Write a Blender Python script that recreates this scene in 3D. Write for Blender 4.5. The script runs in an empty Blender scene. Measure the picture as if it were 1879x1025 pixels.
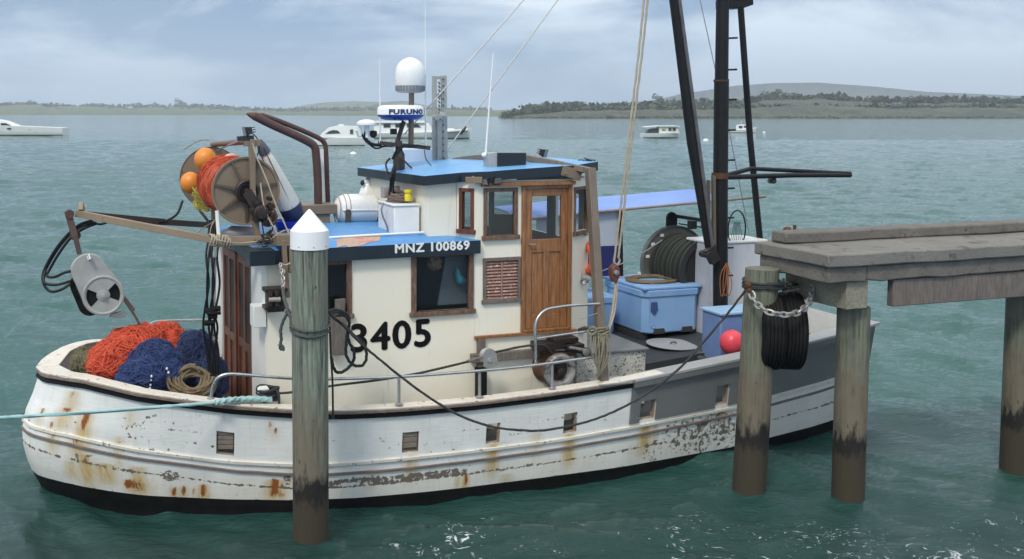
import bpy, bmesh, math, random
import numpy as np
from mathutils import Vector, noise as mnoise
random.seed(7); rng = np.random.default_rng(7)
sc = bpy.context.scene
# ------------------------------------------------------------------ camera
cam_d = bpy.data.cameras.new('camera'); cam = bpy.data.objects.new('camera', cam_d); sc.collection.objects.link(cam)
sc.camera = cam
cam_d.sensor_width = 36; cam_d.lens = 36.4
cam_d.shift_x = 0.1104; cam_d.shift_y = -(512.5-339)/1879
cam_d.clip_start = .1; cam_d.clip_end = 30000
cam.location = (0, 0, 4.2); cam.rotation_euler = (math.radians(86), 0, 0)
# ------------------------------------------------------------------ world: overcast sky with cloud banks
W = bpy.data.worlds.new('World'); sc.world = W; W.use_nodes = True
nt = W.node_tree; nt.nodes.clear()
def N(t, typ, **kw):
    n = t.nodes.new(typ)
    for k, v in kw.items():
        if hasattr(n, k): setattr(n, k, v)
        else: n.inputs[k.replace('_', ' ')].default_value = v
    return n
SUN_EL, SUN_AZ = math.radians(50), math.radians(205)      # azimuth clockwise from +Y: behind the camera, to the left
sky = N(nt, 'ShaderNodeTexSky', sky_type='NISHITA', sun_disc=False, sun_elevation=SUN_EL, sun_rotation=SUN_AZ, dust_density=3.0)
tc = N(nt, 'ShaderNodeTexCoord'); mp = N(nt, 'ShaderNodeMapping'); mp.inputs['Scale'].default_value = (1, 1, 3.3)
nz = N(nt, 'ShaderNodeTexNoise', Scale=3.3, Detail=9.0, Roughness=.55, Distortion=.35)
mp2 = N(nt, 'ShaderNodeMapping'); mp2.inputs['Scale'].default_value = (1, 1, 3.2); mp2.inputs['Location'].default_value = (3.1, 1.7, .4)
nz2 = N(nt, 'ShaderNodeTexNoise', Scale=1.6, Detail=5.0, Roughness=.5)
r1 = N(nt, 'ShaderNodeValToRGB'); r1.color_ramp.elements[0].position = .43; r1.color_ramp.elements[1].position = .58
r1.color_ramp.elements[0].color = (.24, .345, .49, 1); r1.color_ramp.elements[1].color = (.74, .80, .86, 1)
r2 = N(nt, 'ShaderNodeValToRGB'); r2.color_ramp.elements[0].position = .38; r2.color_ramp.elements[1].position = .66
r2.color_ramp.elements[0].color = (.84, .93, 1.02, 1); r2.color_ramp.elements[1].color = (1.06, 1.05, 1.02, 1)
mul = N(nt, 'ShaderNodeMixRGB', blend_type='MULTIPLY'); mul.inputs['Fac'].default_value = 1
sep = N(nt, 'ShaderNodeSeparateXYZ')
hz = N(nt, 'ShaderNodeMapRange'); hz.inputs['From Min'].default_value = 0; hz.inputs['From Max'].default_value = .10; hz.inputs['To Min'].default_value = .75; hz.inputs['To Max'].default_value = 0
mh = N(nt, 'ShaderNodeMixRGB'); mh.inputs['Color2'].default_value = (.37, .515, .70, 1)
up = N(nt, 'ShaderNodeMapRange'); up.inputs['From Min'].default_value = .1; up.inputs['From Max'].default_value = .8; up.inputs['To Min'].default_value = 1.0; up.inputs['To Max'].default_value = 1.5
bg1 = N(nt, 'ShaderNodeBackground', Strength=.06); bg2 = N(nt, 'ShaderNodeBackground', Strength=1.0)
ms = N(nt, 'ShaderNodeMixShader', Fac=.86); wo = N(nt, 'ShaderNodeOutputWorld')
l = nt.links.new
l(tc.outputs['Generated'], mp.inputs['Vector']); l(mp.outputs[0], nz.inputs['Vector']); l(nz.outputs['Fac'], r1.inputs[0])
l(tc.outputs['Generated'], mp2.inputs['Vector']); l(mp2.outputs[0], nz2.inputs['Vector']); l(nz2.outputs['Fac'], r2.inputs[0])
l(r1.outputs[0], mul.inputs['Color1']); l(r2.outputs[0], mul.inputs['Color2'])
l(tc.outputs['Generated'], sep.inputs[0]); l(sep.outputs['Z'], hz.inputs['Value']); l(hz.outputs[0], mh.inputs['Fac'])
wh_ = N(nt, 'ShaderNodeMapRange'); wh_.inputs['From Min'].default_value = .22; wh_.inputs['From Max'].default_value = .6; wh_.inputs['To Min'].default_value = 0; wh_.inputs['To Max'].default_value = .85
mw = N(nt, 'ShaderNodeMixRGB'); mw.inputs['Color2'].default_value = (.66, .67, .67, 1)      # unseen upper sky whitened to neutralise the blue light
l(sep.outputs['Z'], wh_.inputs['Value']); l(wh_.outputs[0], mw.inputs['Fac']); l(mh.outputs[0], mw.inputs['Color1']); l(mw.outputs[0], bg2.inputs['Color'])
l(mul.outputs[0], mh.inputs['Color1']); l(sep.outputs['Z'], up.inputs['Value']); l(up.outputs[0], bg2.inputs['Strength'])
l(sky.outputs[0], bg1.inputs['Color']); l(bg1.outputs[0], ms.inputs[1]); l(bg2.outputs[0], ms.inputs[2]); l(ms.outputs[0], wo.inputs['Surface'])
sd = bpy.data.lights.new('sun', 'SUN'); sun = bpy.data.objects.new('sun', sd); sc.collection.objects.link(sun)
sd.energy = 1.5; sd.angle = math.radians(11); sd.color = (1, .93, .82)
dv = Vector((math.sin(SUN_AZ)*math.cos(SUN_EL), math.cos(SUN_AZ)*math.cos(SUN_EL), math.sin(SUN_EL)))
sun.rotation_euler = dv.to_track_quat('Z', 'Y').to_euler()
vs = sc.view_settings; vs.view_transform = 'Standard'; vs.look = 'None'; vs.gamma = 1; vs.exposure = 0.5; vs.use_curve_mapping = False
# ------------------------------------------------------------------ geometry of the view and of the boat frame
F, CX, CY, EYE, TH = 1900.0, 732.0, 339.0, 4.2, math.radians(4)
AL = math.radians(19)
BO = np.array([-4.03, 11.36, 0.0])                      # bow of the boat at the waterline
BA = np.array([math.cos(AL), math.sin(AL), 0.0])        # towards the stern
BN = np.array([math.sin(AL), -math.cos(AL), 0.0])       # towards the quay side (port)
EY = np.array([0, 0, EYE])
def ray(px, py):
    u = (px-CX)/F; v = (CY-py)/F
    return np.array([u, math.cos(TH)+v*math.sin(TH), -math.sin(TH)+v*math.cos(TH)])
def B(s, t, z): return BO + BA*s + BN*t + np.array([0, 0, z])
def loc(w): r = np.asarray(w)-BO; return np.array([r@BA, r@BN, r[2]])
def P(px, py, t=None, s=None, z=None, y=None):
    """point in the world seen at photo position px, py on a boat plane (t, s), a level z or a depth y"""
    d = ray(px, py)
    if t is not None: k = (t-(EY-BO)@BN)/(d@BN)
    elif s is not None: k = (s-(EY-BO)@BA)/(d@BA)
    elif y is not None: k = y/d[1]
    else: k = (z-EYE)/d[2]
    return EY + k*d
def pr(w):
    r = np.asarray(w)-EY
    dep = r[1]*math.cos(TH)-r[2]*math.sin(TH); v = (r[1]*math.sin(TH)+r[2]*math.cos(TH))/dep
    return CX+F*r[0]/dep, CY-F*v
WL = np.array([(0,0),(.06,.16),(.2,.34),(.48,.66),(.75,.86),(1.1,1.06),(1.88,1.38),(2.5,1.57),(3.2,1.67),(4.4,1.72),(5.4,1.72),(6.4,1.69),(8.1,1.52),(9.5,1.25),(10.4,1.0),(11.2,.8)])
RL = np.array([(0,0),(.04,.22),(.12,.42),(.32,.72),(.6,1.0),(1.0,1.27),(1.9,1.60),(3.0,1.80),(4.5,1.88),(6.5,1.86),(8.3,1.70),(9.5,1.48),(10.6,1.22),(11.2,1.1)])
SE = np.array([(-.6,.5),(-.3,.22),(0,.02),(.21,-.08),(.35,-.13),(.54,-.17),(.71,-.17),(.91,-.13),(1.09,-.05),(1.33,.03),(1.8,.15)])
ZR = 1.15
def s_end(z): return np.interp(z, SE[:,0], SE[:,1])
def hb(s, z):
    """half breadth of the hull"""
    e = s_end(z)
    q = np.clip(np.where(s < 1.5, (s-e)/(1-e/1.5), s), 0, None)
    w = np.interp(q, WL[:,0], WL[:,1]); r = np.interp(q, RL[:,0], RL[:,1])
    k = np.clip(z/ZR, -1, 1.3)
    k = np.where(k > 0, np.abs(k)**.75, -np.abs(k)**2*1.2)
    return np.maximum(w+(r-w)*k*np.where(k > 0, 1, 0) - np.where(k < 0, -k*w*1.0, 0), 0)
def on_hull(px, py):
    lo, hi = 0.0, 2.6
    g = lambda t: t-hb(*loc(P(px, py, t=t))[[0, 2]])
    if g(0) > 0: return loc(P(px, py, t=0))
    for _ in range(40):
        m = (lo+hi)/2
        if g(m) > 0: hi = m
        else: lo = m
    return loc(P(px, py, t=lo))
# ------------------------------------------------------------------ mesh builder
class MB:
    def __init__(s): s.v = []; s.f = []; s.m = []
    def add(s, vs, fs, m=0):
        o = len(s.v); s.v += [tuple(map(float, v)) for v in vs]; s.f += [tuple(i+o for i in f) for f in fs]; s.m += [m]*len(fs); return s
    def hexa(s, p, m=0):                                   # 8 points: bottom ring then top ring
        return s.add(p, [(3,2,1,0),(4,5,6,7),(0,1,5,4),(1,2,6,5),(2,3,7,6),(3,0,4,7)], m)
    def box(s, c, u, v, w, m=0):                           # centre and three half vectors
        c, u, v, w = map(np.asarray, (c, u, v, w))
        return s.hexa([c-u-v-w, c+u-v-w, c+u+v-w, c-u+v-w, c-u-v+w, c+u-v+w, c+u+v+w, c-u+v+w], m)
    def bb(s, s0, s1, t0, t1, z0, z1, m=0):                # box along the boat axes
        return s.hexa([B(s0,t1,z0), B(s1,t1,z0), B(s1,t0,z0), B(s0,t0,z0), B(s0,t1,z1), B(s1,t1,z1), B(s1,t0,z1), B(s0,t0,z1)], m)
    def wb(s, x0, x1, y0, y1, z0, z1, m=0):
        return s.hexa([(x0,y0,z0),(x1,y0,z0),(x1,y1,z0),(x0,y1,z0),(x0,y0,z1),(x1,y0,z1),(x1,y1,z1),(x0,y1,z1)], m)
    def beam(s, a, b, w, h, up=(0,0,1), m=0):              # rectangular bar from a to b
        a, b = np.asarray(a, float), np.asarray(b, float); d = (b-a)/np.linalg.norm(b-a)
        up = np.asarray(up, float); sd = np.cross(d, up); sd /= np.linalg.norm(sd); up = np.cross(sd, d)
        return s.box((a+b)/2, (b-a)/2, sd*w/2, up*h/2, m)
    def tube(s, pts, r, n=8, twist=None, cap=True, m=0):
        pts = [np.asarray(p, float) for p in pts]; k = len(pts)
        rs = list(r) if hasattr(r, '__len__') else [r]*k
        d0 = pts[1]-pts[0]; up = np.array([0, 0, 1.]) if abs(d0[2]) < .9*np.linalg.norm(d0) else np.array([1., 0, 0])
        vs = []; L = 0
        for i in range(k):
            d = pts[min(i+1, k-1)]-pts[max(i-1, 0)]; d = d/(np.linalg.norm(d)+1e-9)
            sd = np.cross(d, up); sd /= np.linalg.norm(sd)+1e-9; up = np.cross(sd, d)
            if i: L += np.linalg.norm(pts[i]-pts[i-1])
            for j in range(n):
                a = 2*math.pi*j/n; q = rs[i]
                if twist: q *= 1+.2*math.cos(3*(a-L*twist))
                vs.append(pts[i]+q*(math.cos(a)*sd+math.sin(a)*up))
        fs = [(i*n+j, i*n+(j+1)%n, (i+1)*n+(j+1)%n, (i+1)*n+j) for i in range(k-1) for j in range(n)]
        if cap: fs += [tuple(reversed(range(n))), tuple(range((k-1)*n, k*n))]
        return s.add(vs, fs, m)
    def lathe(s, c, ax, prof, n=24, m=0, u=None, cap=True):          # prof: (distance along axis, radius)
        c = np.asarray(c, float); ax = np.asarray(ax, float); ax /= np.linalg.norm(ax)
        h = np.array([0, 0, 1.]) if abs(ax[2]) < .9 else np.array([1., 0, 0])
        u = np.cross(ax, h); u /= np.linalg.norm(u); w = np.cross(ax, u)
        vs = []
        for (d, r) in prof:
            for j in range(n):
                a = 2*math.pi*j/n; vs.append(c+ax*d+max(r, 1e-4)*(math.cos(a)*u+math.sin(a)*w))
        k = len(prof)
        fs = [(i*n+j, i*n+(j+1)%n, (i+1)*n+(j+1)%n, (i+1)*n+j) for i in range(k-1) for j in range(n)]
        if cap: fs += [tuple(reversed(range(n))), tuple(range((k-1)*n, k*n))]
        return s.add(vs, fs, m)
    def ell(s, c, rx, ry=None, rz=None, n=20, lump=0, ls=3, m=0):
        ry = ry or rx; rz = rz or rx; c = np.asarray(c, float); k = n//2; vs = []
        for i in range(k+1):
            ph = math.pi*i/k
            for j in range(n):
                a = 2*math.pi*j/n
                d = np.array([math.sin(ph)*math.cos(a), math.sin(ph)*math.sin(a), math.cos(ph)])
                q = 1+lump*(mnoise.noise(Vector(d*ls+c))+.45*mnoise.noise(Vector(d*ls*2.7+c))+(.35-.7*abs(mnoise.noise(Vector((d[0]*ls*1.6+c[0], d[1]*ls*1.6, d[2]*ls*.5))))*2 if lump < .4 and lump > .1 else 0)) if lump else 1
                vs.append(c+d*q*np.array([rx, ry, rz]))
        return s.add(vs, [(i*n+j, (i+1)*n+j, (i+1)*n+(j+1)%n, i*n+(j+1)%n) for i in range(k) for j in range(n)], m)
    def prism(s, poly, off, m=0):                          # polygon of world points pushed by a vector
        n = len(poly); off = np.asarray(off); p = [np.asarray(q, float) for q in poly]
        return s.add(p+[q+off for q in p], [tuple(reversed(range(n))), tuple(range(n, 2*n))]+[(i, (i+1)%n, n+(i+1)%n, n+i) for i in range(n)], m)
    def plate(s, c, u, v, w, rads, na, solid, m=0):        # polar plate of thickness w, cells kept where solid(r, angle)
        c, u, v, w = (np.asarray(q, float) for q in (c, u, v, w)); nr = len(rads)
        vs = [c+r*(math.cos(2*math.pi*j/na)*u+math.sin(2*math.pi*j/na)*v)+k*w for k in (0, 1) for r in rads for j in range(na)]
        I = lambda k, i, j: k*nr*na+i*na+j % na
        ok = [[solid((rads[i]+rads[i+1])/2, 2*math.pi*(j+.5)/na) for j in range(na)] for i in range(nr-1)]
        fs = []
        for i in range(nr-1):
            for j in range(na):
                if not ok[i][j]: continue
                fs.append((I(0,i,j), I(0,i,j+1), I(0,i+1,j+1), I(0,i+1,j))); fs.append((I(1,i,j), I(1,i+1,j), I(1,i+1,j+1), I(1,i,j+1)))
                if i == nr-2 or not ok[i+1][j]: fs.append((I(0,i+1,j), I(0,i+1,j+1), I(1,i+1,j+1), I(1,i+1,j)))
                if (i == 0 and rads[0] > .001) or (i > 0 and not ok[i-1][j]): fs.append((I(0,i,j+1), I(0,i,j), I(1,i,j), I(1,i,j+1)))
                if not ok[i][(j+1) % na]: fs.append((I(0,i,j+1), I(1,i,j+1), I(1,i+1,j+1), I(0,i+1,j+1)))
                if not ok[i][(j-1) % na]: fs.append((I(0,i,j), I(0,i+1,j), I(1,i+1,j), I(1,i,j)))
        return s.add(vs, fs, m)
WO = {}; X3 = np.array([0, 0, 1.])
def obj(name, mb, mat, parent=None, label=None, cat=None, group=None, kind=None, bevel=0, smooth=38, attrs=None, uv=None, origin=None):
    me = bpy.data.meshes.new(name)
    V = np.array(mb.v, float)
    og = np.array([(V[:,0].min()+V[:,0].max())/2, (V[:,1].min()+V[:,1].max())/2, V[:,2].min()]) if origin is None else np.asarray(origin, float)
    me.from_pydata((V-og).tolist(), [], mb.f)
    mats = mat if isinstance(mat, (list, tuple)) else [mat]
    for m in mats: me.materials.append(m)
    if len(mats) > 1: me.polygons.foreach_set('material_index', mb.m)
    if attrs is not None:
        at = me.color_attributes.new('wear', 'FLOAT_COLOR', 'POINT'); at.data.foreach_set('color', np.asarray(attrs, np.float32).ravel())
    bm = bmesh.new(); bm.from_mesh(me); bmesh.ops.recalc_face_normals(bm, faces=bm.faces); bm.to_mesh(me); bm.free()
    if smooth:
        me.polygons.foreach_set('use_smooth', [True]*len(me.polygons)); me.set_sharp_from_angle(angle=math.radians(smooth))
    o = bpy.data.objects.new(name, me); sc.collection.objects.link(o); WO[o] = og
    if bevel:
        b = o.modifiers.new('bevel', 'BEVEL'); b.width = bevel; b.segments = 2; b.limit_method = 'ANGLE'; b.angle_limit = math.radians(40)
    if parent is not None: o.parent = parent; o.location = (og-WO[parent]).tolist()
    else: o.location = og.tolist()
    tag(o, label, cat, group, kind); return o
def tag(o, label=None, cat=None, group=None, kind=None):
    for k, v in (('label', label), ('category', cat), ('group', group), ('kind', kind)):
        if v: o[k] = v
    return o
def empty(name, at, label, cat, group=None, parent=None):
    o = bpy.data.objects.new(name, None); sc.collection.objects.link(o); o.empty_display_size = .2
    WO[o] = np.asarray(at, float)
    o.location = (WO[o]-(WO[parent] if parent else 0)).tolist(); o.parent = parent
    return tag(o, label, cat, group)
def copy_tree(o, loc, label=None, rz=None, scale=None):
    c = o.copy(); sc.collection.objects.link(c); c.location = loc
    if rz is not None: c.rotation_euler = (0, 0, rz)
    if scale is not None: c.scale = scale
    if label: c['label'] = label
    for ch in [x for x in bpy.data.objects if x.parent == o]:
        d = ch.copy(); sc.collection.objects.link(d); d.parent = c
        for g in [x for x in bpy.data.objects if x.parent == ch]:
            e = g.copy(); sc.collection.objects.link(e); e.parent = d
    return c
def cr(pts, k=6):                                          # smooth curve through points
    p = [np.asarray(q, float) for q in pts]; p = [2*p[0]-p[1]]+p+[2*p[-1]-p[-2]]; out = []
    for i in range(1, len(p)-2):
        for j in range(k):
            t = j/k
            out.append(.5*((2*p[i])+(-p[i-1]+p[i+1])*t+(2*p[i-1]-5*p[i]+4*p[i+1]-p[i+2])*t*t+(-p[i-1]+3*p[i]-3*p[i+1]+p[i+2])*t**3))
    out.append(p[-2]); return out
def text_mb(body, centre, right, upv, width, height, ex=.002, bold=.02, m=0):
    """lettering as a thin mesh, laid on the plane through centre"""
    cu = bpy.data.curves.new('t', 'FONT'); cu.body = body; cu.align_x = 'CENTER'; cu.align_y = 'CENTER'; cu.extrude = .5; cu.offset = bold; cu.resolution_u = 4; cu.space_character = 1.1
    o = bpy.data.objects.new('t', cu); sc.collection.objects.link(o); bpy.context.view_layer.update()
    me = bpy.data.meshes.new_from_object(o.evaluated_get(bpy.context.evaluated_depsgraph_get()))
    V = np.array([v.co[:] for v in me.vertices]); fs = [tuple(p.vertices) for p in me.polygons]
    bpy.data.objects.remove(o); bpy.data.curves.remove(cu); bpy.data.meshes.remove(me)
    V[:,0] -= (V[:,0].min()+V[:,0].max())/2; V[:,1] -= (V[:,1].min()+V[:,1].max())/2
    V[:,0] *= width/(V[:,0].max()-V[:,0].min()); V[:,1] *= height/(V[:,1].max()-V[:,1].min())
    r = np.asarray(right, float); u = np.asarray(upv, float); r /= np.linalg.norm(r); n = np.cross(r, u); n /= np.linalg.norm(n); u = np.cross(n, r)
    return V, fs, r, u, n
def bold_text(mb, body, centre, right, upv, width, height, ex, d):
    r = np.asarray(right, float); r = r/np.linalg.norm(r)
    for k, (a, b) in enumerate(((0, 0), (d, 0), (-d, 0), (0, d*.8), (0, -d*.8))): put_text(mb, body, np.asarray(centre)+r*a+X3*b, right, upv, width-2*d, height-1.6*d, ex+.0004*k, 0)
def put_text(mb, body, centre, right, upv, width, height, ex=.004, bold=.02, m=0, bend=None):
    V, fs, r, u, n = text_mb(body, centre, right, upv, width, height, ex, bold)
    c = np.asarray(centre, float)
    pts = []
    for v in V:
        z = ex if v[2] > 0 else -.002
        if bend:                                           # wrap round a vertical drum of radius bend
            a = v[0]/bend; pts.append(c-n*bend+n*(bend+z)*math.cos(a)+r*(bend+z)*math.sin(a)+u*v[1])
        else: pts.append(c+r*v[0]+u*v[1]+n*z)
    mb.add(pts, fs, m)
# ------------------------------------------------------------------ procedural materials
def new_mat(name):
    m = bpy.data.materials.new(name); m.use_nodes = True; t = m.node_tree; t.nodes.clear()
    out = N(t, 'ShaderNodeOutputMaterial'); b = N(t, 'ShaderNodeBsdfPrincipled'); t.links.new(b.outputs[0], out.inputs['Surface']); return m, t, b
def C4(c): return (c[0], c[1], c[2], 1)
def coords(t, scale=(1,1,1), rot=0, kind='Object'):
    c = N(t, 'ShaderNodeTexCoord'); mp = N(t, 'ShaderNodeMapping'); mp.inputs['Scale'].default_value = scale; mp.inputs['Rotation'].default_value = (0, 0, rot)
    t.links.new(c.outputs[kind], mp.inputs['Vector']); return mp.outputs[0]
def noise(t, vec, scale, detail=4, rough=.55, dist=0):
    n = N(t, 'ShaderNodeTexNoise', Scale=scale, Detail=detail, Roughness=rough, Distortion=dist); t.links.new(vec, n.inputs['Vector']); return n.outputs['Fac']
def ramp(t, f, a, b, ca=(0,0,0), cb=(1,1,1)):
    r = N(t, 'ShaderNodeValToRGB'); r.color_ramp.elements[0].position = a; r.color_ramp.elements[1].position = b
    r.color_ramp.elements[0].color = C4(ca); r.color_ramp.elements[1].color = C4(cb); t.links.new(f, r.inputs[0]); return r.outputs[0]
def mix(t, f, a, b, mode='MIX'):
    x = N(t, 'ShaderNodeMixRGB', blend_type=mode)
    for s, v in (('Fac', f), ('Color1', a), ('Color2', b)):
        if isinstance(v, (int, float)): x.inputs[s].default_value = v
        elif isinstance(v, tuple): x.inputs[s].default_value = C4(v)
        else: t.links.new(v, x.inputs[s])
    return x.outputs[0]
def math_(t, op, a, b=0.0, clamp=False):
    x = N(t, 'ShaderNodeMath', operation=op); x.use_clamp = clamp
    for i, v in enumerate((a, b)):
        if isinstance(v, (int, float)): x.inputs[i].default_value = v
        else: t.links.new(v, x.inputs[i])
    return x.outputs[0]
def bump(t, b, h, strength=.3, dist=.01, prev=None):
    n = N(t, 'ShaderNodeBump', Strength=strength, Distance=dist); t.links.new(h, n.inputs['Height'])
    if prev is not None: t.links.new(prev, n.inputs['Normal'])
    t.links.new(n.outputs[0], b.inputs['Normal']); return n.outputs[0]
def surf(name, col, alt=None, amt=.5, sc1=6, rough=.5, metal=0, wear=None, wsc=14, wth=(.62,.66), grain=None, bmp=.15, bsc=60, stretch=(1,1,1), streak=None, spec=.5):
    """painted / weathered surface: base colour, cloudy second colour, worn patches, run-down streaks, fine relief"""
    m, t, b = new_mat(name); v = coords(t, stretch)
    alt = alt or tuple(c*.7 for c in col)
    c = mix(t, ramp(t, noise(t, v, sc1, 5), .5-amt*.4, .5+amt*.4), col, alt)
    if streak:
        vs_ = coords(t, (14, 14, .8)); f = ramp(t, noise(t, vs_, 1.5, 6, .6), streak[1], streak[1]+.16); c = mix(t, f, c, streak[0])
    if grain:
        vg = coords(t, grain); g = noise(t, vg, 5, 6, .65); c = mix(t, ramp(t, g, .35, .68), c, tuple(q*.45 for q in col))
    if wear:
        f = ramp(t, noise(t, v, wsc, 7, .68), wth[0], wth[1]); c = mix(t, f, c, wear)
    t.links.new(c, b.inputs['Base Color'])
    rr = N(t, 'ShaderNodeMapRange'); rr.inputs['To Min'].default_value = max(.05, rough-.15); rr.inputs['To Max'].default_value = min(1, rough+.15)
    t.links.new(noise(t, v, sc1*3, 3), rr.inputs['Value']); t.links.new(rr.outputs[0], b.inputs['Roughness'])
    b.inputs['Metallic'].default_value = metal; b.inputs['Specular IOR Level'].default_value = spec
    if bmp:
        h = noise(t, coords(t, grain) if grain else v, bsc if not grain else 6, 5)
        bump(t, b, h, bmp, .01)
    return m
M = {}
M['cream'] = surf('cream_paint', (.80,.73,.57), (.80,.79,.72), .8, 1.1, .42, streak=((.60,.49,.31), .63), wear=(.45,.36,.24), wsc=26, wth=(.68,.72), bmp=.08, bsc=25)
M['white'] = surf('white_paint', (.78,.79,.77), (.68,.69,.66), .6, 3, .4, wear=(.42,.36,.27), wsc=26, wth=(.71,.74), bmp=.08)
M['gelcoat'] = surf('white_fibreglass', (.8,.81,.81), (.72,.73,.72), .4, 4, .28, bmp=.03)
M['capwhite'] = surf('worn_cap_paint', (.74,.72,.66), (.62,.56,.47), .8, 7, .5, wear=(.22,.15,.11), wsc=13, wth=(.6,.64), bmp=.25)
M['capwood'] = surf('bare_cap_timber', (.22,.155,.12), (.36,.29,.24), .9, 9, .75, grain=(3,3,30), bmp=.4)
M['black'] = surf('black_paint', (.005,.005,.006), (.011,.011,.012), .6, 9, .6, wear=(.3,.28,.25), wsc=30, wth=(.70,.72), bmp=.2, spec=.2)
M['navyfascia'] = surf('blue_black_fascia_paint', (.006,.012,.020), (.010,.020,.030), .6, 3, .35, wear=(.2,.2,.2), wsc=40, wth=(.74,.76), bmp=.05)
M['blueroof'] = surf('blue_deck_paint', (.055,.235,.56), (.09,.30,.62), .8, 3.5, .42, wear=(.3,.27,.22), wsc=18, wth=(.69,.73), bmp=.2, bsc=90)
M['palebluer'] = surf('pale_blue_roof_paint', (.11,.32,.64), (.19,.42,.70), .8, 3, .4, wear=(.45,.45,.42), wsc=22, wth=(.68,.72), bmp=.15)
M['oak'] = surf('varnished_door_timber', (.30,.125,.045), (.38,.18,.07), .7, 5, .35, grain=(9,9,.8), bmp=.15)
M['redwood'] = surf('red_brown_timber', (.15,.042,.020), (.2,.07,.035), .7, 5, .4, grain=(9,9,.7), bmp=.2)
M['greywood'] = surf('weathered_grey_timber', (.22,.19,.17), (.14,.11,.09), .8, 7, .8, grain=(12,12,1.2), bmp=.4)
M['trimwood'] = surf('worn_window_timber', (.15,.075,.045), (.24,.17,.13), .9, 6, .6, grain=(9,9,2), bmp=.3)
M['brown'] = surf('brown_gantry_paint', (.17,.125,.085), (.22,.17,.12), .7, 5, .5, wear=(.16,.05,.025), wsc=12, wth=(.63,.67), bmp=.2)
M['exhaust'] = surf('rusty_exhaust_steel', (.085,.04,.035), (.06,.03,.028), .8, 6, .55, wear=(.17,.07,.04), wsc=20, wth=(.6,.7), bmp=.2)
M['rust'] = surf('rust', (.12,.045,.02), (.06,.025,.015), .8, 14, .9, bmp=.5)
M['grease'] = surf('greasy_black_brown_steel', (.011,.008,.007), (.028,.015,.011), .8, 14, .45, wear=(.16,.08,.04), wsc=20, wth=(.62,.68), bmp=.4)
M['steel'] = surf('stainless_tube', (.55,.56,.56), (.42,.43,.43), .5, 8, .3, metal=.9, bmp=.05)
M['alu'] = surf('dull_aluminium', (.40,.405,.39), (.31,.315,.30), .6, 10, .5, metal=.2, bmp=.15)
M['galv'] = surf('galvanised_steel', (.42,.43,.43), (.3,.3,.3), .7, 14, .5, metal=.6, bmp=.3)
M['greypaint'] = surf('grey_bulwark_paint', (.185,.192,.195), (.14,.147,.152), .7, 2.5, .5, wear=(.4,.4,.4), wsc=28, wth=(.71,.74), bmp=.1)
M['greylight'] = surf('light_grey_paint', (.36,.37,.38), (.29,.3,.31), .7, 4, .5, wear=(.5,.5,.48), wsc=20, wth=(.66,.7), bmp=.12)
M['deck'] = surf('dark_deck_paint', (.028,.032,.036), (.04,.044,.05), .7, 5, .6, wear=(.25,.25,.25), wsc=26, wth=(.7,.73), bmp=.25)
M['speckle'] = surf('speckled_white_paint', (.6,.6,.55), (.5,.5,.45), .6, 5, .6, wear=(.05,.05,.05), wsc=36, wth=(.56,.58), bmp=.3)
M['mast'] = surf('mast_black_paint', (.007,.008,.010), (.014,.014,.015), .7, 8, .5, wear=(.06,.028,.02), wsc=12, wth=(.64,.7), bmp=.2, spec=.25)
M['rubber'] = surf('black_rubber', (.006,.006,.007), (.012,.012,.012), .7, 12, .7, bmp=.25, spec=.2)
M['hose'] = surf('black_hose', (.007,.008,.011), (.015,.017,.02), .6, 12, .5, bmp=.1, spec=.3)
M['plasticblack'] = surf('black_plastic', (.013,.015,.018), (.02,.022,.026), .5, 8, .3, bmp=.05)
M['bin'] = surf('blue_bin_plastic', (.20,.37,.66), (.27,.45,.72), .7, 3, .45, wear=(.36,.42,.5), wsc=10, wth=(.66,.75), bmp=.15, streak=((.1,.17,.3), .66))
M['bluepaint'] = surf('dull_blue_plastic', (.12,.2,.42), (.16,.26,.48), .7, 3, .5, bmp=.1)
M['screen'] = surf('pale_screen_cloth', (.42,.48,.56), (.36,.42,.5), .6, 2, .8, bmp=.1)
M['navy'] = surf('navy_cloth', (.009,.014,.09), (.015,.02,.13), .6, 4, .8, bmp=.15)
M['awning'] = surf('blue_awning_cloth', (.17,.28,.62), (.22,.34,.66), .6, 2, .75, bmp=.15)
M['orangebuoy'] = surf('orange_buoy_plastic', (.72,.26,.03), (.62,.18,.025), .6, 6, .45, wear=(.5,.35,.2), wsc=18, wth=(.68,.74), bmp=.1)
M['pinkbuoy'] = surf('faded_pink_buoy_plastic', (.72,.42,.38), (.6,.33,.3), .6, 6, .5, bmp=.1)
M['redbuoy'] = surf('pink_red_buoy_plastic', (.75,.07,.10), (.62,.05,.08), .6, 5, .4, bmp=.08)
M['lifering'] = surf('orange_ring_plastic', (.65,.12,.04), (.55,.1,.035), .5, 6, .5, bmp=.1)
M['fender'] = surf('off_white_fender_vinyl', (.66,.66,.60), (.55,.55,.5), .6, 5, .4, streak=((.3,.3,.26), .64), bmp=.05)
M['fendernavy'] = surf('navy_fender_end', (.014,.02,.07), (.03,.04,.09), .5, 5, .45, bmp=.1)
M['ropewhite'] = surf('pale_weathered_rope', (.45,.40,.31), (.3,.26,.2), .8, 30, .9, bmp=.5, bsc=150)
M['ropetan'] = surf('tan_rope', (.22,.16,.09), (.13,.10,.06), .9, 22, .9, bmp=.5, bsc=150)
M['ropeblack'] = surf('dark_rope', (.018,.02,.022), (.045,.05,.05), .9, 30, .85, bmp=.5, bsc=150)
M['ropegrey'] = surf('grey_green_rope', (.085,.1,.09), (.04,.05,.05), .9, 30, .9, bmp=.5, bsc=150)
M['ropeteal'] = surf('pale_teal_rope', (.40,.62,.60), (.3,.48,.48), .9, 26, .8, bmp=.5, bsc=150)
M['ropeorange'] = surf('rusty_orange_rope', (.36,.12,.03), (.2,.06,.02), .9, 26, .9, bmp=.5, bsc=150)
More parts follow.
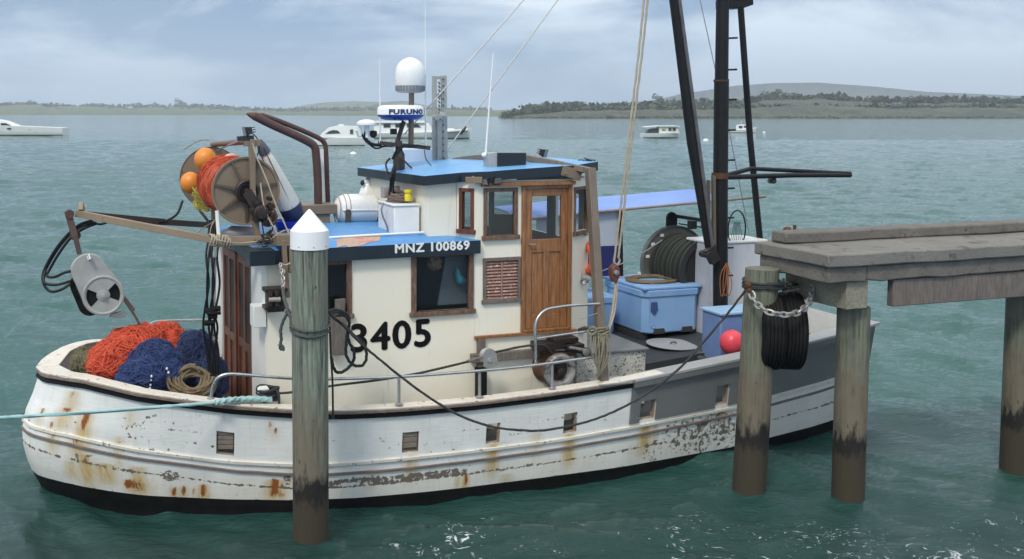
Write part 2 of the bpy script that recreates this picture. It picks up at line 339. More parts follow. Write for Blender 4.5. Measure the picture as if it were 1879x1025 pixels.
M['netred'] = surf('red_orange_net', (.62,.075,.02), (.4,.04,.015), .9, 18, .85, bmp=1, bsc=70)
M['netblue'] = surf('navy_net', (.012,.028,.11), (.02,.045,.16), .9, 18, .85, bmp=1, bsc=70)
M['netdark'] = surf('dark_blue_net', (.009,.02,.065), (.015,.03,.09), .9, 18, .85, bmp=1, bsc=70)
M['netdrum'] = surf('orange_drum_net', (.55,.07,.02), (.38,.05,.02), .9, 24, .85, bmp=1, bsc=90)
M['yellow'] = surf('yellow_plastic', (.72,.62,.03), (.6,.5,.03), .5, 8, .5, bmp=.1)
M['yellownet'] = surf('yellow_green_twine', (.42,.36,.05), (.25,.25,.04), .7, 20, .8, bmp=.5)
M['radarblue'] = surf('blue_band_paint', (.012,.045,.28), (.015,.05,.3), .4, 4, .3, bmp=0)
M['domegrey'] = surf('grey_dome_base', (.36,.39,.41), (.3,.33,.35), .5, 8, .4, bmp=.05)
M['letterblue'] = surf('navy_lettering', (.01,.03,.1), (.012,.035,.12), .3, 4, .4, bmp=0)
M['letterblack'] = surf('black_lettering', (.005,.005,.006), (.010,.010,.011), .5, 14, .8, bmp=0, spec=.1)
M['letterwhite'] = surf('white_lettering', (.8,.82,.82), (.7,.72,.72), .5, 14, .5, bmp=0)
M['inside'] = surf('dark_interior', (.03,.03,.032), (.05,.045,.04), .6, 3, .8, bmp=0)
M['teal'] = surf('teal_plastic', (.02,.26,.33), (.02,.2,.27), .5, 8, .4, bmp=0)
M['concrete'] = surf('rough_concrete', (.19,.175,.155), (.09,.083,.075), .9, 5, .9, wear=(.07,.065,.06), wsc=16, wth=(.58,.66), bmp=1, bsc=30)
M['concretedeck'] = surf('wharf_deck_concrete', (.21,.20,.18), (.13,.125,.115), .9, 1.6, .85, wear=(.07,.065,.06), wsc=5, wth=(.55,.66), bmp=.9, bsc=38)
M['chain'] = surf('galvanised_chain', (.45,.45,.45), (.25,.22,.2), .8, 40, .45, metal=.5, bmp=.3)
def glass(name):
    m, t, b = new_mat(name)
    b.inputs['Roughness'].default_value = .03
    b.inputs['Alpha'].default_value = .14; b.inputs['Specular IOR Level'].default_value = .8
    b.inputs['Base Color'].default_value = (.02,.03,.034,1); return m
M['glass'] = glass('window_glass')
# pile timber: vertical grain, tide staining, weed line
def pile_mat(name, green, wl):
    m, t, b = new_mat(name)
    g = noise(t, coords(t, (9, 9, .55)), 3.2, 8, .68); pch = noise(t, coords(t, (1.5, 1.5, 1)), 2.2, 4)
    c = mix(t, ramp(t, g, .38, .60), (.055,.068,.058), green)
    c = mix(t, ramp(t, pch, .4, .65), c, (.17,.17,.135))
    crk = ramp(t, noise(t, coords(t, (26, 26, .7)), 2.4, 5, .6), .62, .67); c = mix(t, crk, c, (.035,.03,.025))
    kn = ramp(t, noise(t, coords(t, (5, 5, 3)), 3, 3), .70, .73); c = mix(t, kn, c, (.05,.035,.025))
    tcn = N(t, 'ShaderNodeTexCoord'); sp = N(t, 'ShaderNodeSeparateXYZ'); t.links.new(tcn.outputs['Object'], sp.inputs[0])
    z = math_(t, 'ADD', sp.outputs['Z'], math_(t, 'MULTIPLY', math_(t, 'SUBTRACT', noise(t, coords(t, (5, 5, 1.8)), 2.4, 7, .65), .5), .8))
    t1 = ramp(t, z, 0, 1)
    mr = lambda a, bb: N(t, 'ShaderNodeMapRange')
    def band(a, bb):
        x = N(t, 'ShaderNodeMapRange'); x.inputs['From Min'].default_value = a; x.inputs['From Max'].default_value = bb; x.inputs['To Min'].default_value = 1; x.inputs['To Max'].default_value = 0
        t.links.new(z, x.inputs['Value']); return x.outputs[0]
    base = 1.5                                              # origin of the pile lies this far below the water
    c = mix(t, math_(t, 'MULTIPLY', band(base+wl+.45, base+wl+.85), .4), c, (.15,.09,.05))
    c = mix(t, band(base+wl-.06, base+wl+.10), c, (.010,.009,.008))
    c = mix(t, band(base+wl-.28, base+wl-.16), c, (.045,.036,.022))
    t.links.new(c, b.inputs['Base Color']); b.inputs['Roughness'].default_value = .82
    bump(t, b, g, .8, .02); return m
M['pile'] = pile_mat('weathered_pile_timber', (.23,.285,.225), .66)
M['pile2'] = pile_mat('wharf_pile_timber', (.17,.18,.12), .75)
# hull paint: white with attribute driven rust, stain, flaking (painted wear of the old planking)
def hull_mat():
    m, t, b = new_mat('white_hull_paint')
    at = N(t, 'ShaderNodeVertexColor', layer_name='wear'); sp = N(t, 'ShaderNodeSeparateColor'); t.links.new(at.outputs['Color'], sp.inputs[0])
    v = coords(t, rot=-AL)
    c = mix(t, ramp(t, noise(t, v, 2.5, 5), .35, .7), (.80,.81,.79), (.70,.72,.70))
    gr = ramp(t, noise(t, coords(t, (1.2, 1.2, 16), -AL), 2, 7, .7), .60, .70); c = mix(t, math_(t, 'MULTIPLY', gr, .35), c, (.42,.42,.38))
    ver = ramp(t, noise(t, coords(t, (16, 16, .9), -AL), 1.3, 6, .6), .56, .74); c = mix(t, math_(t, 'MULTIPLY', ver, .38), c, (.52,.47,.36))
    st = math_(t, 'MULTIPLY', sp.outputs['Green'], math_(t, 'ADD', .35, noise(t, coords(t, (22, 22, 1.6), -AL), 1.5, 4)), True)
    c = mix(t, st, c, (.52,.37,.15))
    n2 = noise(t, v, 16, 8, .7)
    pl = ramp(t, math_(t, 'ADD', sp.outputs['Blue'], math_(t, 'MULTIPLY', math_(t, 'SUBTRACT', n2, .5), 1.9)), .45, .50)
    c = mix(t, pl, c, mix(t, n2, (.06,.05,.045), (.24,.205,.175)))
    ru = ramp(t, math_(t, 'ADD', sp.outputs['Red'], math_(t, 'MULTIPLY', math_(t, 'SUBTRACT', noise(t, coords(t, (34,34,6), -AL), 1.6, 7, .7), .5), 2.0)), .42, .80)
    c = mix(t, ru, c, mix(t, noise(t, v, 40, 4), (.40,.12,.02), (.13,.04,.015)))
    chips = ramp(t, noise(t, v, 30, 5, .6), .735, .75); c = mix(t, chips, c, (.22,.19,.16))
    t.links.new(c, b.inputs['Base Color']); b.inputs['Roughness'].default_value = .48
    h = math_(t, 'ADD', math_(t, 'MULTIPLY', pl, -.6), noise(t, coords(t, (2,2,12), -AL), 3, 5)); bump(t, b, h, .35, .008); return m
M['hull'] = hull_mat()
# ------------------------------------------------------------------ the fishing boat: hull
def tab(pts):
    a = np.array(pts); d = np.linspace(-.3, .3, 9)
    return lambda q: float(np.mean(np.interp(np.asarray(q)+d*min(1, max(.15, q)), a[:,0], a[:,1])))
z_rail = tab([(0,1.33),(.2,1.37),(.48,1.39),(1.09,1.285),(1.71,1.195),(2.5,1.095),(2.95,1.062),(3.7,1.035),(4.55,1.04),(5.48,1.06),(6.44,1.11),(8.04,1.22),(10.8,1.42)])
z_st1 = tab([(0,.81),(.48,.81),(1.09,.70),(1.66,.605),(2.51,.525),(3,.505),(3.82,.50),(5.56,.52),(6.5,.57),(8.06,.625),(10.8,.8)])
z_st2 = tab([(0,.71),(.48,.70),(1.09,.59),(1.87,.475),(2.51,.41),(2.95,.385),(3.83,.372),(5.5,.40),(6.6,.45),(8.06,.52),(10.8,.69)])
z_sm = tab([(0,.57),(.48,.52),(1.09,.44),(1.88,.32),(2.52,.245),(2.95,.225),(3.84,.22),(5.5,.245),(6.6,.285),(8.09,.31),(10.8,.45)])
z_bt = tab([(0,.21),(.48,.22),(1.09,.17),(1.88,.145),(2.52,.12),(2.95,.1),(3.84,.075),(5.5,.075),(6.6,.07),(8.09,.08),(10.8,.15)])
z_band = lambda q: z_rail(q)-.062
z_lo = lambda q: z_st1(q)+.12*(z_band(q)-z_st1(q))
z_hi = lambda q: z_st1(q)+.60*(z_band(q)-z_st1(q))
z_deck = lambda q: float(np.interp(q, [0, 1.5, 5.5, 7, 9, 11], [.78, .62, .50, .56, .68, .8]))
def hp(q, z, sd=1, off=0):                                  # point of the hull side, sd -1 is the far side
    e = s_end(z); s = q+e*max(0, 1-q/1.5)
    t = float(hb(s, z))
    if off:
        d = .02; t0, t1 = float(hb(s-d, z)), float(hb(s+d, z)); nn = np.array([-(t1-t0)/(2*d), 1.0]); nn /= np.linalg.norm(nn)
        s += nn[0]*off; t = max(t+nn[1]*off, 0)
        if q == 0: s, t = e-off, 0
    return B(s, sd*t, z)
QE = 10.5
SC = [((397,800),(430,800)), ((738,812),(768,812)), ((892,795),(917,795)), ((1034,780),(1058,780)), ((1172,760),(1200,760)), ((1311,732),(1334,732))]
sc_q = [(on_hull(*a)[0], on_hull(*b)[0]) for a, b in SC]
qs = sorted(set([round(x, 4) for x in list(np.concatenate([np.linspace(0, 1, 34)**2*1.2, np.arange(1.23, QE, .03), [QE]]))]+[]))
qs = [q for q in qs if not any(abs(q-e) < .014 for p in sc_q for e in p)]
qs = sorted(qs+[e for p in sc_q for e in p])
def zrows(q):
    k = [-.7, -.35, -.12, 0, z_bt(q), z_sm(q), z_st2(q), z_st1(q), z_lo(q), z_hi(q), z_band(q), z_rail(q)]
    nn = [1, 2, 2, 4, 7, 6, 4, 2, 10, 6, 2]; out = []
    for a, b, m in zip(k[:-1], k[1:], nn): out += [a+(b-a)*i/m for i in range(m)]
    return out+[k[-1]], nn
R0, nn_ = zrows(1.0); nr = len(R0); cum = np.cumsum([0]+nn_)
row_bt, row_lo, row_hi, row_bd = cum[4], cum[8], cum[9], cum[10]
boat = empty('fishing_boat', B(0, 0, 0), 'old white wooden fishing boat with cream cabin and blue roofs, moored beside the timber piles', 'fishing boat')
hullmb = MB(); st_q = []; grid = []
for sd in (1, -1):
    base = len(hullmb.v); Z = [zrows(q)[0] for q in qs]
    vs = [hp(q, z, sd) for q, zz in zip(qs, Z) for z in zz]
    for q, zz in zip(qs, Z):
        for z in zz: st_q.append((q, z, sd))
    fs = []; ms = []
    for i in range(len(qs)-1):
        qm = (qs[i]+qs[i+1])/2; hole = sd == 1 and any(a < qm < b for a, b in sc_q)
        for j in range(nr-1):
            if hole and row_lo <= j < row_hi: continue
            fs.append((i*nr+j, (i+1)*nr+j, (i+1)*nr+j+1, i*nr+j+1)); ms.append(1 if j < row_bt else 0)
    o = len(hullmb.v); hullmb.v += [tuple(v) for v in vs]; hullmb.f += [tuple(a+o for a in f) for f in fs]; hullmb.m += ms
hb_n = len(st_q)
k = len(qs)*nr                                              # transom
tr = [((len(qs)-1)*nr+j, (len(qs)-1)*nr+j+1, k+(len(qs)-1)*nr+j+1, k+(len(qs)-1)*nr+j) for j in range(nr-1)]
hullmb.f += tr; hullmb.m += [1 if j < row_bt else 0 for j in range(nr-1)]
# wear map of the planking, in metres along and up the side
A = np.array(st_q); aq, az, asd = A[:,0], A[:,1], A[:,2]
wear = np.zeros((hb_n, 4)); wear[:,3] = 1
def sm01(x): x = np.clip(x, 0, 1); return x*x*(3-2*x)
def streak_at(px, y0, y1, w, red=1.0, stain=0.0, slen=None, sw=3.0):
    p0 = on_hull(px, y0); p1 = on_hull(px, y1); w = w/165.
    for (ch, amp, ww, z1) in ((0, red, w, p1[2]), (1, stain, w*sw, p1[2]-(slen or 0)/165.)):
        if amp <= 0: continue
        z0 = p0[2]; h = max(z0-z1, .02)
        along = np.clip((z0-az)/h, 0, 1.0)
        f = np.exp(-((aq-p0[0])/(ww*(.6+.5*along)))**2)*sm01((z0-az)/.02)*sm01((az-z1)/(h*.6))
        wear[:,ch] = np.maximum(wear[:,ch], amp*f*(asd > 0))
for a in [(94,751,775,3,.8,.3,20),(135,716,733,5,.5,.5,30),(131,746,756,6,1,.6,40),(121,790,815,4,.6,.5,30),(168,755,798,5,1,.7,60),(162,802,820,5,.8,.6,30),
          (174,833,855,5,1,.9,60),(116,775,792,3,.8,.3,10),(246,750,768,3,.6,.4,20),(262,855,905,5,.7,.7,10),(244,880,896,4,1,.6,8),(261,876,905,8,1,.9,8),
          (320,893,912,4,1,.6,6),(337,890,911,4,1,.6,6),(373,888,914,5,1.1,.9,8),(356,892,905,3,.6,.5,6),(497,772,784,2.5,.9,.3,10),(505,781,794,3,1,.3,15),
          (505,878,915,9,.9,1,10),(518,900,912,4,.8,.5,4),(497,900,912,4,.8,.5,4),(435,902,912,2.5,1,.2,2),(380,905,913,3,.8,.3,4),(855,868,892,3.5,1.2,.8,10),(840,872,892,3,.4,.6,5),
          (755,832,856,6,.15,.5,45),(905,814,830,6,.25,.7,62),(1046,795,815,6,.35,.8,62),(1186,776,790,7,.4,.8,66),(1326,746,758,6,.6,.6,20),(1203,772,800,4,.3,.5,30),(680,858,900,6,.1,.35,10),
          (230,800,830,4,.2,.4,60),(205,850,890,9,.2,.7,4),(150,850,880,5,.1,.6,4),(560,850,910,12,.1,.5,3),(930,868,885,8,.2,.4,5),(985,790,860,7,.0,.3,3)]:
    streak_at(a[0], a[1], a[2]+6, a[3]*1.05, min(1.4, a[4]*1.3), min(1.2, a[5]*1.6), a[6]+6 if len(a) > 6 else 8)
def vn(x, y, seed=0):
    xi, yi = np.floor(x).astype(int), np.floor(y).astype(int); fx, fy = x-xi, y-yi
    h = lambda a, b: np.modf(np.sin(a*127.1+b*311.7+seed*74.7)*43758.5453)[0] % 1
    fx, fy = fx*fx*(3-2*fx), fy*fy*(3-2*fy)
    return (h(xi, yi)*(1-fx)+h(xi+1, yi)*fx)*(1-fy)+(h(xi, yi+1)*(1-fx)+h(xi+1, yi+1)*fx)*fy
def fbm(x, y, seed=0): return vn(x, y, seed)*.5+vn(x*2.1, y*2.1, seed+1)*.3+vn(x*4.3, y*4.3, seed+2)*.2
def peel(px0, py0, px1, py1, amp, soft=.06):
    a = on_hull(px0, py0); b = on_hull(px1, py1); q0, q1 = sorted((a[0], b[0])); z0, z1 = sorted((a[2], b[2])) if py0 != py1 else (a[2], b[2])
    f = sm01((aq-q0)/soft+.5)*sm01((q1-aq)/soft+.5)*sm01((az-z0)/(soft*.6)+.5)*sm01((z1-az)/(soft*.6)+.5)
    wear[:,2] = np.maximum(wear[:,2], amp*f*(asd > 0))
peel(225,760,300,815,.31,.15); peel(175,800,265,832,.26,.15); peel(60,700,420,840,.16,.2); peel(60,850,500,900,.17,.1); peel(620,800,1150,850,.15,.1)
peel(62,774,84,786,.5); peel(98,826,145,838,.46); peel(135,828,200,858,.36); peel(200,850,262,872,.25); peel(300,862,330,884,.50); peel(270,757,290,768,.5)
peel(230,818,320,832,.32); peel(498,872,536,892,.48); peel(420,866,536,876,.2)
for i in range(14):
    x = 612+i*18; y = np.interp(x, [608,860,880], [886,866,862]); peel(x-9, y-6.5, x+12, y+5, .62-.02*(i%4), .03)
peel(860,862,1000,852,.32); peel(1130,812,1352,790,.26,.12); peel(1220,770,1350,772,.44,.12); peel(1235,780,1352,800,.42,.1); peel(1180,800,1300,830,.33,.1); peel(1250,790,1352,815,.4,.1)
# planking seams: dark fine gaps following the sheer
zmap = lambda f, m: np.array([f(q) for q in qs])[np.searchsorted(qs, aq).clip(0, len(qs)-1)]
Zb, Zs1, Zs2, Zsm, Zbd = (zmap(f, 0) for f in (z_bt, z_st1, z_st2, z_sm, z_band))
wear[:,2] = np.maximum(wear[:,2], .62*np.exp(-((az-Zsm)/.009)**2)*(.65+.5*fbm(aq*3, az*2, 5)))
wear[:,2] = np.maximum(wear[:,2], .46*np.exp(-((az-(Zb+.005))/.012)**2)*fbm(aq*5, az*2, 9)*1.4)
wear[:,2] = np.maximum(wear[:,2], .52*np.exp(-((az-Zs1+.02)/.012)**2)*fbm(aq*4, az*2, 3)*1.3)
wear[:,1] = np.maximum(wear[:,1], .30*sm01((Zs2-az)/.15)*fbm(aq*1.3, az*1.5, 12)*(asd > 0)*1.3)
for fr in (.26, .5, .76):
    zl = Zs1+(Zbd-Zs1)*fr; wear[:,2] = np.maximum(wear[:,2], .40*np.exp(-((az-zl)/.007)**2)*np.clip(fbm(aq*2.2, az*0+fr*9, 31)*1.7-.2, 0, 1.1))
hull = obj('hull', hullmb, [M['hull'], M['black']], boat, attrs=wear, smooth=50)
# mouldings, rub rail, cap rail follow the sheer
def strip(name, f, w, h, out, mat, parent, q0=0, q1=QE, sides=(1, -1), step=.06, bev=.004, wob=0):
    mb = MB()
    for sd in sides:
        ring = []; qq = list(np.linspace(q0, min(.4, q1), 8))+list(np.arange(.46, q1, step))+[q1] if q0 < .4 else list(np.arange(q0, q1, step))+[q1]
        for q in qq:
            z = f(q)+wob*(vn(np.array([q*7.]), np.array([3.]), 4)[0]-.5)
            ring.append([hp(q, z-h/2, sd, out), hp(q, z+h/2, sd, out), hp(q, z+h/2, sd, out-w), hp(q, z-h/2, sd, out-w)])
        vs = [p for r in ring for p in r]; n = len(ring)
        fs = [(4*i+a, 4*i+(a+1)%4, 4*i+4+(a+1)%4, 4*i+4+a) for i in range(n-1) for a in range(4)]+[(3,2,1,0), (4*n-4, 4*n-3, 4*n-2, 4*n-1)]
        mb.add(vs, fs)
    return obj(name, mb, mat, parent, bevel=bev)
strip('upper_moulding', lambda q: z_st1(q)-.012, .05, .036, .022, M['capwhite'], hull)
strip('rubbing_strake', z_st2, .05, .03, .02, surf('scuffed_strake', (.13,.10,.09), (.22,.185,.17), .9, 6, .7, wear=(.55,.55,.52), wsc=9, wth=(.68,.72), bmp=.5), hull, wob=.006)
strip('rub_rail', lambda q: z_rail(q)-.034, .06, .056, .03, M['black'], hull, q1=6.87)
strip('cap_edge', lambda q: z_rail(q)+.012, .06, .034, .05, M['capwood'], hull, q1=6.87, bev=.006)
# cap rail (top board) and inner bulwark
def capm(q0, q1, o1, o2, z0, z1, sides=(1, -1)):
    mb = MB()
    for sd in sides:
        qq = (list(np.linspace(0, .4, 9)) if q0 == 0 else [q0])+list(np.arange(max(.46, q0+.06), q1, .08))+[q1]
        rg = []
        for q in qq:
            z = z_rail(q); w = o2 if q > .2 else o2
            p = hp(q, z, sd, o1); r = hp(q, z, sd, o2)
            if q < .3: r = hp(q+.16, z_rail(q+.16), sd, -.14) if q > 0 else B(s_end(z)+.2, 0, z)
            rg.append([p+[0,0,z0], p+[0,0,z1], r+[0,0,z1], r+[0,0,z0]])
        n = len(rg); mb.add([p for r in rg for p in r], [(4*i+a, 4*i+(a+1)%4, 4*i+4+(a+1)%4, 4*i+4+a) for i in range(n-1) for a in range(4)]+[(3,2,1,0), (4*n-4, 4*n-3, 4*n-2, 4*n-1)])
    return mb
obj('cap_rail', capm(0, 6.87, .042, -.12, .0295, .048), M['capwhite'], boat, bevel=.004)
inner = MB(); tuns = []
for sd in (1, -1):
    qq = [q for q in qs if q > .1][::1 if sd > 0 else 4]; rows = 2
    for a, b in zip(qq[:-1], qq[1:]):
        qm = (a+b)/2; hole = sd > 0 and any(x < qm < y for x, y in sc_q)
        for (f, g) in ((lambda q: z_deck(q)-.05, z_lo), (z_lo, z_hi), (z_hi, lambda q: z_rail(q)+.02)):
            if hole and f is z_lo: continue
            inner.add([hp(a, f(a), sd, -.075), hp(b, f(b), sd, -.075), hp(b, g(b), sd, -.075), hp(a, g(a), sd, -.075)], [(0,1,2,3)])
for a, b in sc_q:
    o = [hp(a, z_lo(a), 1), hp(b, z_lo(b), 1), hp(b, z_hi(b), 1), hp(a, z_hi(a), 1)]; i_ = [hp(a, z_lo(a), 1, -.075), hp(b, z_lo(b), 1, -.075), hp(b, z_hi(b), 1, -.075), hp(a, z_hi(a), 1, -.075)]
    tun = MB(); tuns.append(tun); tun.add(o+i_, [(0,1,5,4),(1,2,6,5),(2,3,7,6),(3,0,4,7)])
obj('bulwark_lining', inner, M['white'], boat, smooth=0)
M['stained'] = surf('rust_stained_timber', (.34,.29,.22), (.22,.12,.06), .9, 9, .8, wear=(.6,.6,.56), wsc=7, wth=(.52,.58), bmp=.3)
for tun in tuns: obj('scupper_lining', tun, M['stained'], hull, smooth=0)
dk = MB(); rg = []
for q in np.arange(.15, QE, .15):
    p = hp(q, z_deck(q), 1, -.07); r = hp(q, z_deck(q), -1, -.07); c = (p+r)/2+[0,0,.03]; rg.append([p, (p+c)/2, c, (c+r)/2, r])
n = len(rg); dk.add([p for r in rg for p in r], [(5*i+j, 5*i+5+j, 5*i+6+j, 5*i+1+j) for i in range(n-1) for j in range(4)])
obj('deck', dk, M['deck'], boat)
M['boards'] = surf('bare_scupper_boards', (.34,.29,.24), (.2,.16,.13), .9, 6, .8, grain=(3,3,24), wear=(.6,.58,.54), wsc=12, wth=(.6,.66), bmp=.4)
# boards stopping the forward scuppers
for (a, b), k in ((sc_q[0], 3), (sc_q[1], 2)):
    mb = MB(); z0, z1 = z_lo(a), z_hi(a); zz = np.linspace(z0+.04, z1-.005, k+2)
    for j in range(k+1):
        mb.hexa([hp(a+.012, zz[j]+.004, 1, -.02), hp(b-.012, zz[j]+.004, 1, -.02), hp(b-.012, zz[j]+.004, 1, -.045), hp(a+.012, zz[j]+.004, 1, -.045),
                 hp(a+.012, zz[j+1]-.004, 1, -.02), hp(b-.012, zz[j+1]-.004, 1, -.02), hp(b-.012, zz[j+1]-.004, 1, -.045), hp(a+.012, zz[j+1]-.004, 1, -.045)])
    obj('scupper_board', mb, M['boards'], boat, bevel=.003)
# grey after bulwark plate with its wide cap, two freeing ports cut through
gp = MB(); qa = on_hull(1157, 740)[0]; zb = lambda q: z_st1(q)+.035
qq = sorted([q for q in qs if qa < q < QE-.02]+[qa]); 
def gcell(f, g, a, b, mb):
    mb.hexa([hp(a, f(a), 1, .022), hp(b, f(b), 1, .022), hp(b, f(b), 1, .003), hp(a, f(a), 1, .003), hp(a, g(a), 1, .022), hp(b, g(b), 1, .022), hp(b, g(b), 1, .003), hp(a, g(a), 1, .003)])
vs = []; rowsf = [zb, z_lo, z_hi, lambda q: z_rail(q)-.005]
for a, b in zip(qq[:-1], qq[1:]):
    qm = (a+b)/2; hole = any(x < qm < y for x, y in sc_q)
    for j in range(3):
        if hole and j <= 1: continue
        gp.add([hp(a, rowsf[j](a), 1, .022), hp(b, rowsf[j](b), 1, .022), hp(b, rowsf[j+1](b), 1, .022), hp(a, rowsf[j+1](a), 1, .022)], [(0,1,2,3)])
gp.add([hp(qa, zb(qa), 1, .022), hp(qa, zb(qa), 1, 0), hp(qa, z_rail(qa), 1, 0), hp(qa, z_rail(qa), 1, .022)], [(0,1,2,3)])
bp = obj('bulwark_plate', gp, M['greypaint'], boat, smooth=30)
for q in np.arange(qa+.1, QE-.1, .9):
    for z in (zb(q)+.05, z_rail(q)-.1): obj('bolt', MB().lathe(hp(q, z, 1, .02), BN, [(0,.012),(.006,.01),(.008,.002)], 8), M['greypaint'], bp)
gc = capm(qa, QE, .075, -.16, .012, .045); obj('after_cap_rail', gc, M['greylight'], boat, bevel=.004)
gl = MB()
for q0, q1 in zip(np.arange(qa, QE-.3, .3), np.arange(qa+.3, QE, .3)):
    gl.hexa([hp(q0, z_rail(q0)-.055, 1, .07), hp(q1, z_rail(q1)-.055, 1, .07), hp(q1, z_rail(q1)-.055, 1, .025), hp(q0, z_rail(q0)-.055, 1, .025),
             hp(q0, z_rail(q0)+.010, 1, .07), hp(q1, z_rail(q1)+.010, 1, .07), hp(q1, z_rail(q1)+.010, 1, .025), hp(q0, z_rail(q0)+.010, 1, .025)])
obj('cap_apron', gl, M['greypaint'], bp)
# ------------------------------------------------------------------ walls with openings
def wall(f, u0, u1, v0, v1, th, holes, mb=None):
    """f(u, v, d) -> world point, d measured inwards; holes are (u0, u1, v0, v1)"""
    mb = mb or MB(); us = sorted({u0, u1}|{x for h in holes for x in h[:2] if u0 < x < u1}); vs = sorted({v0, v1}|{x for h in holes for x in h[2:] if v0 < x < v1})
    inh = lambda u, v: any(h[0] < u < h[1] and h[2] < v < h[3] for h in holes)
    for i in range(len(us)-1):
        for j in range(len(vs)-1):
            a, b, c, d = us[i], us[i+1], vs[j], vs[j+1]
            if inh((a+b)/2, (c+d)/2): continue
            for k in (0, th): mb.add([f(a,c,k), f(b,c,k), f(b,d,k), f(a,d,k)], [(0,1,2,3)])
    for (a, b, c, d) in holes+[(u0, u1, v0, v1)]:
        for (p, q) in (((a,c),(b,c)), ((b,c),(b,d)), ((b,d),(a,d)), ((a,d),(a,c))):
            mb.add([f(*p, 0), f(*q, 0), f(*q, th), f(*p, th)], [(0,1,2,3)])
    return mb
def window(f, u0, u1, v0, v1, th, mat, fw=.045, out=.018, sill=.05, pane=True, name='window', split=None):
    """timber frame round an opening with a pane set back in it"""
    mb = MB(); bx = lambda a, b, c, d, k0, k1: mb.hexa([f(a,c,k0), f(b,c,k0), f(b,c,k1), f(a,c,k1), f(a,d,k0), f(b,d,k0), f(b,d,k1), f(a,d,k1)])
    bx(u0-fw, u0+.008, v0-.0, v1+fw, -out, th*.8); bx(u1-.008, u1+fw, v0-.0, v1+fw, -out, th*.8)
    bx(u0+.008, u1-.008, v1-.008, v1+fw, -out+.002, th*.8)
    bx(u0-fw-.02, u1+fw+.02, v0-sill, v0, -out-.025, th*.8)
    if split: bx(split-.018, split+.018, v0, v1-.008, 0, th*.7)
    w = obj(name, mb, mat, boat, bevel=.003)
    if pane:
        g = MB(); d = th*.45; g.hexa([f(u0+.008,v0,d), f(u1-.008,v0,d), f(u1-.008,v0,d+.005), f(u0+.008,v0,d+.005), f(u0+.008,v1-.008,d), f(u1-.008,v1-.008,d), f(u1-.008,v1-.008,d+.005), f(u0+.008,v1-.008,d+.005)])
        obj('pane', g, M['glass'], w, smooth=0)
    return w
TC = 1.2                                                    # half width of the cabin
side = lambda t, sg=1: (lambda u, v, d: B(u, t-sg*d, v))
zc = lambda x, y, t=TC: loc(P(x, y, t=t))
s_a = zc(490, 600)[0]; s_win0, s_win1 = zc(762, 520)[0], zc(861, 520)[0]; zw0, zw1 = 1.955, 2.585
s_ww0, s_ww1 = 2.78, zc(637, 520)[0]; s_step = zc(871, 600)[0]; s_b = zc(1050, 500)[0]
ZR1 = 2.66; ZD = .45
lou = (zc(891,500)[0], zc(950,500)[0], zc(920,548)[2], zc(920,478)[2])
wwin = (zc(892,400)[0], zc(944,400)[0], zc(920,431)[2], zc(920,350)[2])
door = (zc(962,500)[0], zc(1040,500)[0], zc(1000,601)[2], zc(1000,342)[2]-.02)
ZW = 3.42
wins_low = [(s_win0, s_win1, zw0, zw1), (s_ww0, s_ww1, 1.99, 2.55)]
mb = wall(side(TC), s_a, s_step, ZD, ZR1, .05, wins_low)
obj('cabin_side', mb, M['cream'], boat, smooth=0)
mb = wall(side(-TC, -1), s_a-.2, s_step, ZD, ZR1, .05, [(3.2, 3.8, 1.95, 2.55), (s_win0, s_win1, zw0, zw1)]); obj('cabin_side', mb, M['cream'], boat, smooth=0)
mb = wall(side(TC), s_step+.002, s_b, ZD, ZW, .05, [lou, wwin, door]); obj('wheelhouse_side', mb, M['cream'], boat, smooth=0)
farw = (4.95, 5.5, 2.62, 3.2), (5.62, 6.02, 2.62, 3.2)
mb = wall(side(-TC, -1), s_step+.002, s_b, ZD, ZW, .05, list(farw)); obj('wheelhouse_side', mb, M['cream'], boat, smooth=0)
# cabin front (athwart) with folding timber doors
fa, fb = np.array([s_a, TC]), np.array([s_a-.2, -TC])
def front(u, v, d): p = fa+(fb-fa)*u; return B(p[0]+d, p[1]*(1-.0*d)-(.0), v)
uf = lambda px: np.clip([u for u in np.linspace(-.2, 1.2, 2801)][int(np.argmin([abs(pr(front(u, 2.0, 0))[0]-px) for u in np.linspace(-.2, 1.2, 2801)]))], -.2, 1.2)
d0, d1 = float(uf(461)), float(uf(406))
mb = wall(front, .021, 1-.021, ZD, ZR1, .05, [(d0, d1, ZD+.08, 2.56)]); obj('cabin_front', mb, M['white'], boat, smooth=0)
pd = MB(); nl = 4
for i in range(nl):
    a = d0+(d1-d0)*i/nl+.002; b = d0+(d1-d0)*(i+1)/nl-.002; dd = .02 if i % 2 else .0
    w = (b-a)*.2
    for (x0, x1, z0, z1, k0) in ((a, a+w, ZD+.09, 2.55, 0), (b-w, b, ZD+.09, 2.55, 0), (a+w, b-w, 2.44, 2.55, 0), (a+w, b-w, ZD+.09, ZD+.25, 0), (a+w, b-w, 1.45, 1.55, 0), (a+w, b-w, ZD+.25, 1.45, .018)):
        pd.hexa([front(x0,z0,k0+dd), front(x1,z0,k0+dd), front(x1,z0,.045+dd), front(x0,z0,.045+dd), front(x0,z1,k0+dd), front(x1,z1,k0+dd), front(x1,z1,.045+dd), front(x0,z1,.045+dd)])
fd = obj('cabin_door', pd, M['redwood'], boat, bevel=.003, label='red-brown folding timber door in the cabin front')
gm = MB()
for i in (1, 3):
    a = d0+(d1-d0)*i/nl+.002; b = d0+(d1-d0)*(i+1)/nl-.002; w = (b-a)*.2; gm.hexa([front(a+w,1.55,.04), front(b-w,1.55,.04), front(b-w,1.55,.045), front(a+w,1.55,.045), front(a+w,2.44,.04), front(b-w,2.44,.04), front(b-w,2.44,.045), front(a+w,2.44,.045)])
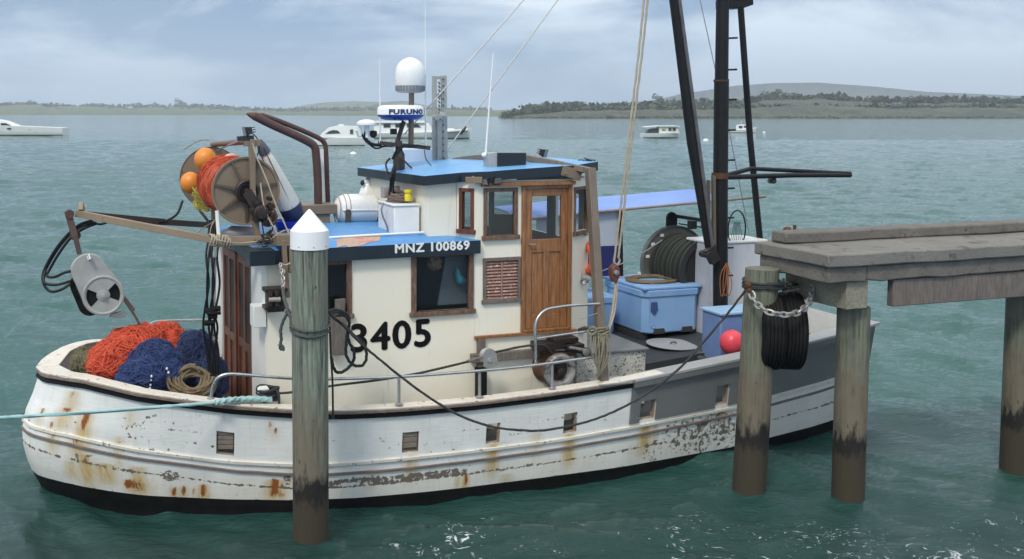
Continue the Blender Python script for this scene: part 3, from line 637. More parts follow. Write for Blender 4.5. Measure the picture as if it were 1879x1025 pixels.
for i in (0, 2):
    a = d0+(d1-d0)*i/nl+.002; b = d0+(d1-d0)*(i+1)/nl-.002; w = (b-a)*.2; gm.hexa([front(a+w,1.55,.018), front(b-w,1.55,.018), front(b-w,1.55,.026), front(a+w,1.55,.026), front(a+w,2.44,.018), front(b-w,2.44,.018), front(b-w,2.44,.026), front(a+w,2.44,.026)])
obj('door_panel', gm, M['inside'], fd, smooth=0)
# windows of the lower cabin
w = window(side(TC), *wins_low[0], .05, M['trimwood'], .05, .02, .05)
window(side(TC), *wins_low[1], .05, M['trimwood'], .05, .02, .05)
# wheelhouse window, louvre, chamfer corner panels
window(side(TC), *wwin, .05, M['trimwood'], .035, .02, .05)
lf = MB(); sx = side(TC)
bx = lambda mb, a, b, c, d, k0, k1, f=sx: mb.hexa([f(a,c,k0), f(b,c,k0), f(b,c,k1), f(a,c,k1), f(a,d,k0), f(b,d,k0), f(b,d,k1), f(a,d,k1)])
L0, L1, LZ0, LZ1 = lou
bx(lf, L0-.035, L0, LZ0, LZ1+.04, -.02, .03); bx(lf, L1, L1+.03, LZ0, LZ1+.04, -.02, .03); bx(lf, L0, L1, LZ1, LZ1+.04, -.018, .03); bx(lf, L0-.05, L1+.045, LZ0-.045, LZ0, -.035, .03)
lv = obj('louvre_vent', lf, M['greywood'], boat, bevel=.003); sl = MB(); mid = (L0+L1)/2
bx(sl, mid-.008, mid+.008, LZ0, LZ1, -.004, .02); ns = 12
for i in range(ns):
    z = LZ0+(LZ1-LZ0)*(i+.5)/ns
    for a, b in ((L0, mid-.009), (mid+.009, L1)): sl.hexa([sx(a,z-.016,.0), sx(b,z-.016,.0), sx(b,z-.010,.0), sx(a,z-.010,.0), sx(a,z+.010,.028), sx(b,z+.010,.028), sx(b,z+.016,.028), sx(a,z+.016,.028)])
obj('slats', sl, surf('faded_red_slats', (.26,.12,.09), (.36,.22,.18), .8, 9, .6, wear=(.55,.5,.46), wsc=30, wth=(.56,.62)), lv, smooth=0)
mb = MB(); bx(mb, L0-.01, L1+.01, LZ0-.01, LZ1+.01, .052, .056); obj('backing', mb, M['inside'], lv, smooth=0)
# varnished door
dm = MB(); D0, D1, DZ0, DZ1 = door; st = .09
bx(dm, D0+.004, D0+st, DZ0, DZ1-.005, -.012, .03); bx(dm, D1-st, D1-.004, DZ0, DZ1-.005, -.012, .03); bx(dm, D0+st, D1-st, DZ1-.09, DZ1-.005, -.011, .03)
zm = zc(1000, 438)[2]; zm2 = zc(1000, 462)[2]; zl = zc(1000, 575)[2]
bx(dm, D0+st, D1-st, zm2, zm, -.011, .03); bx(dm, D0+st, D1-st, DZ0, zl, -.011, .03); mm = (D0+D1)/2; bx(dm, mm-.035, mm+.035, zl, zm2, -.011, .03)
dr = obj('door', dm, M['oak'], boat, bevel=.005, label='varnished wooden wheelhouse door with a glazed upper half')
pp = MB(); bx(pp, D0+st, mm-.035, zl, zm2, .004, .02); bx(pp, mm+.035, D1-st, zl, zm2, .004, .02); obj('door_panel', pp, M['oak'], dr, bevel=.004)
pp = MB(); bx(pp, D0+st, D1-st, zm, DZ1-.09, .008, .013); obj('pane', pp, M['glass'], dr, smooth=0)
mb = MB(); mb.tube([sx(D0+.045, zm-.05, -.012), sx(D0+.045, zm-.05, -.05)], .008); mb.tube([sx(D0+.045, zm-.05, -.05), sx(D0+.12, zm-.05, -.05)], .008); obj('handle', mb, M['galv'], dr)
fr = MB(); bx(fr, D0-.045, D0, DZ0-.03, DZ1+.04, -.03, .03); bx(fr, D1, D1+.05, DZ0-.03, DZ1+.04, -.032, .03); bx(fr, wwin[0]-.07, D1+.07, DZ1+.04, DZ1+.085, -.07, .0)
bx(fr, D0, D1, DZ1, DZ1+.038, -.028, .03); bx(fr, s_step-.01, s_b+.05, DZ0-.065, DZ0-.032, -.045, .0); bx(fr, D0-.02, D1+.03, DZ0-.03, DZ0-.001, -.05, .02)
obj('door_frame', fr, M['oak'], boat, bevel=.004)
# grey timbers below: posts and shelf behind the side deck gear
mb = MB(); zz = zc(880, 640)[2]
bx(mb, zc(874,640)[0], zc(888,640)[0], zc(880,672)[2], DZ0-.066, -.05, -.002); bx(mb, s_step-.06, zc(985,640)[0], zc(900,660)[2], zc(900,645)[2], -.08, -.003)
obj('shelf_bearer', mb, M['greywood'], boat, bevel=.004)
mb = MB(); bx(mb, zc(871,700)[0], zc(886,700)[0], ZD, zc(880,672)[2]-.002, -.12, -.003); obj('post', mb, M['black'], boat, bevel=.004)
# chamfered wheelhouse corners and upper front
def panel(a, b): a, b = np.array(a), np.array(b); dd = b-a; L = np.linalg.norm(dd); nn = np.array([-dd[1], dd[0]])/L; return (lambda u, v, d: B(*(a+dd*u/L+nn*d), v)), L
cfa = (loc(P(838,380,t=1.0))[0], 1.0); cfb = (s_step, TC)
fn, Lc = panel(cfb, cfa)                                    # inward normal check below
def oriented(a, b, cin):
    f, L = panel(a, b); t1 = loc(f(L/2, 0, .1))[:2]
    if np.linalg.norm(t1-np.array(cin)) > np.linalg.norm(loc(f(L/2, 0, 0))[:2]-np.array(cin)): g = f; f = lambda u, v, d, g=g: g(u, v, -d)
    return f, L
ctr = (5.2, 0)
upf = loc(P(786, 400, t=1.0))[0]
for sg in (1, -1):
    f, L = oriented((cfa[0], sg*1.0), (cfb[0], sg*TC), ctr)
    zlo, zhi = 2.86, 3.30
    obj('wheelhouse_corner', wall(f, .003, L-.003, 2.6, ZW, .04, [(.07, L-.05, zlo, zhi)]), M['cream'], boat, smooth=0)
    window(f, .07, L-.05, zlo, zhi, .04, M['redwood'], .035, .015, .05)
    f, L = oriented((upf, sg*1.0), (cfa[0], sg*1.0), ctr); obj('wheelhouse_side', wall(f, .002, L-.002, 2.6, ZW, .04, []), M['cream'], boat, smooth=0)
    aft_b = (loc(P(1080, 400, t=.93))[0], .93)
    f, L = oriented((s_b, sg*TC), (aft_b[0], sg*aft_b[1]), ctr)
    zlo, zhi = zc(1060, 425)[2], zc(1060, 348)[2]
    obj('wheelhouse_corner', wall(f, .004, L-.002, ZD, ZW, .04, [(.05, L-.06, zlo, zhi)]), M['cream'], boat, smooth=0)
    window(f, .05, L-.06, zlo, zhi, .04, M['trimwood'], .03, .015, .05)
ufa, ufb = np.array([upf, 1.0]), np.array([loc(P(672, 330, t=-1.0))[0], -1.0])
def ufront(u, v, d): p = ufa+(ufb-ufa)*u; return B(p[0]+d, p[1], v)
obj('wheelhouse_front', wall(ufront, .002, .998, 2.6, ZW, .04, []), M['cream'], boat, smooth=0)
obj('wheelhouse_back', wall(lambda u, v, d: B(aft_b[0]-d, u, v), -.93, .93, ZD, ZW, .04, [(-.7, -.1, 2.62, 3.2), (.15, .75, 2.62, 3.2)]), M['cream'], boat, smooth=0)
for h in farw: window(side(-TC, -1), *h, .05, M['trimwood'], .035, .015, .05)
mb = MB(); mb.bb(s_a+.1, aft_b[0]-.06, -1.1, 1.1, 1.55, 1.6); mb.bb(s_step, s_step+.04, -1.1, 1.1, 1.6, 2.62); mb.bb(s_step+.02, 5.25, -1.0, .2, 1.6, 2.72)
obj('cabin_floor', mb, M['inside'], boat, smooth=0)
# ------------------------------------------------------------------ roofs
def roof(name, poly, z0f, th, camber, top, edge, parent, inset=.0):
    """poly in (s,t); top sheet cambered, with an edge band (fascia)"""
    mb = MB(); n = len(poly)
    c = np.mean(poly, axis=0)
    up_ = [B(s, t, z0f(s)+th) for s, t in poly]; lo = [B(s, t, z0f(s)) for s, t in poly]
    mb.add(up_+lo, [(i, (i+1)%n, n+(i+1)%n, n+i) for i in range(n)]+[tuple(range(2*n-1, n-1, -1))], 0)
    # rings of the top surface
    rings = [up_]
    for k in (.97, .8, .6, .4, .2):
        rings.append([B(*(c+(np.array(p)-c)*k), z0f((c+(np.array(p)-c)*k)[0])+th+camber*(1-k**2)) for p in poly])
    vs = [p for r in rings for p in r]+[B(c[0], c[1], z0f(c[0])+th+camber)]
    fs = [(r*n+i, r*n+(i+1)%n, (r+1)*n+(i+1)%n, (r+1)*n+i) for r in range(len(rings)-1) for i in range(n)]+[((len(rings)-1)*n+i, (len(rings)-1)*n+(i+1)%n, len(vs)-1) for i in range(n)]
    mb.add(vs, fs, 1)
    return obj(name, mb, [edge, top], parent, smooth=30)
def dens(poly, m=6):
    out = []
    for a, b in zip(poly, poly[1:]+poly[:1]): out += [tuple(np.array(a)+(np.array(b)-np.array(a))*i/m) for i in range(m)]
    return out
zr_low = lambda s: float(np.interp(s, [2.2, 4.8], [2.585, 2.60]))
lowroof = dens([(s_a-.09, 1.29), (s_step+.03, 1.29), (s_step+.03, -1.29), (s_a-.20, -1.29)], 8)
roof('cabin_roof', lowroof, zr_low, .15, .09, M['blueroof'], M['navyfascia'], boat)
zr_up = lambda s: float(np.interp(s, [4.0, 5.0, 6.5], [3.36, 3.43, 3.50]))
uproof = dens([(upf-.09, 1.10), (cfa[0]+.02, 1.10), (s_step+.12, 1.29), (s_b-.02, 1.29), (aft_b[0]+.08, 1.0), (aft_b[0]+.08, -1.0), (s_b, -1.29), (s_step+.12, -1.29), (cfa[0], -1.10), (ufb[0]-.09, -1.10)], 4)
roof('wheelhouse_roof', uproof, zr_up, .11, .06, M['palebluer'], M['navyfascia'], boat)
# number and name lettering
fx = MB(); sfz = zr_low(4.2)
c = P(794, 452.5, t=1.293); w = loc(P(862,452,t=1.293))[0]-loc(P(725,455,t=1.293))[0]
bold_text(fx, 'MNZ 100869', c, P(862,449,t=1.293)-P(725,456,t=1.293), (0,0,1), w, .105, .003, .005); obj('registration_number', fx, M['letterwhite'], boat, smooth=0, label='white lettering MNZ 100869 on the dark fascia')
nm = MB(); c = P(718, 615, t=TC+.003); w = loc(P(792,610,t=TC))[0]-loc(P(645,620,t=TC))[0]
bold_text(nm, '3405', c, P(790,609,t=TC)-P(645,620.5,t=TC), (0,0,1), w, .325, .003, .013); obj('fishing_number', nm, M['letterblack'], boat, smooth=0, label='large black number 3405 on the cream cabin side')
# worn area on the cabin roof
def roofpt(px, py): 
    return P(px, py, z=2.79)-np.array([0,0,.018])
wm = MB(); pts = [(617,438),(640,435),(668,433),(694,431),(698,434),(696,438),(676,440),(664,443),(640,445),(630,443),(619,446)]

def drape(p):
    s_, t_ = loc(p)[:2]; cs = (s_a-.15+s_step)/2; kk = max(abs(t_)/1.29, abs(s_-cs)/((s_step-s_a)/2+.06)); cm = float(np.interp(kk, [0,.2,.4,.6,.8,.97,1], [.09,.0864,.0756,.0576,.0324,.0053,0])); return B(s_, t_, zr_low(s_)+.15+cm+.003)
pp = [roofpt(*p) for p in pts]; ce = sum(pp)/len(pp); n_ = len(pp); ring = [drape(p) for p in pp]; mid_ = [drape((p+ce)/2) for p in pp]; wm.add(ring+mid_+[drape(ce)], [(i, (i+1)%n_, n_+(i+1)%n_, n_+i) for i in range(n_)]+[(n_+i, n_+(i+1)%n_, 2*n_) for i in range(n_)])
obj('bare_patch', wm, surf('bare_fibreglass_patch', (.42,.27,.18), (.5,.42,.36), .9, 9, .7, wear=(.5,.2,.17), wsc=10, wth=(.5,.6), bmp=.3), boat, smooth=0)
# ------------------------------------------------------------------ fittings of the fishing boat
def Q(px, py, t): return P(px, py, t=t)
X3 = np.array([0, 0, 1.])
def part(name, mb, mat, parent=boat, **k): return obj(name, mb, M[mat] if isinstance(mat, str) else mat, parent, **k)
# handrails
def rail(name, pts, r=.016, mat='steel', parent=boat, k=6, **kw):
    mb = MB(); mb.tube(cr(pts, k), r, 10); return part(name, mb, mat, parent, **kw)
hr = rail('handrail', [Q(387,730,1.66), Q(390,710,1.66), Q(400,693,1.68), Q(420,686,1.7), Q(458,688,1.73), Q(536,694,1.78), Q(608,695,1.8), Q(740,690.5,1.82), Q(880,680,1.83), Q(979,670,1.83), Q(1060,659,1.83), Q(1103,653,1.82)], .0165)
for x, y0, y1 in ((732,691,742),(880,681,728),(1013,666,712)):
    mb = MB(); mb.tube([Q(x, y0, 1.82), Q(x, y1, 1.82)], .017, 10); mb.lathe(Q(x, y1, 1.82), X3, [(0,.045),(.006,.045),(.012,.02),(.02,.018)], 16); part('stanchion', mb, 'galv', hr)
mb = MB(); mb.lathe(Q(387,731,1.66), X3, [(0,.04),(.006,.04),(.012,.02)], 16); part('stanchion', mb, 'galv', hr)
gr = rail('gate_rail', [Q(983,665,1.80), Q(983,640,1.80), Q(982,600,1.80), Q(988,581,1.79), Q(1002,568,1.78), Q(1025,563,1.76), Q(1051,560,1.74), Q(1100,557,1.7)], .0165)
rail('middle_rail', [Q(984,621,1.79), Q(1030,614,1.77), Q(1075,608,1.74), Q(1104,604,1.72)], .0125, parent=gr, k=2)
rail('far_handrail', [Q(270,606,-1.1), Q(274,596,-1.15), Q(286,590,-1.25), Q(320,588,-1.35), Q(400,586,-1.5), Q(470,584,-1.55)], .016)
# net drum over the foredeck
DC = lambda t: B(2.19, t, 3.35)
drum = part('net_drum', MB().lathe(DC(-1.52), BN, [(0,.1),(2.42,.1)], 20), 'brown')
RD = .372
def flange(t, sg, RD=RD):
    mb = MB(); mb.lathe(DC(t), BN*sg, [(0,.02),(0,RD-.01),(-.012,RD),(.02,RD+.004),(.034,RD),(.03,RD-.022),(.012,RD-.03),(.010,.1),(.010,.02)], 56)
    f = part('flange', mb, 'brown', drum, smooth=30)
    rb = MB()
    for k in range(7):
        a = 2*math.pi*(k+.25)/7; d = math.cos(a)*BA+math.sin(a)*X3; u = np.cross(d, BN)
        c = DC(t)+BN*sg*.022
        rb.hexa([c+d*.1-u*.016, c+d*.1+u*.016, c+d*.1+u*.016+BN*sg*.04, c+d*.1-u*.016+BN*sg*.04, c+d*(RD-.02)-u*.010, c+d*(RD-.02)+u*.010, c+d*(RD-.02)+u*.010+BN*sg*.01, c+d*(RD-.02)-u*.010+BN*sg*.01])
    part('flange_ribs', rb, surf('dark_brown_rib', (.10,.075,.05), (.07,.05,.035), .6, 8, .6), f)  # ribs in a darker brown than the flange
flange(.9, 1); flange(-1.52, -1, .405)
def netmat(name, c1, c2, hole, scale=70):
    m, t, b = new_mat(name); v = coords(t, (1,1,1)); ds = N(t, 'ShaderNodeVectorMath', operation='ADD'); nz_ = N(t, 'ShaderNodeTexNoise', Scale=5.0, Detail=4.0)
    t.links.new(v, nz_.inputs['Vector']); t.links.new(v, ds.inputs[0])
    sc_ = N(t, 'ShaderNodeVectorMath', operation='SCALE'); sc_.inputs['Scale'].default_value = .16; t.links.new(nz_.outputs['Color'], sc_.inputs[0]); t.links.new(sc_.outputs[0], ds.inputs[1])
    vo = N(t, 'ShaderNodeTexVoronoi', feature='DISTANCE_TO_EDGE', Scale=scale); t.links.new(ds.outputs[0], vo.inputs['Vector'])
    e = ramp(t, vo.outputs['Distance'], .06, .3, (1,1,1), (0,0,0)); c = mix(t, noise(t, v, 12, 4), c1, c2); t.links.new(mix(t, e, hole, c), b.inputs['Base Color'])
    b.inputs['Roughness'].default_value = .85; bump(t, b, e, .6, .008); return m
M['netred'] = netmat('red_orange_netting', (.66,.065,.022), (.5,.04,.018), (.2,.018,.01), 95)
M['netblue'] = netmat('navy_netting', (.012,.026,.10), (.015,.035,.14), (.003,.006,.022), 95)
M['netdark'] = netmat('dark_blue_netting', (.012,.025,.085), (.02,.035,.12), (.002,.004,.012), 34)
M['netdrum'] = netmat('orange_netting_on_drum', (.66,.11,.04), (.5,.07,.03), (.2,.028,.014), 80)
M['netgreen'] = netmat('olive_netting', (.14,.12,.05), (.05,.09,.06), (.02,.02,.012), 50)
def walk(mb, c, rad, n, r=.004, seg=14, step=.14, sides=4, upper=True, m=0):
    c = np.asarray(c); rad = np.asarray(rad)
    for _ in range(n):
        d = rng.normal(size=3); d /= np.linalg.norm(d)
        if upper and d[2] < -.3: d[2] *= -1
        w = rng.normal(size=3); p = []
        for i in range(seg):
            w = w-d*(w@d); w /= np.linalg.norm(w)+1e-9; d = d+w*step; d /= np.linalg.norm(d); w = w+rng.normal(size=3)*.35
            q = 1+.16*mnoise.noise(Vector(d*3+c))+.02+rng.random()*.02; p.append(c+d*rad*q)
        mb.tube(p, r, sides, cap=False, m=m)
    return mb
nb = MB(); prof = [(-.45,.10),(-.44,.27),(-.38,.31),(-.1,.335),(.2,.33),(.5,.34),(.8,.33),(.87,.3),(.88,.1)]
nbm = MB(); nbm.lathe(DC(0), BN, prof, 48)
nbm.v = [tuple(np.array(v)+(np.array(v)-(DC(0)+BN*((np.array(v)-DC(0))@BN)))*.13*mnoise.noise(Vector(v)*6)) for v in nbm.v]
for k in range(34):
    t = -.42+1.28*k/34; a0 = rng.random()*6; nbm.tube([DC(t+.03*math.sin(a*2+k))+(.335+.012*math.sin(a*5+k))*(math.cos(a0+a)*BA+math.sin(a0+a)*X3) for a in np.linspace(0, 6.3, 40)], .007, 4, cap=False)
tag(part('wound_net', nbm, 'netdrum', None), 'orange-red net wound on the brown drum above the foredeck', 'fishing net')
yn = MB()
for k in range(40):
    x0 = 352+rng.random()*14; y0 = 342+rng.random()*30; yn.tube(cr([Q(x0, y0, -.55), Q(x0+6+rng.normal()*4, y0+10, -.5), Q(x0+14+rng.normal()*4, y0+14+rng.normal()*3, -.5), Q(x0+24+rng.normal()*3, y0+16, -.48)], 4), .006, 4, cap=False)
tag(part('twine_tangle', yn, 'yellownet', None), 'yellow-green twine tangled beside the orange net on the drum', 'twine')
def buoy(px, py, r, t, mat, label, group='floats tucked in the net drum', eye=True):
    c = Q(px, py, t); rr = r*pr_scale(c); mb = MB(); mb.ell(c, rr, rr, rr*1.06, 28, .03, 2)
    o = part('net_float', mb, mat, None); tag(o, label, 'buoy', group)
    mb = MB(); mb.tube([c+rr*1.012*np.array([math.cos(a)*.9, -.3*math.cos(a)-.2*math.sin(a), math.sin(a)]) / np.linalg.norm([math.cos(a)*.9, -.3*math.cos(a)-.2*math.sin(a), math.sin(a)]) for a in np.linspace(0, 2*math.pi, 40)], .0035, 5, cap=False); part('seam', mb, 'yellow' if mat == 'orangebuoy' else mat, o); return o
def pr_scale(w): r = w-EY; return (r[1]*math.cos(TH)-r[2]*math.sin(TH))/F
buoy(377, 292, 20.5, -.95, 'orangebuoy', 'upper orange float in the gap of the net drum', 'orange floats in the net drum')
buoy(350, 335, 19, -1.15, 'orangebuoy', 'lower orange float at the left rim of the net drum', 'orange floats in the net drum')
buoy(424, 301, 19, -.2, 'pinkbuoy', 'faded pink float behind the top of the near drum flange', None)
# hub and motor
mb = MB(); mb.lathe(DC(.93), BN, [(0,.125),(.06,.128),(.07,.11),(.03,.10),(.028,.07),(.05,.065),(.045,.05),(.03,.045),(.07,.035),(.075,.0)], 32); part('drum_hub', mb, 'grease', drum)
mb = MB(); c0 = Q(452,351,1.0); c1 = Q(478,392,1.02)
d = (c1-c0)/np.linalg.norm(c1-c0); mb.beam(c0, c1, .11, .07, BN)
mb.lathe(c1-d*.02+BN*0, BN, [(-.05,.085),(.1,.085),(.11,.06),(.16,.055),(.165,.0)], 24); mb.lathe(Q(487,388,1.05), BA*.8-X3*.6, [(-.1,.055),(.04,.06),(.05,.045),(.13,.045),(.135,0)], 20)
for (x, y, r) in ((470,372,5),(497,378,6),(501,396,7),(488,408,7),(470,402,6),(462,385,5),(494,364,4)):
    mb.lathe(Q(x, y, 1.06), BN, [(-.06, r*.006), (.05, r*.006), (.055, 0)], 12)
part('drum_motor', mb, 'grease', drum)
mb = MB(); mb.tube(cr([Q(500,380,1.1), Q(506,392,1.12), Q(505,408,1.12), Q(494,414,1.1), Q(480,412,1.1)]), .012, 7); mb.tube(cr([Q(490,395,1.1), Q(498,404,1.14), Q(500,420,1.1), Q(490,436,1.05)]), .010, 7); part('motor_hose', mb, 'rust', drum)
# frame carrying the drum
mb = MB(); pt = Q(462,255,.98); mb.beam(pt, Q(463,352,.98), .095, .06, BA); mb.beam(Q(463,350,.985), Q(472,440,1.0), .1, .06, BA); mb.beam(Q(447,262,.98), Q(478,262,.98), .06, .07)
part('drum_post', mb, 'brown', bevel=.005)
ft = Q(391,262,-1.6); mb = MB(); mb.beam(ft, ft-X3*1.1, .09, .07, BA); part('drum_post', mb, 'brown', bevel=.005)
mb = MB(); mb.tube([ft+X3*.0+[0,0,-.02], pt+[0,0,-.02]], .035, 12); part('drum_crossbar', mb, surf('reddish_pipe_paint', (.2,.1,.075), (.14,.06,.04), .7, 8, .5))
# A shaped arm out over the bow
tip = Q(147,384,.12)
mb = MB(); mb.beam(Q(140,391,.12), Q(400,441,1.0), .05, .075); mb.beam(Q(396,441,1.0), Q(532,441,1.12), .06, .10); mb.beam(Q(148,377,.15), Q(152,392,.0), .05, .1); part('bow_arm', mb, surf('tan_arm_paint', (.27,.205,.14), (.22,.165,.11), .7, 5, .5, wear=(.14,.06,.03), wsc=14, wth=(.64,.68), bmp=.2), bevel=.004)
mb = MB(); mb.beam(Q(160,394,.05), Q(300,407,-.9), .05, .08); mb.beam(Q(298,407,-.9), Q(392,413,-1.55), .05, .075); part('bow_arm', mb, surf('dark_arm_paint', (.085,.062,.05), (.06,.04,.03), .7, 5, .6), bevel=.004)
mb = MB(); mb.beam(Q(505,439,1.26), Q(536,439,1.26), .2, .12); mb.beam(Q(520,440,1.33), Q(527,545,1.33), .07, .05, BA); mb.beam(Q(534,440,1.33), Q(534,500,1.33), .05, .05, BA); part('gallows_bracket', mb, 'brown', bevel=.005)
mb = MB(); mb.bb(s_a-.22, s_a+.05, 1.2, 1.42, 2.60, 2.76); part('fascia_box', mb, 'navyfascia', bevel=.004)
mb = MB(); mb.tube([Q(398,386,.95), Q(402,440,.98)], .022, 8); mb.tube(cr([Q(394,452,.98)+BN*.03, Q(392,560,.4), Q(390,640,.2)], 3), .02, 7); part('white_stay_post', mb, 'white')
# lashings on the arm
mb = MB()
for k in range(9):
    c = Q(386+k*4.2, 440+.3*k, 1.0); mb.tube([c+.062*(math.cos(a)*BN+math.sin(a)*X3)+BA*.012*math.sin(a*2+k) for a in np.linspace(0, 6.3, 14)], .009, 6, cap=False)
tag(part('lashing', mb, 'ropewhite', None), 'pale rope lashing wound round the tan bow arm by the cabin front', 'rope')
# power block hanging at the arm tip
hb0 = empty('hauler', Q(180,540,.3), None, None, parent=boat)
th_ = .24
def stad(c0, r0, c1, r1, n=20):
    d = c1-c0; d = d/np.linalg.norm(d); ux = np.cross(d, BN); ux /= np.linalg.norm(ux); out = []
    for i in range(n+1):
        a = math.pi*i/n; out.append(c0+r0*(math.cos(a)*ux-math.sin(a)*d))
    for i in range(n+1):
        a = math.pi*i/n; out.append(c1+r1*(-math.cos(a)*ux+math.sin(a)*d))
    return out
ca, cb_ = Q(163,496,.34), Q(189,540,.34)
mb = MB(); mb.prism(stad(ca, .185, cb_, .225), -BN*.05); mb.prism(stad(Q(160,497,.26), .17, Q(185,540,.26), .2), -BN*.10); mb.prism(stad(Q(160,497,.1), .185, Q(185,541,.1), .225), -BN*.04)
mb.prism([Q(205,575,.345), Q(229,570,.345), Q(233,578,.345), Q(222,583,.345), Q(200,582,.345)], -BN*.05)
part('housing', mb, 'alu', hb0, bevel=.008, smooth=30)
kid = lambda r, a: not (.32 < r < .80 and (abs((a-math.radians(10))) < .62 or abs(a-math.radians(10)-2*math.pi) < .62 or abs(a-math.radians(190)) < .62))
mb = MB(); mb.plate(cb_+BN*.004, BA, X3, BN*.05, [.001]+[.225*x for x in (.2,.32,.42,.52,.62,.72,.80,.9,1.0)], 72, lambda r, a: kid(r/.225, a)); mb.lathe(cb_+BN*.05, BN, [(0,.06),(.02,.055),(.022,.025),(.05,.022),(.052,0)], 20)
mb.lathe(cb_+BN*.04, BN, [(0,.224),(.02,.222),(.026,.205),(.02,.19),(.01,.186)], 48, cap=False)
part('wheel_cover', mb, 'alu', hb0, smooth=30)
mb = MB(); mb.lathe(cb_+BN*.004, BN, [(0,.185),(.012,.185)], 40); part('sheave', mb, 'rubber', hb0)
mb = MB(); mb.tube([Q(160,470,.37), Q(163,478,.42), Q(166,476,.42), Q(163,467,.37)], .012, 8); part('lifting_eye', mb, 'steel', hb0)
mb = MB(); mb.beam(Q(124,387,.16), Q(138,436,.22), .075, .09, BN); mb.beam(Q(137,430,.24), Q(146,466,.26), .055, .06, BN); mb.lathe(Q(127,391,.1), BN, [(0,.05),(.14,.05)], 14); mb.lathe(Q(138,431,.16), BN, [(0,.06),(.02,.06)], 14)
part('hanger_arm', mb, surf('rusty_red_brown_arm', (.085,.045,.035), (.05,.03,.028), .8, 10, .6, wear=(.16,.06,.03), wsc=12, wth=(.58,.64), bmp=.4), hb0, bevel=.004)
mb = MB(); mb.prism(stad(Q(150,520,.02), .13, Q(165,556,.02), .13), BN*.08); part('block_back', mb, 'rubber', hb0, smooth=30)
mb = MB(); mb.tube([Q(226,545,.2), Q(236,562,.2), Q(247,578,.2), Q(257,596,.15), Q(266,603,.15)], .016, 6); mb.beam(Q(226,545,.2), Q(245,570,.2), .03, .05); part('guide_arm', mb, surf('pinkish_arm_paint', (.24,.18,.15), (.18,.12,.1), .7, 8, .6), hb0)
for pts in ([(172,407,.1),(150,415,.1),(128,430,.1),(105,458,.05),(86,490,.0),(80,510,.05),(84,520,.1),(105,522,.2),(130,515,.2)],
            [(176,410,.1),(152,420,.1),(130,436,.1),(108,465,.05),(90,496,.0),(86,506,.05),(100,508,.1),(118,500,.2),(132,497,.2)],
            [(170,404,.1),(146,412,.1),(124,430,.1),(100,460,.05),(80,498,.0),(80,520,.05),(92,534,.1),(110,532,.2),(130,520,.2)]):
    rail('hose', [Q(*p) for p in pts], .0155, 'hose', hb0)
rail('hydraulic_hose', [Q(172,407,.1), Q(185,411,.1), Q(215,402,.0), Q(245,404,-.3)], .013, 'hose')
for k in range(5):
    o = k*.018; x = 378+k*5
    rail('hydraulic_hose', [Q(384+k*2,405,-.2), Q(x+4,440,.3), Q(x,470,.9), Q(x+(-3 if k%2 else 5),520,.9), Q(x-2,566,.85), Q(x+(6 if k%2 else -5),600,.8), Q(x+2,640,.7), Q(x+6,690,.7)], .0125, 'hose')
rail('hydraulic_hose', [Q(335,368,-1.3), Q(325,392,-1.2), Q(305,405,-.9), Q(290,408,-.8)], .016, 'hose')
rail('hydraulic_hose', [Q(366,385,-1.2), Q(384,410,-1.0), Q(388,432,-.6), Q(384,470,.3)], .018, 'hose')
mb = MB()
for (x, y) in ((386,570),(390,580),(384,592),(396,566)): mb.lathe(Q(x,y,.9), BA, [(-.05,.03),(.05,.03)], 10)
mb.tube([Q(380,575,.93), Q(405,574,.93)], .02, 8); part('hose_fitting', mb, 'rubber', bevel=.003)
# lamp on the drum frame
def lamp(name, px, py, t, w, h, aim, label=None, parent=boat):
    c = Q(px, py, t); aim = np.asarray(aim, float); aim /= np.linalg.norm(aim); sdv = np.cross(aim, X3); sdv /= np.linalg.norm(sdv); u = np.cross(sdv, aim); sc_ = pr_scale(c)
    mb = MB(); w *= sc_/2; h *= sc_/2; b0 = c-aim*.05; mb.hexa([b0-sdv*w*.7-u*h*.7, b0+sdv*w*.7-u*h*.7, b0+sdv*w*.7+u*h*.7, b0-sdv*w*.7+u*h*.7, c+aim*.03-sdv*w-u*h, c+aim*.03+sdv*w-u*h, c+aim*.03+sdv*w+u*h, c+aim*.03-sdv*w+u*h])
    for k in (-.5, 0, .5): mb.box(b0-aim*.02+u*h*k, sdv*w*.6, aim*.02, u*.004)
    mb.tube([c-sdv*w*1.05, c-sdv*w*1.1-X3*h*1.5, c+sdv*w*1.1-X3*h*1.5, c+sdv*w*1.05], .007, 6)
    o = part(name, mb, 'plasticblack', parent, bevel=.003)
    mb = MB(); mb.box(c+aim*.032, sdv*w*.88, u*h*.88, aim*.002); part('lens', mb, surf('lamp_lens', (.25,.25,.24), (.2,.2,.2), .4, 8, .15, bmp=0), o, smooth=0); return o
lamp('deck_lamp', 453, 240, .98, 17, 17, (-.9,-.45,-.2)); mb = MB(); mb.bb(0,0.001,0,.001,0,.001)
mb = MB(); mb.beam(Q(435,254,.98), Q(465,252,.98), .07, .05); part('lamp_bracket', mb, 'plasticblack', bevel=.004)
rail('lamp_cable', [Q(462,243,.98), Q(472,254,.98), Q(476,270,.98), Q(470,290,.98)], .006, 'hose')
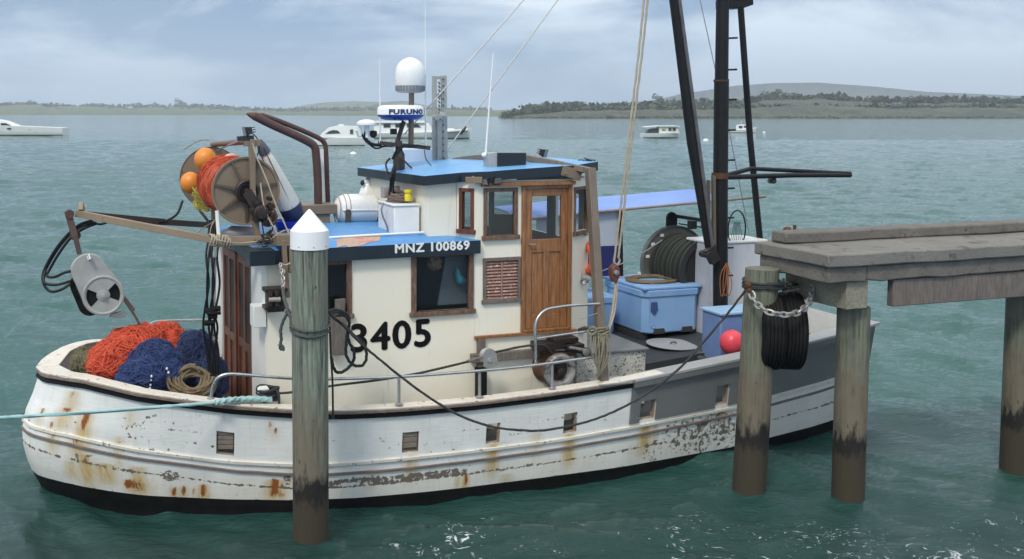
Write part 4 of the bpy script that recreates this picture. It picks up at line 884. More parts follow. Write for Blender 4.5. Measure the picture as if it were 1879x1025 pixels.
# thin stays and cords
def rope(name, pts, r, mat, label, cat='rope', k=8, tw=None, group=None, parent=None, n=8):
    mb = MB(); mb.tube(cr([Q(*p) if len(p) == 3 and not isinstance(p, np.ndarray) else p for p in pts], k), r, n, twist=tw); return part(name, mb, mat, parent, label=label, cat=cat, group=group)
rope('cord', [(463,262,1.06),(470,285,1.1),(487,325,1.15),(505,372,1.2),(521,408,1.25),(533,434,1.3)], .0075, 'ropewhite', 'thin pale cord slanting from the drum post top to the gallows bracket', k=4, tw=120)
rope('cord', [(478,335,1.02),(483,372,1.1),(492,398,1.15),(510,430,1.2)], .008, 'ropewhite', 'pale cord hanging from the drum hub to the gallows bracket', k=4, tw=120)
rope('stay_wire', [(335,275,-1.75),(355,263,-1.7),(372,256,-1.62),(385,257,-1.6)], .008, 'ropewhite', 'short worn stay wire at the far end of the drum crossbar', 'wire', k=3, tw=80)
rope('stay_wire', [(398,276,-1.4),(415,268,-.6),(440,258,.9)], .010, 'galv', 'grey turnbuckle stay between the drum posts', 'wire', k=3)
for p in ([(400,395,.95),(388,415,.9),(384,438,.9)], [(402,400,.95),(370,420,.4),(345,437,.2)], [(398,440,1.1),(440,446,1.1),(500,438,1.15)], [(500,436,1.3),(516,425,1.3),(530,421,1.25),(540,425,1.2)]):
    rope('cord', p, .006, 'ropewhite', 'thin pale cord tied about the bow arm under the net drum', k=5, tw=120, group='thin cords tied about the bow arm')
mb = MB()
for k in range(14):
    c = Q(478+rng.random()*36, 428+rng.random()*14, 1.1); mb.tube(cr([c+rng.normal(size=3)*.05 for _ in range(4)], 4), .007, 5, cap=False)
tag(part('cord_tangle', mb, 'ropeblack', None), 'dark tangle of cord on the beam under the drum motor', 'rope')
mb = MB(); mb.prism([Q(405,432,.9), Q(425,420,.8), Q(468,422,.6), Q(478,432,.8)], X3*.04); part('canvas_cover', mb, 'greylight', bevel=.004)
# tall fender and blue basin on the cabin roof
fe = MB(); a_, b_ = Q(484,276,.1), Q(538,392,-.1)
fe.tube([a_, a_+(b_-a_)*.04, a_+(b_-a_)*.2, a_+(b_-a_)*.5, a_+(b_-a_)*.8, a_+(b_-a_)*.93, b_+(b_-a_)*.03, b_+(b_-a_)*.055], [.03,.06,.085,.11,.133,.137,.115,.03], 24)
fd_ = part('boat_fender', fe, 'fender', None, label='tall off-white fender with navy ends leaning behind the net drum', cat='fender')
ax_ = b_-a_
mb = MB(); mb.tube([a_+ax_*.86, a_+ax_*.93, b_+ax_*.04, b_+ax_*.09, b_+ax_*.1], [.139,.142,.12,.06,.01], 24); part('end_cap', mb, 'fendernavy', fd_)
mb = MB(); mb.tube([a_-ax_*.16, a_-ax_*.1, a_+ax_*.0, a_+ax_*.04], [.03,.05,.07,.07], 20); part('end_cap', mb, surf('slate_fender_cloth', (.10,.11,.15), (.07,.08,.11), .6, 8, .7, bmp=.4), fd_)
for k in (0, 1):
    mb = MB(); u = np.cross(ax_, BN); u /= np.linalg.norm(u); w_ = BN if k == 0 else (BN+u*1.2)/1.56; mb.tube([a_+ax_*s+w_*(.075+.065*s) for s in np.linspace(-.05, .95, 9)], .006, 5); part('lacing', mb, 'ropeblack', fd_)
bs = MB(); c = Q(530,412,-.1); bs.lathe(c-X3*.06, X3, [(0,.1),(.0,.13),(.10,.19),(.115,.2),(.115,.185),(.01,.12),(.01,.02)], 28)
o = part('basin', bs, surf('bright_blue_plastic', (.015,.04,.42), (.02,.05,.5), .5, 6, .35, bmp=0), None, label='bright blue plastic basin on the cabin roof under the fender', cat='basin')
# exhausts
eb = MB(); eb.bb(loc(Q(551,395,-.45))[0], loc(Q(619,395,-.45))[0], -.9, -.45, 2.93, 3.05); eb.bb(loc(Q(556,395,-.47))[0], loc(Q(606,395,-.47))[0], -.88, -.48, 2.755, 2.93)
ex = part('exhaust_box', eb, 'brown', bevel=.008)
mb = MB(); mb.tube(cr([Q(584,378,-.6), Q(583,330,-.6), Q(580,285,-.6), Q(577,269,-.6), Q(566,260,-.6), Q(540,247,-.6), Q(500,229,-.6), Q(466,212,-.6)], 5), .052, 16); mb.tube([Q(468,213,-.6), Q(458,210,-.6), Q(452,208,-.6)], [.052,.03,.008], 14); part('exhaust_pipe', mb, 'exhaust', ex, label='thick rusty exhaust pipe, the nearer of the pair')
mb = MB(); mb.tube(cr([Q(602,376,-.85), Q(600,330,-.85), Q(598,278,-.85), Q(595,262,-.85), Q(583,252,-.85), Q(550,237,-.85), Q(510,221,-.85), Q(480,211,-.85)], 5), .032, 14); mb.tube([Q(482,212,-.85), Q(472,209,-.85), Q(466,207,-.85)], [.032,.02,.006], 14); part('exhaust_pipe', mb, 'exhaust', ex, label='thinner exhaust pipe behind the thick one')
mb = MB(); mb.beam(Q(592,376,-.8), Q(590,274,-.8), .05, .02, BN); part('white_plate', mb, 'white', ex)
mb = MB(); mb.beam(Q(553,253,-.7), Q(572,262,-.7), .02, .06); part('pipe_clamp', mb, 'rust', ex)
# liferaft canister
rc = lambda px, py: Q(px, py, -.55); a_, b_ = rc(628,383), rc(694,382); ax_ = (b_-a_)/np.linalg.norm(b_-a_); R_ = .19
raft = empty('liferaft_canister', (a_+b_)/2-X3*R_, 'white liferaft canister strapped on the blue cabin roof beside the white box', 'liferaft')
mb = MB(); mb.lathe(a_, ax_, [(-.10,.02),(-.095,.09),(-.06,.145),(0,R_-.004),(.02,R_),(.40,R_),(.43,R_-.02),(.46,.1),(.465,.02)], 32); part('canister', mb, 'gelcoat', raft)
mb = MB(); mb.box((a_+b_)/2-ax_*.02, ax_*.26, np.cross(ax_, X3)*(R_+.012), X3*.009); part('canister_rim', mb, 'gelcoat', raft, bevel=.004)
for s in (-.07, -.0, .06): mb = MB(); mb.tube([a_+ax_*s+(R_*(.88 if s < -.05 else 1.0)+.006)*(math.cos(q)*np.cross(ax_, X3)+math.sin(q)*X3) for q in np.linspace(0, 2*math.pi, 28)], .006, 5, cap=False); part('strap', mb, 'ropewhite', raft)
mb = MB(); c = (a_+b_)/2-X3*(R_+.0); mb.box(c-ax_*.02-X3*.02, ax_*.24, np.cross(ax_, X3)*.16, X3*.05); mb.box(a_+ax_*.02+BN*.19-X3*.10, ax_*.03, BN*.02, X3*.11); part('raft_cradle', mb, surf('dark_cradle_paint', (.09,.08,.07), (.06,.05,.045), .6, 8, .6), boat, bevel=.004)
# white horn ventilator
mb = MB(); mb.tube(cr([Q(672,357,-.9), Q(674,345,-.9), Q(676,335,-.9), Q(670,331,-.9)], 4), [.10,.095,.09,.085,.075,.07,.065,.062,.06,.058,.055,.05,.04], 16); part('ventilator', mb, 'gelcoat')
mb = MB(); mb.ell(Q(665,335,-.85), .028, .028, .04, 12); part('ventilator_mouth', mb, 'plasticblack')
# white locker with cable coil
lk = MB(); lk.bb(3.92, 4.235, .22, .82, 2.77, 3.12); lko = part('roof_locker', lk, 'gelcoat', boat, bevel=.012, label='white box on the blue cabin roof')
mb = MB(); mb.bb(3.905, 4.238, .205, .835, 3.121, 3.145); part('locker_lid', mb, 'gelcoat', lko, bevel=.008)
mb = MB(); c = B(4.08, .46, 3.16)
for k in range(11): mb.tube([c+np.array([0,0,.008*k])+(.16-.012*(k%4))*(math.cos(a)*BA*.7+math.sin(a)*BN*1.4)+X3*.03*math.sin(a+k) for a in np.linspace(0, 6.28, 26)], .011, 6, cap=False)
tag(part('cable_coil', mb, surf('brown_cable', (.10,.06,.05), (.2,.16,.14), .9, 20, .7, bmp=.2), None), 'brown cable coiled on the lid of the white roof box', 'cable')
mb = MB(); c = B(4.14,.68,3.17); mb.tube([c, c+X3*.05, c+X3*.1], [.045,.05,.03], 12); mb.tube([c+X3*.1, c+X3*.13], .05, 10); tag(part('plastic_cap', mb, 'yellow', None), 'small bright yellow plastic piece beside the cable coil', 'plastic piece')
rope('cable', [(704,372,.6),(700,384,.62),(703,398,.62),(709,412,.62),(712,424,.62)], .010, surf('grey_cable', (.2,.19,.2), (.15,.15,.15)), 'grey cable hanging down the front of the white roof box', 'cable')
rail('roof_pipe', [Q(600,436,.86), Q(680,431,.88), Q(778,426,.92)], .014, 'white', k=2)
mb = MB(); c = Q(714,352,.1); mb.box(c, BA*.09, BN*.06, X3*.07); mb.box(c+X3*.03+BA*.12, BA*.05, BN*.05, X3*.04); part('junction_box', mb, 'alu', bevel=.006)
# ------------------------------------------------------------------ aerial mast on the wheelhouse roof
MT = .05
ms_ = MB(); base = P(730, 306, t=MT); ms_.lathe(Q(732,306,MT), X3, [(-.05,.075),(.16,.07),(.2,.045),(.32,.04)], 16); ms_.beam(Q(696,262,MT), Q(787,271,MT), .12, .05); ms_.beam(Q(733,262,MT), Q(735,225,MT), .02, .02)
ms_.tube([Q(732,285,MT), Q(755,308,MT+.25)], .013, 8); ms_.tube([Q(728,262,MT), Q(741,222,MT)], .028, 8)
am = part('aerial_mast', ms_, surf('dark_brown_mast_steel', (.055,.042,.035), (.03,.025,.022), .8, 12, .6, wear=(.15,.1,.07), wsc=14, wth=(.62,.68), bmp=.2), bevel=.004)
mb = MB(); mb.tube([Q(754,266,MT-.02), Q(755,170,MT-.02)], .034, 12); part('dome_pole', mb, surf('brown_pole_paint', (.16,.125,.09), (.2,.16,.12), .7, 10, .5, wear=(.3,.3,.28), wsc=14, wth=(.64,.68)), am)
cdm = Q(752.5,170,MT); scd = pr_scale(cdm)
mb = MB(); mb.lathe(cdm, X3, [(13*scd,27.5*scd),(14*scd,28*scd),(38*scd,27.5*scd),(48*scd,25*scd),(56*scd,20*scd),(61*scd,13*scd),(64*scd,6*scd),(65*scd,0)], 40); dm_ = part('satellite_dome', mb, 'gelcoat', am, label='tall white satellite dome on top of the pole')
mb = MB(); mb.lathe(cdm, X3, [(0,18*scd),(2*scd,25*scd),(5*scd,26*scd),(13*scd,27*scd),(13.4*scd,27*scd)], 40); part('dome_base', mb, 'domegrey', dm_)
mb = MB()
for k in range(28):
    a = 2*math.pi*k/28; mb.box(cdm+X3*8*scd+26.6*scd*np.array([math.cos(a), math.sin(a), 0]), np.array([-math.sin(a), math.cos(a), 0])*.012, X3*.03, np.array([math.cos(a), math.sin(a), 0])*.004)
part('base_ribs', mb, surf('rib_grey', (.2,.22,.24)), dm_)
vw = np.array([-.25,-.97,0]); rt = np.array([.97,-.25,0])
tm_ = MB(); cc = cdm+X3*40*scd; 
put_text(tm_, 'KVH', cc+(np.array([-.86,-.5,0]))*27.6*scd, (.5,-.86,0), (0,0,1), .07, .018, .002, .02, bend=27.6*scd) if False else None
rr_ = Q(735,208,MT); scr = pr_scale(rr_); Rr = 43*scr; c0 = rr_-X3*13*scr
mb = MB(); mb.lathe(c0, X3, [(11*scr,Rr),(21*scr,Rr*.995),(25*scr,Rr*.96),(27.5*scr,Rr*.88),(28.5*scr,Rr*.7),(29*scr,0)], 48); rd = part('radar_scanner', mb, 'gelcoat', am, label='white radar dome with a blue lower band')
mb = MB(); mb.lathe(c0, X3, [(0,Rr*.25),(1*scr,Rr*.6),(4*scr,Rr*.85),(8*scr,Rr*.97),(11*scr,Rr*1.003)], 48); part('radar_band', mb, 'radarblue', rd)
an = math.radians(19); nv = np.array([math.sin(an), -math.cos(an), 0]); rv = np.array([math.cos(an), math.sin(an), 0])
mb = MB(); put_text(mb, 'FURUNO', c0+X3*16.5*scr+nv*(Rr+.001), rv, (0,0,1), .48, .062, .003, .05, bend=Rr+.001); part('radar_lettering', mb, 'letterblue', rd, smooth=0, label='navy lettering FURUNO on the radar dome')
g0 = Q(673,228,MT); scg = pr_scale(g0); mb = MB(); mb.lathe(g0-X3*2*scg, X3, [(0,17*scg),(1*scg,19*scg),(5*scg,19*scg),(9*scg,14*scg),(11*scg,6*scg),(11.5*scg,0)], 28); mb.tube([Q(661,248,MT), Q(659,232,MT)], .02, 8); mb.tube([Q(673,252,MT), Q(673,230,MT)], .03, 8); part('gps_aerial', mb, 'gelcoat', am)
mb = MB(); mb.tube(cr([Q(664,245,MT), Q(668,255,MT), Q(676,263,MT), Q(690,272,MT), Q(705,268,MT), Q(722,268,MT)], 4), .011, 7); mb.tube(cr([Q(672,238,MT), Q(670,252,MT), Q(682,264,MT), Q(700,266,MT)], 4), .02, 7); mb.lathe(Q(685,248,MT), X3, [(-.03,.02),(.0,.045),(.05,.045),(.06,.02)], 12); mb.box(Q(722,241,MT), BA*.035, BN*.03, X3*.035)
for p in ([(724,300),(718,320),(716,340),(714,358)], [(730,280),(724,305),(720,330),(717,352)], [(727,285),(726,310),(722,335),(722,356)], [(716,290),(708,300),(712,318)]): mb.tube(cr([Q(x, y, MT+(.45 if y > 300 else .1)) for x, y in p], 4), .012, 7)
mb.tube(cr([Q(720,292,.1), Q(728,276,.12), Q(742,268,.12), Q(765,267,.1), Q(780,270,.1)], 4), .016, 7); mb.tube(cr([Q(779,275,.1), Q(781,290,.15), Q(790,302,.2), Q(802,310,.3)], 4), .006, 6)
part('mast_cables', mb, 'hose', am)
for x, y0, y1, r in ((697.5,262,108,.007),(781,268,4,.008)):
    mb = MB(); mb.tube([Q(x, y0, MT), Q(x, y0-20, MT), Q(x-.8, y1, MT)], [r*2, r*1.2, r*.5], 8); part('whip_aerial', mb, 'gelcoat', am)
mb = MB(); mb.bb(4.55, 5.05, -1.05, -.8, 3.5, 3.72); part('roof_box', mb, surf('pale_blue_white_box', (.56,.66,.78), (.5,.6,.72), .4, 4, .5), bevel=.008)
M['darkbolt'] = surf('dark_bolt', (.12,.12,.12), (.08,.08,.08))
# tall aluminium sheave frame
mb = MB(); af = lambda x, y, t=-.55: Q(x, y, t)
mb.beam(af(797,300), af(797,139), .055, .045, BN); mb.beam(af(816,302), af(814,138), .07, .05, BN); mb.beam(af(795,175), af(815,175), .03, .05); mb.beam(af(795,142), af(815,142), .03, .04)
mb.beam(af(806,300,-.5), af(806,215,-.5), .06, .03, BN); mb.lathe(af(798,215,-.48), BN, [(0,.04),(.08,.04)], 16); mb.lathe(af(812,212,-.48), BN, [(0,.055),(.03,.055),(.035,.02),(.06,.02)], 18)
fo = part('aluminium_frame', mb, 'alu', bevel=.004)
mb = MB()
for k in range(13): obj('bolt', MB().lathe(af(813, 145+k*12, -.515), BN, [(0,.014),(.012,.014)], 8), M['darkbolt'], fo)
for k in range(9): mb.tube([af(805,150+k*7,-.52), af(807,154+k*7,-.5)], .012, 6)
part('lifting_chain', mb, M['darkbolt'], fo)
mb = MB()
for k in range(10): c = Q(812+rng.random()*14, 296+rng.random()*6, -.5); mb.tube(cr([c+rng.normal(size=3)*.04 for _ in range(4)], 4), .007, 5, cap=False)
tag(part('rope_tangle', mb, 'ropetan', None), 'small tan rope tangle at the foot of the aluminium frame', 'rope')
# screen box and roof lamps
mb = MB(); mb.prism([Q(896,281,1.0), Q(913,279,1.0), Q(913,310,1.0), Q(897,310,1.0)], -BN*.16); part('equipment_box', mb, 'greylight', bevel=.006)
mb = MB(); mb.prism([Q(913.5,280,1.02), Q(966,280,1.02), Q(965,307,1.02), Q(913.5,308,1.02)], -BN*.12); mb.prism([Q(905,309,1.1), Q(978,308,1.1), Q(979,313,1.1), Q(915,315,1.1)], -BN*.3)
part('solar_screen', mb, surf('black_glossy_panel', (.008,.012,.016), (.01,.016,.02), .4, 5, .2, bmp=0), bevel=.004)
mb = MB(); mb.ell(Q(890,284,.9), .045, .035, .03, 12); mb.tube([Q(891,282,.9), Q(905,97,.85)], [.012,.006], 8); part('white_aerial', mb, 'gelcoat')
lamp('deck_lamp', 891, 331, 1.28, 17, 12, (-.6,-.6,-.45)); lamp('deck_lamp', 911, 329, 1.28, 15, 12, (.35,-.75,-.4))
lamp('deck_lamp', 998, 280, -.3, 15, 15, (.8,-.5,-.3)); lamp('deck_lamp', 1083, 298, .9, 17, 15, (.8,-.6,-.4))
mb = MB(); mb.tube(cr([Q(877,332,1.25), Q(870,325,1.2), Q(860,322,1.1)], 4), .012, 6); mb.beam(Q(854,330,1.2), Q(885,330,1.28), .05, .07); part('lamp_bracket', mb, 'brown', bevel=.004)
rail('lamp_cable', [Q(1052,303,.8), Q(1058,296,.8), Q(1067,293,.85), Q(1076,298,.9)], .006, 'hose')
# arch over the wheelhouse and its near leg standing on the cap rail
mb = MB(); arc = [Q(825,297,-.5), Q(850,292,-.2), Q(883,288.5,.15), Q(925,287,.45), Q(966,289,.75), Q(1020,299,1.1), Q(1088,314,1.42)]
for p, q in zip(arc[:-1], arc[1:]): mb.beam(p, q+(q-p)*.02, .075, .07)
mb.beam(Q(1083,308,1.43), Q(1107,702,1.77), .105, .095, BA); part('arch_beam', mb, surf('grey_brown_beam_paint', (.15,.115,.09), (.20,.165,.13), .8, 4, .5, streak=((.09,.07,.055), .56), wear=(.3,.28,.25), wsc=16, wth=(.68,.72), bmp=.25), bevel=.006)
mb = MB(); mb.beam(Q(1030,312,1.28), Q(1065,322,1.28), .05, .12); mb.lathe(Q(1037,318,1.3), BN, [(0,.02),(.02,.02)], 8); part('arch_bracket', mb, 'brown', bevel=.004)
mb = MB(); mb.bb(6.0, 6.42, 1.62, 1.92, 1.115, 1.135); part('leg_pad', mb, 'galv', bevel=.003)
mb = MB(); mb.tube([Q(1065,508,1.05), Q(1079,512,1.05)], .05, 12); mb.tube([Q(1072,505,1.05), Q(1072,522,1.08)], .03, 8); part('pipe_fitting', mb, 'galv')
mb = MB(); mb.tube([Q(1074,430,1.0), Q(1080,429,1.1)], .015, 8); part('hinge_pin', mb, 'galv')
# warping drum, sheave block, valve gear on the side deck
wd = MB(); cw = Q(1027,681,1.52); wd.lathe(cw, -BN, [(0,.205),(.015,.215),(.05,.2),(.09,.155),(.18,.14),(.26,.165),(.3,.2),(.31,.2)], 44, cap=False); wo_ = part('warping_drum', wd, surf('rust_polished_drum', (.16,.075,.035), (.08,.045,.03), .8, 9, .5, bmp=.2))
mb = MB(); mb.lathe(cw-BN*.01, BN, [(0,.208),(.03,.2),(.045,.18),(.04,.145),(.01,.125),(-.04,.12)], 44, cap=False); part('drum_rim', mb, surf('worn_steel_rim', (.40,.40,.39), (.2,.2,.2), .9, 9, .5, metal=.3, wear=(.08,.08,.08), wsc=10, wth=(.5,.6), bmp=.3), wo_)
mb = MB(); mb.lathe(cw-BN*.05, BN, [(0,.13),(.004,.13)], 32); mb.lathe(cw, BN, [(0,.045),(.035,.045),(.04,.02)], 16); part('drum_face', mb, 'grease', wo_)
mb = MB()
for (x, y, t, w, h, d) in ((1005,632,1.35,.18,.07,.1),(1032,622,1.35,.16,.05,.1),(1050,634,1.4,.12,.05,.08),(1040,648,1.42,.1,.04,.06)): mb.box(Q(x, y, t), BA*w, BN*d, X3*h*.6)
mb.tube([Q(1040,641,1.45), Q(1068,645,1.45)], .03, 10); mb.lathe(Q(1073,645,1.4), BN, [(0,.055),(.05,.06),(.08,.03)], 16)
part('valve_bank', mb, 'grease', bevel=.006)
mb = MB(); mb.tube([Q(1045,637,1.5), Q(1072,642,1.5)], .018, 8); mb.lathe(Q(1074,645,1.5), BN, [(0,.04),(.03,.045),(.04,.02)], 16); part('valve_fitting', mb, 'galv')
blk = empty('sheave_block', Q(899,672,1.55), None, None, parent=boat)
for t in (1.5, 1.62):
    o_ = [Q(x, y, t) for x, y in ((888,672),(889,650),(892,642),(899,639),(907,642),(911,650),(914,671))]
    mb = MB(); mb.prism(o_, -BN*.015); part('cheek_plate', mb, 'galv', blk, smooth=30)
mb = MB(); mb.lathe(Q(898,655,1.6), -BN, [(0,.09),(.02,.06),(.06,.06),(.08,.09)], 24); mb.lathe(Q(899,661,1.64), -BN, [(0,.02),(.2,.02)], 10); part('sheave', mb, 'alu', blk)
rope('warp_wire', [(500,722,1.5),(540,719,1.55),(608,708,1.6),(740,690,1.62),(870,660,1.6),(898,648,1.57),(990,632,1.5),(1015,650,1.46)], .0125, 'ropeblack', 'taut dark warp running along the side deck through the sheave block to the warping drum', k=4, tw=60)
mb = MB(); mb.tube([Q(858,663,1.6), Q(884,655,1.59)], .02, 8); part('splice', mb, 'greywood')
# roller fairlead on the cabin corner, switch box, grey boards
mb = MB(); mb.box(Q(504,548,1.33), BA*.09, BN*.07, X3*.13); mb.box(Q(504,530,1.33), BA*.12, BN*.09, X3*.02); mb.box(Q(504,562,1.33), BA*.12, BN*.09, X3*.02)
for x in (496, 508): mb.lathe(Q(x,562,1.43), X3, [(0,.03),(.16,.03)], 12)
part('fairlead', mb, 'grease', bevel=.005)
mb = MB(); mb.tube([Q(493,550,1.45), Q(514,549,1.45)], .026, 10); part('fairlead_roller', mb, surf('dirty_roller', (.4,.37,.33), (.2,.18,.15)))
mb = MB(); c = B(s_a-.08, 1.12, 2.02); mb.box(c, BA*.07, BN*.10, X3*.115); part('switch_box', mb, 'white', bevel=.006)
mb = MB(); mb.prism([Q(608,583,1.32), Q(637,583,1.32), Q(636,652,1.32), Q(608,652,1.32)], -BN*.08); part('grey_board', mb, 'greywood', bevel=.005)
mb = MB(); mb.prism([Q(616,550,1.3), Q(634,548,1.3), Q(633,577,1.3), Q(616,578,1.3)], -BN*.05); part('grey_board', mb, 'greywood', bevel=.005)
# mooring bitt on the side deck
mb = MB(); mb.bb(2.19, 2.31, 1.36, 1.48, .55, 1.31); bt = part('mooring_bitt', mb, 'white', bevel=.01)
mb = MB()
for k in range(5):
    c = Q(491, 712+k*4.3, 1.42); mb.tube([c+(.11+.01*math.sin(k*3+a))*(math.cos(a)*BA+math.sin(a)*BN)+X3*.012*math.sin(a*2+k) for a in np.linspace(0, 6.3, 24)], .017, 7, cap=False)
mb.tube(cr([Q(503,712,1.5), Q(511,722,1.55), Q(512,741,1.58)], 4), .015, 7); mb.tube(cr([Q(478,725,1.5), Q(484,735,1.55), Q(496,730,1.58)], 4), .017, 7)
tag(part('rope_turns', mb, 'ropeblack', None), 'dark rope turns wound round the white bitt on the near side deck', 'rope')
rope('mooring_line', [(-260,784,3.2),(-60,771,2.6),(8,766,2.4),(150,757,2.15),(300,746,1.85),(400,738,1.68),(440,733,1.58),(497,729,1.5)], .0165, 'ropeteal', 'pale teal mooring line leading from the bitt out past the bow', k=14, tw=34, n=12)
mb = MB(); mb.tube(cr([Q(396,739,1.72), Q(410,735,1.7), Q(424,733,1.68), Q(440,732,1.62), Q(470,731,1.6), Q(498,733,1.58)], 8), .028, 12, twist=26); tag(part('rope_splice', mb, 'ropeteal', None), 'thick spliced end of the pale teal line on the near cap rail', 'rope')
# inside the galley window
mb = MB(); c = Q(797,482,1.0); mb.ell(c, .085, .085, .085, 18, .5, 9); mb.tube([c+X3*.08, c+X3*.3], .004, 5); tag(part('shell_lamp', mb, surf('woven_shell_lamp', (.36,.27,.15), (.12,.08,.04), .9, 30, .7, bmp=.8, bsc=60), None), 'round woven lampshade hanging inside the cabin window', 'lampshade')
mb = MB(); mb.tube(cr([Q(839,490,1.08), Q(841,505,1.08), Q(847,516,1.08), Q(855,512,1.08)], 4), [.01,.02,.03,.035,.04,.045,.05,.05,.045,.04,.03,.02,.01], 10); tag(part('teal_ornament', mb, 'teal', None), 'teal fish shaped ornament behind the cabin window glass', 'ornament')
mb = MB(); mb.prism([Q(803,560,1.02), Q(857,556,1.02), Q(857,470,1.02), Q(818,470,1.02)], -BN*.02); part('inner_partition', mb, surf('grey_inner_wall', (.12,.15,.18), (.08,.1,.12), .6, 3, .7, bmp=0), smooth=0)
mb = MB(); mb.bb(s_a+.06, s_step-.03, -1.14, -1.12, .5, 2.57); mb.bb(s_a+.06, s_a+.09, -1.1, 1.1, .5, 2.57); part('cabin_dark_sheet', mb, 'inside', smooth=0)  # dark sheets added inside, the cabin's shade put into their colour
# nets and rope heaped on the foredeck
for k_, c_ in (('netred',(.80,.13,.06)),('netblue',(.035,.065,.20)),('netdark',(.04,.07,.18)),('netgreen',(.20,.18,.10))): M[k_+'_strand'] = surf(k_+'_loose_strands', c_, tuple(q*.6 for q in c_), .8, 9, .8, bmp=0)
def heap(name, ells, mat, n, label, cat='fishing net', r=.005, lump=.16, sw=None):
    mb = MB()
    for c, rad in ells: mb.ell(c, *rad, 40, lump, 3)
    for c, rad in ells: walk(mb, c, rad, n*2, r*.75, 18, m=1); walk(mb, c, np.array(rad)*1.06, n//2, r*.8, 10, .3, m=1)
    return part(name, mb, [M[mat], M[mat+'_strand']], None, label=label, cat=cat, smooth=60)
heap('fishing_net', [(Q(205,665,.40), (.26,.3,.24)), (Q(240,652,.28), (.34,.36,.30)), (Q(268,640,.1), (.28,.34,.27)), (Q(303,636,.0), (.26,.3,.27)), (Q(316,650,.1), (.18,.25,.22))], 'netred', 60, 'heap of red-orange netting on the foredeck')
heap('fishing_net', [(Q(262,690,.86), (.25,.2,.20)), (Q(285,672,.72), (.27,.22,.27)), (Q(238,700,.86), (.15,.16,.13)), (Q(308,690,.82), (.18,.16,.22))], 'netblue', 50, 'bunched navy netting in front of the red-orange net')
heap('fishing_net', [(Q(362,668,.35), (.24,.24,.36)), (Q(385,695,.5), (.2,.2,.28)), (Q(350,640,.2), (.16,.2,.2))], 'netdark', 46, 'loose dark blue netting heaped against the cabin front', r=.0045)
mb = MB()
for k in range(60):
    c = Q(340+rng.random()*55, 622+rng.random()*60, .5); a0 = rng.random()*6; R_ = .05+.1*rng.random(); u = rng.normal(size=3); u /= np.linalg.norm(u); v_ = np.cross(u, rng.normal(size=3)); v_ /= np.linalg.norm(v_)
    mb.tube([c+R_*(math.cos(a0+a)*u+math.sin(a0+a)*v_*.8) for a in np.linspace(0, 4.5, 16)], .0035, 4, cap=False)
tag(part('loose_mesh', mb, 'netdark', None), 'loops of loose dark blue mesh standing above the dark net by the cabin', 'fishing net')
heap('fishing_net', [(Q(152,662,.25), (.12,.16,.14)), (Q(168,670,.35), (.12,.16,.16))], 'netgreen', 40, 'olive and brown netting tucked into the very bow')
mb = MB()
for k in range(30):
    c = Q(352+rng.normal()*4, 706-k*.5+rng.normal()*2, .98); tl = rng.normal()*.14
    R_ = .13+.085*((k*7) % 10)/10
    mb.tube([c+R_*(math.cos(a)*BA*(1+.12*math.sin(k))+math.sin(a)*(X3*(.75+tl)-BN*.45))+BN*.02*math.sin(a*2+k) for a in np.linspace(rng.random()*3, 5.6+rng.random(), 24)], .014, 7, twist=40)
tag(part('rope_coil', mb, 'ropetan', None), 'thick tan rope coiled untidily on the foredeck beside the navy net', 'rope')
rope('cord', [(300,622,.35),(312,632,.4),(316,650,.42),(306,662,.44),(290,668,.5)], .006, 'ropewhite', 'thin pink-white cord lying over the red-orange net', k=5)
mb = MB()
for (x, y) in ((278,690),(277,698),(276,706),(275,712),(306,676),(309,683)): mb.ell(Q(x, y, 1.07), .012, .012, .015, 8)
tag(part('float_line', mb, 'gelcoat', None), 'little white floats along the edge of the navy net', 'float line')
# ------------------------------------------------------------------ after deck
zp = lambda s: float(np.interp(s, [6.4, 8.5, 10.4], [.86, 1.0, 1.1]))
mb = MB(); a, b = 6.55, 10.3
mb.hexa([B(a,.55,zp(a)-.3), B(b,.3,zp(b)-.3), B(b,-1.45,zp(b)-.3), B(a,-1.6,zp(a)-.3), B(a,.55,zp(a)), B(b,.3,zp(b)), B(b,-1.45,zp(b)), B(a,-1.6,zp(a))]); part('raised_deck', mb, 'deck', bevel=.01)
mb = MB(); c = B(8.32,-.12,zp(8.32)); mb.lathe(c, (.03,0,1), [(.004,.36),(.012,.36),(.013,.3),(.014,.0)], 40); part('deck_hatch', mb, 'greylight')
mb = MB(); c = B(8.32,-.1,zp(8.32)+.018); mb.tube([c-BA*.05, c-BA*.03+X3*.02, c+BA*.03+X3*.02, c+BA*.05], .008, 6); part('hatch_handle', mb, 'plasticblack')
mb = MB(); za = loc(P(1118,650,t=1.2))[2]
mb.hexa([B(6.1,1.2,.6), B(7.1,1.12,.6), B(7.1,-.3,.6), B(6.1,-.3,.6), B(6.1,1.2,1.29), B(7.1,1.12,1.27), B(7.1,-.3,1.27), B(6.1,-.3,1.29)]); hc = part('engine_casing', mb, 'speckle', bevel=.01)
mb = MB(); mb.hexa([B(6.08,1.23,1.295), B(7.13,1.15,1.275), B(7.13,-.33,1.275), B(6.08,-.33,1.295), B(6.08,1.23,1.325), B(7.13,1.15,1.305), B(7.13,-.33,1.305), B(6.08,-.33,1.325)]); part('casing_top', mb, 'greypaint', hc, bevel=.006)
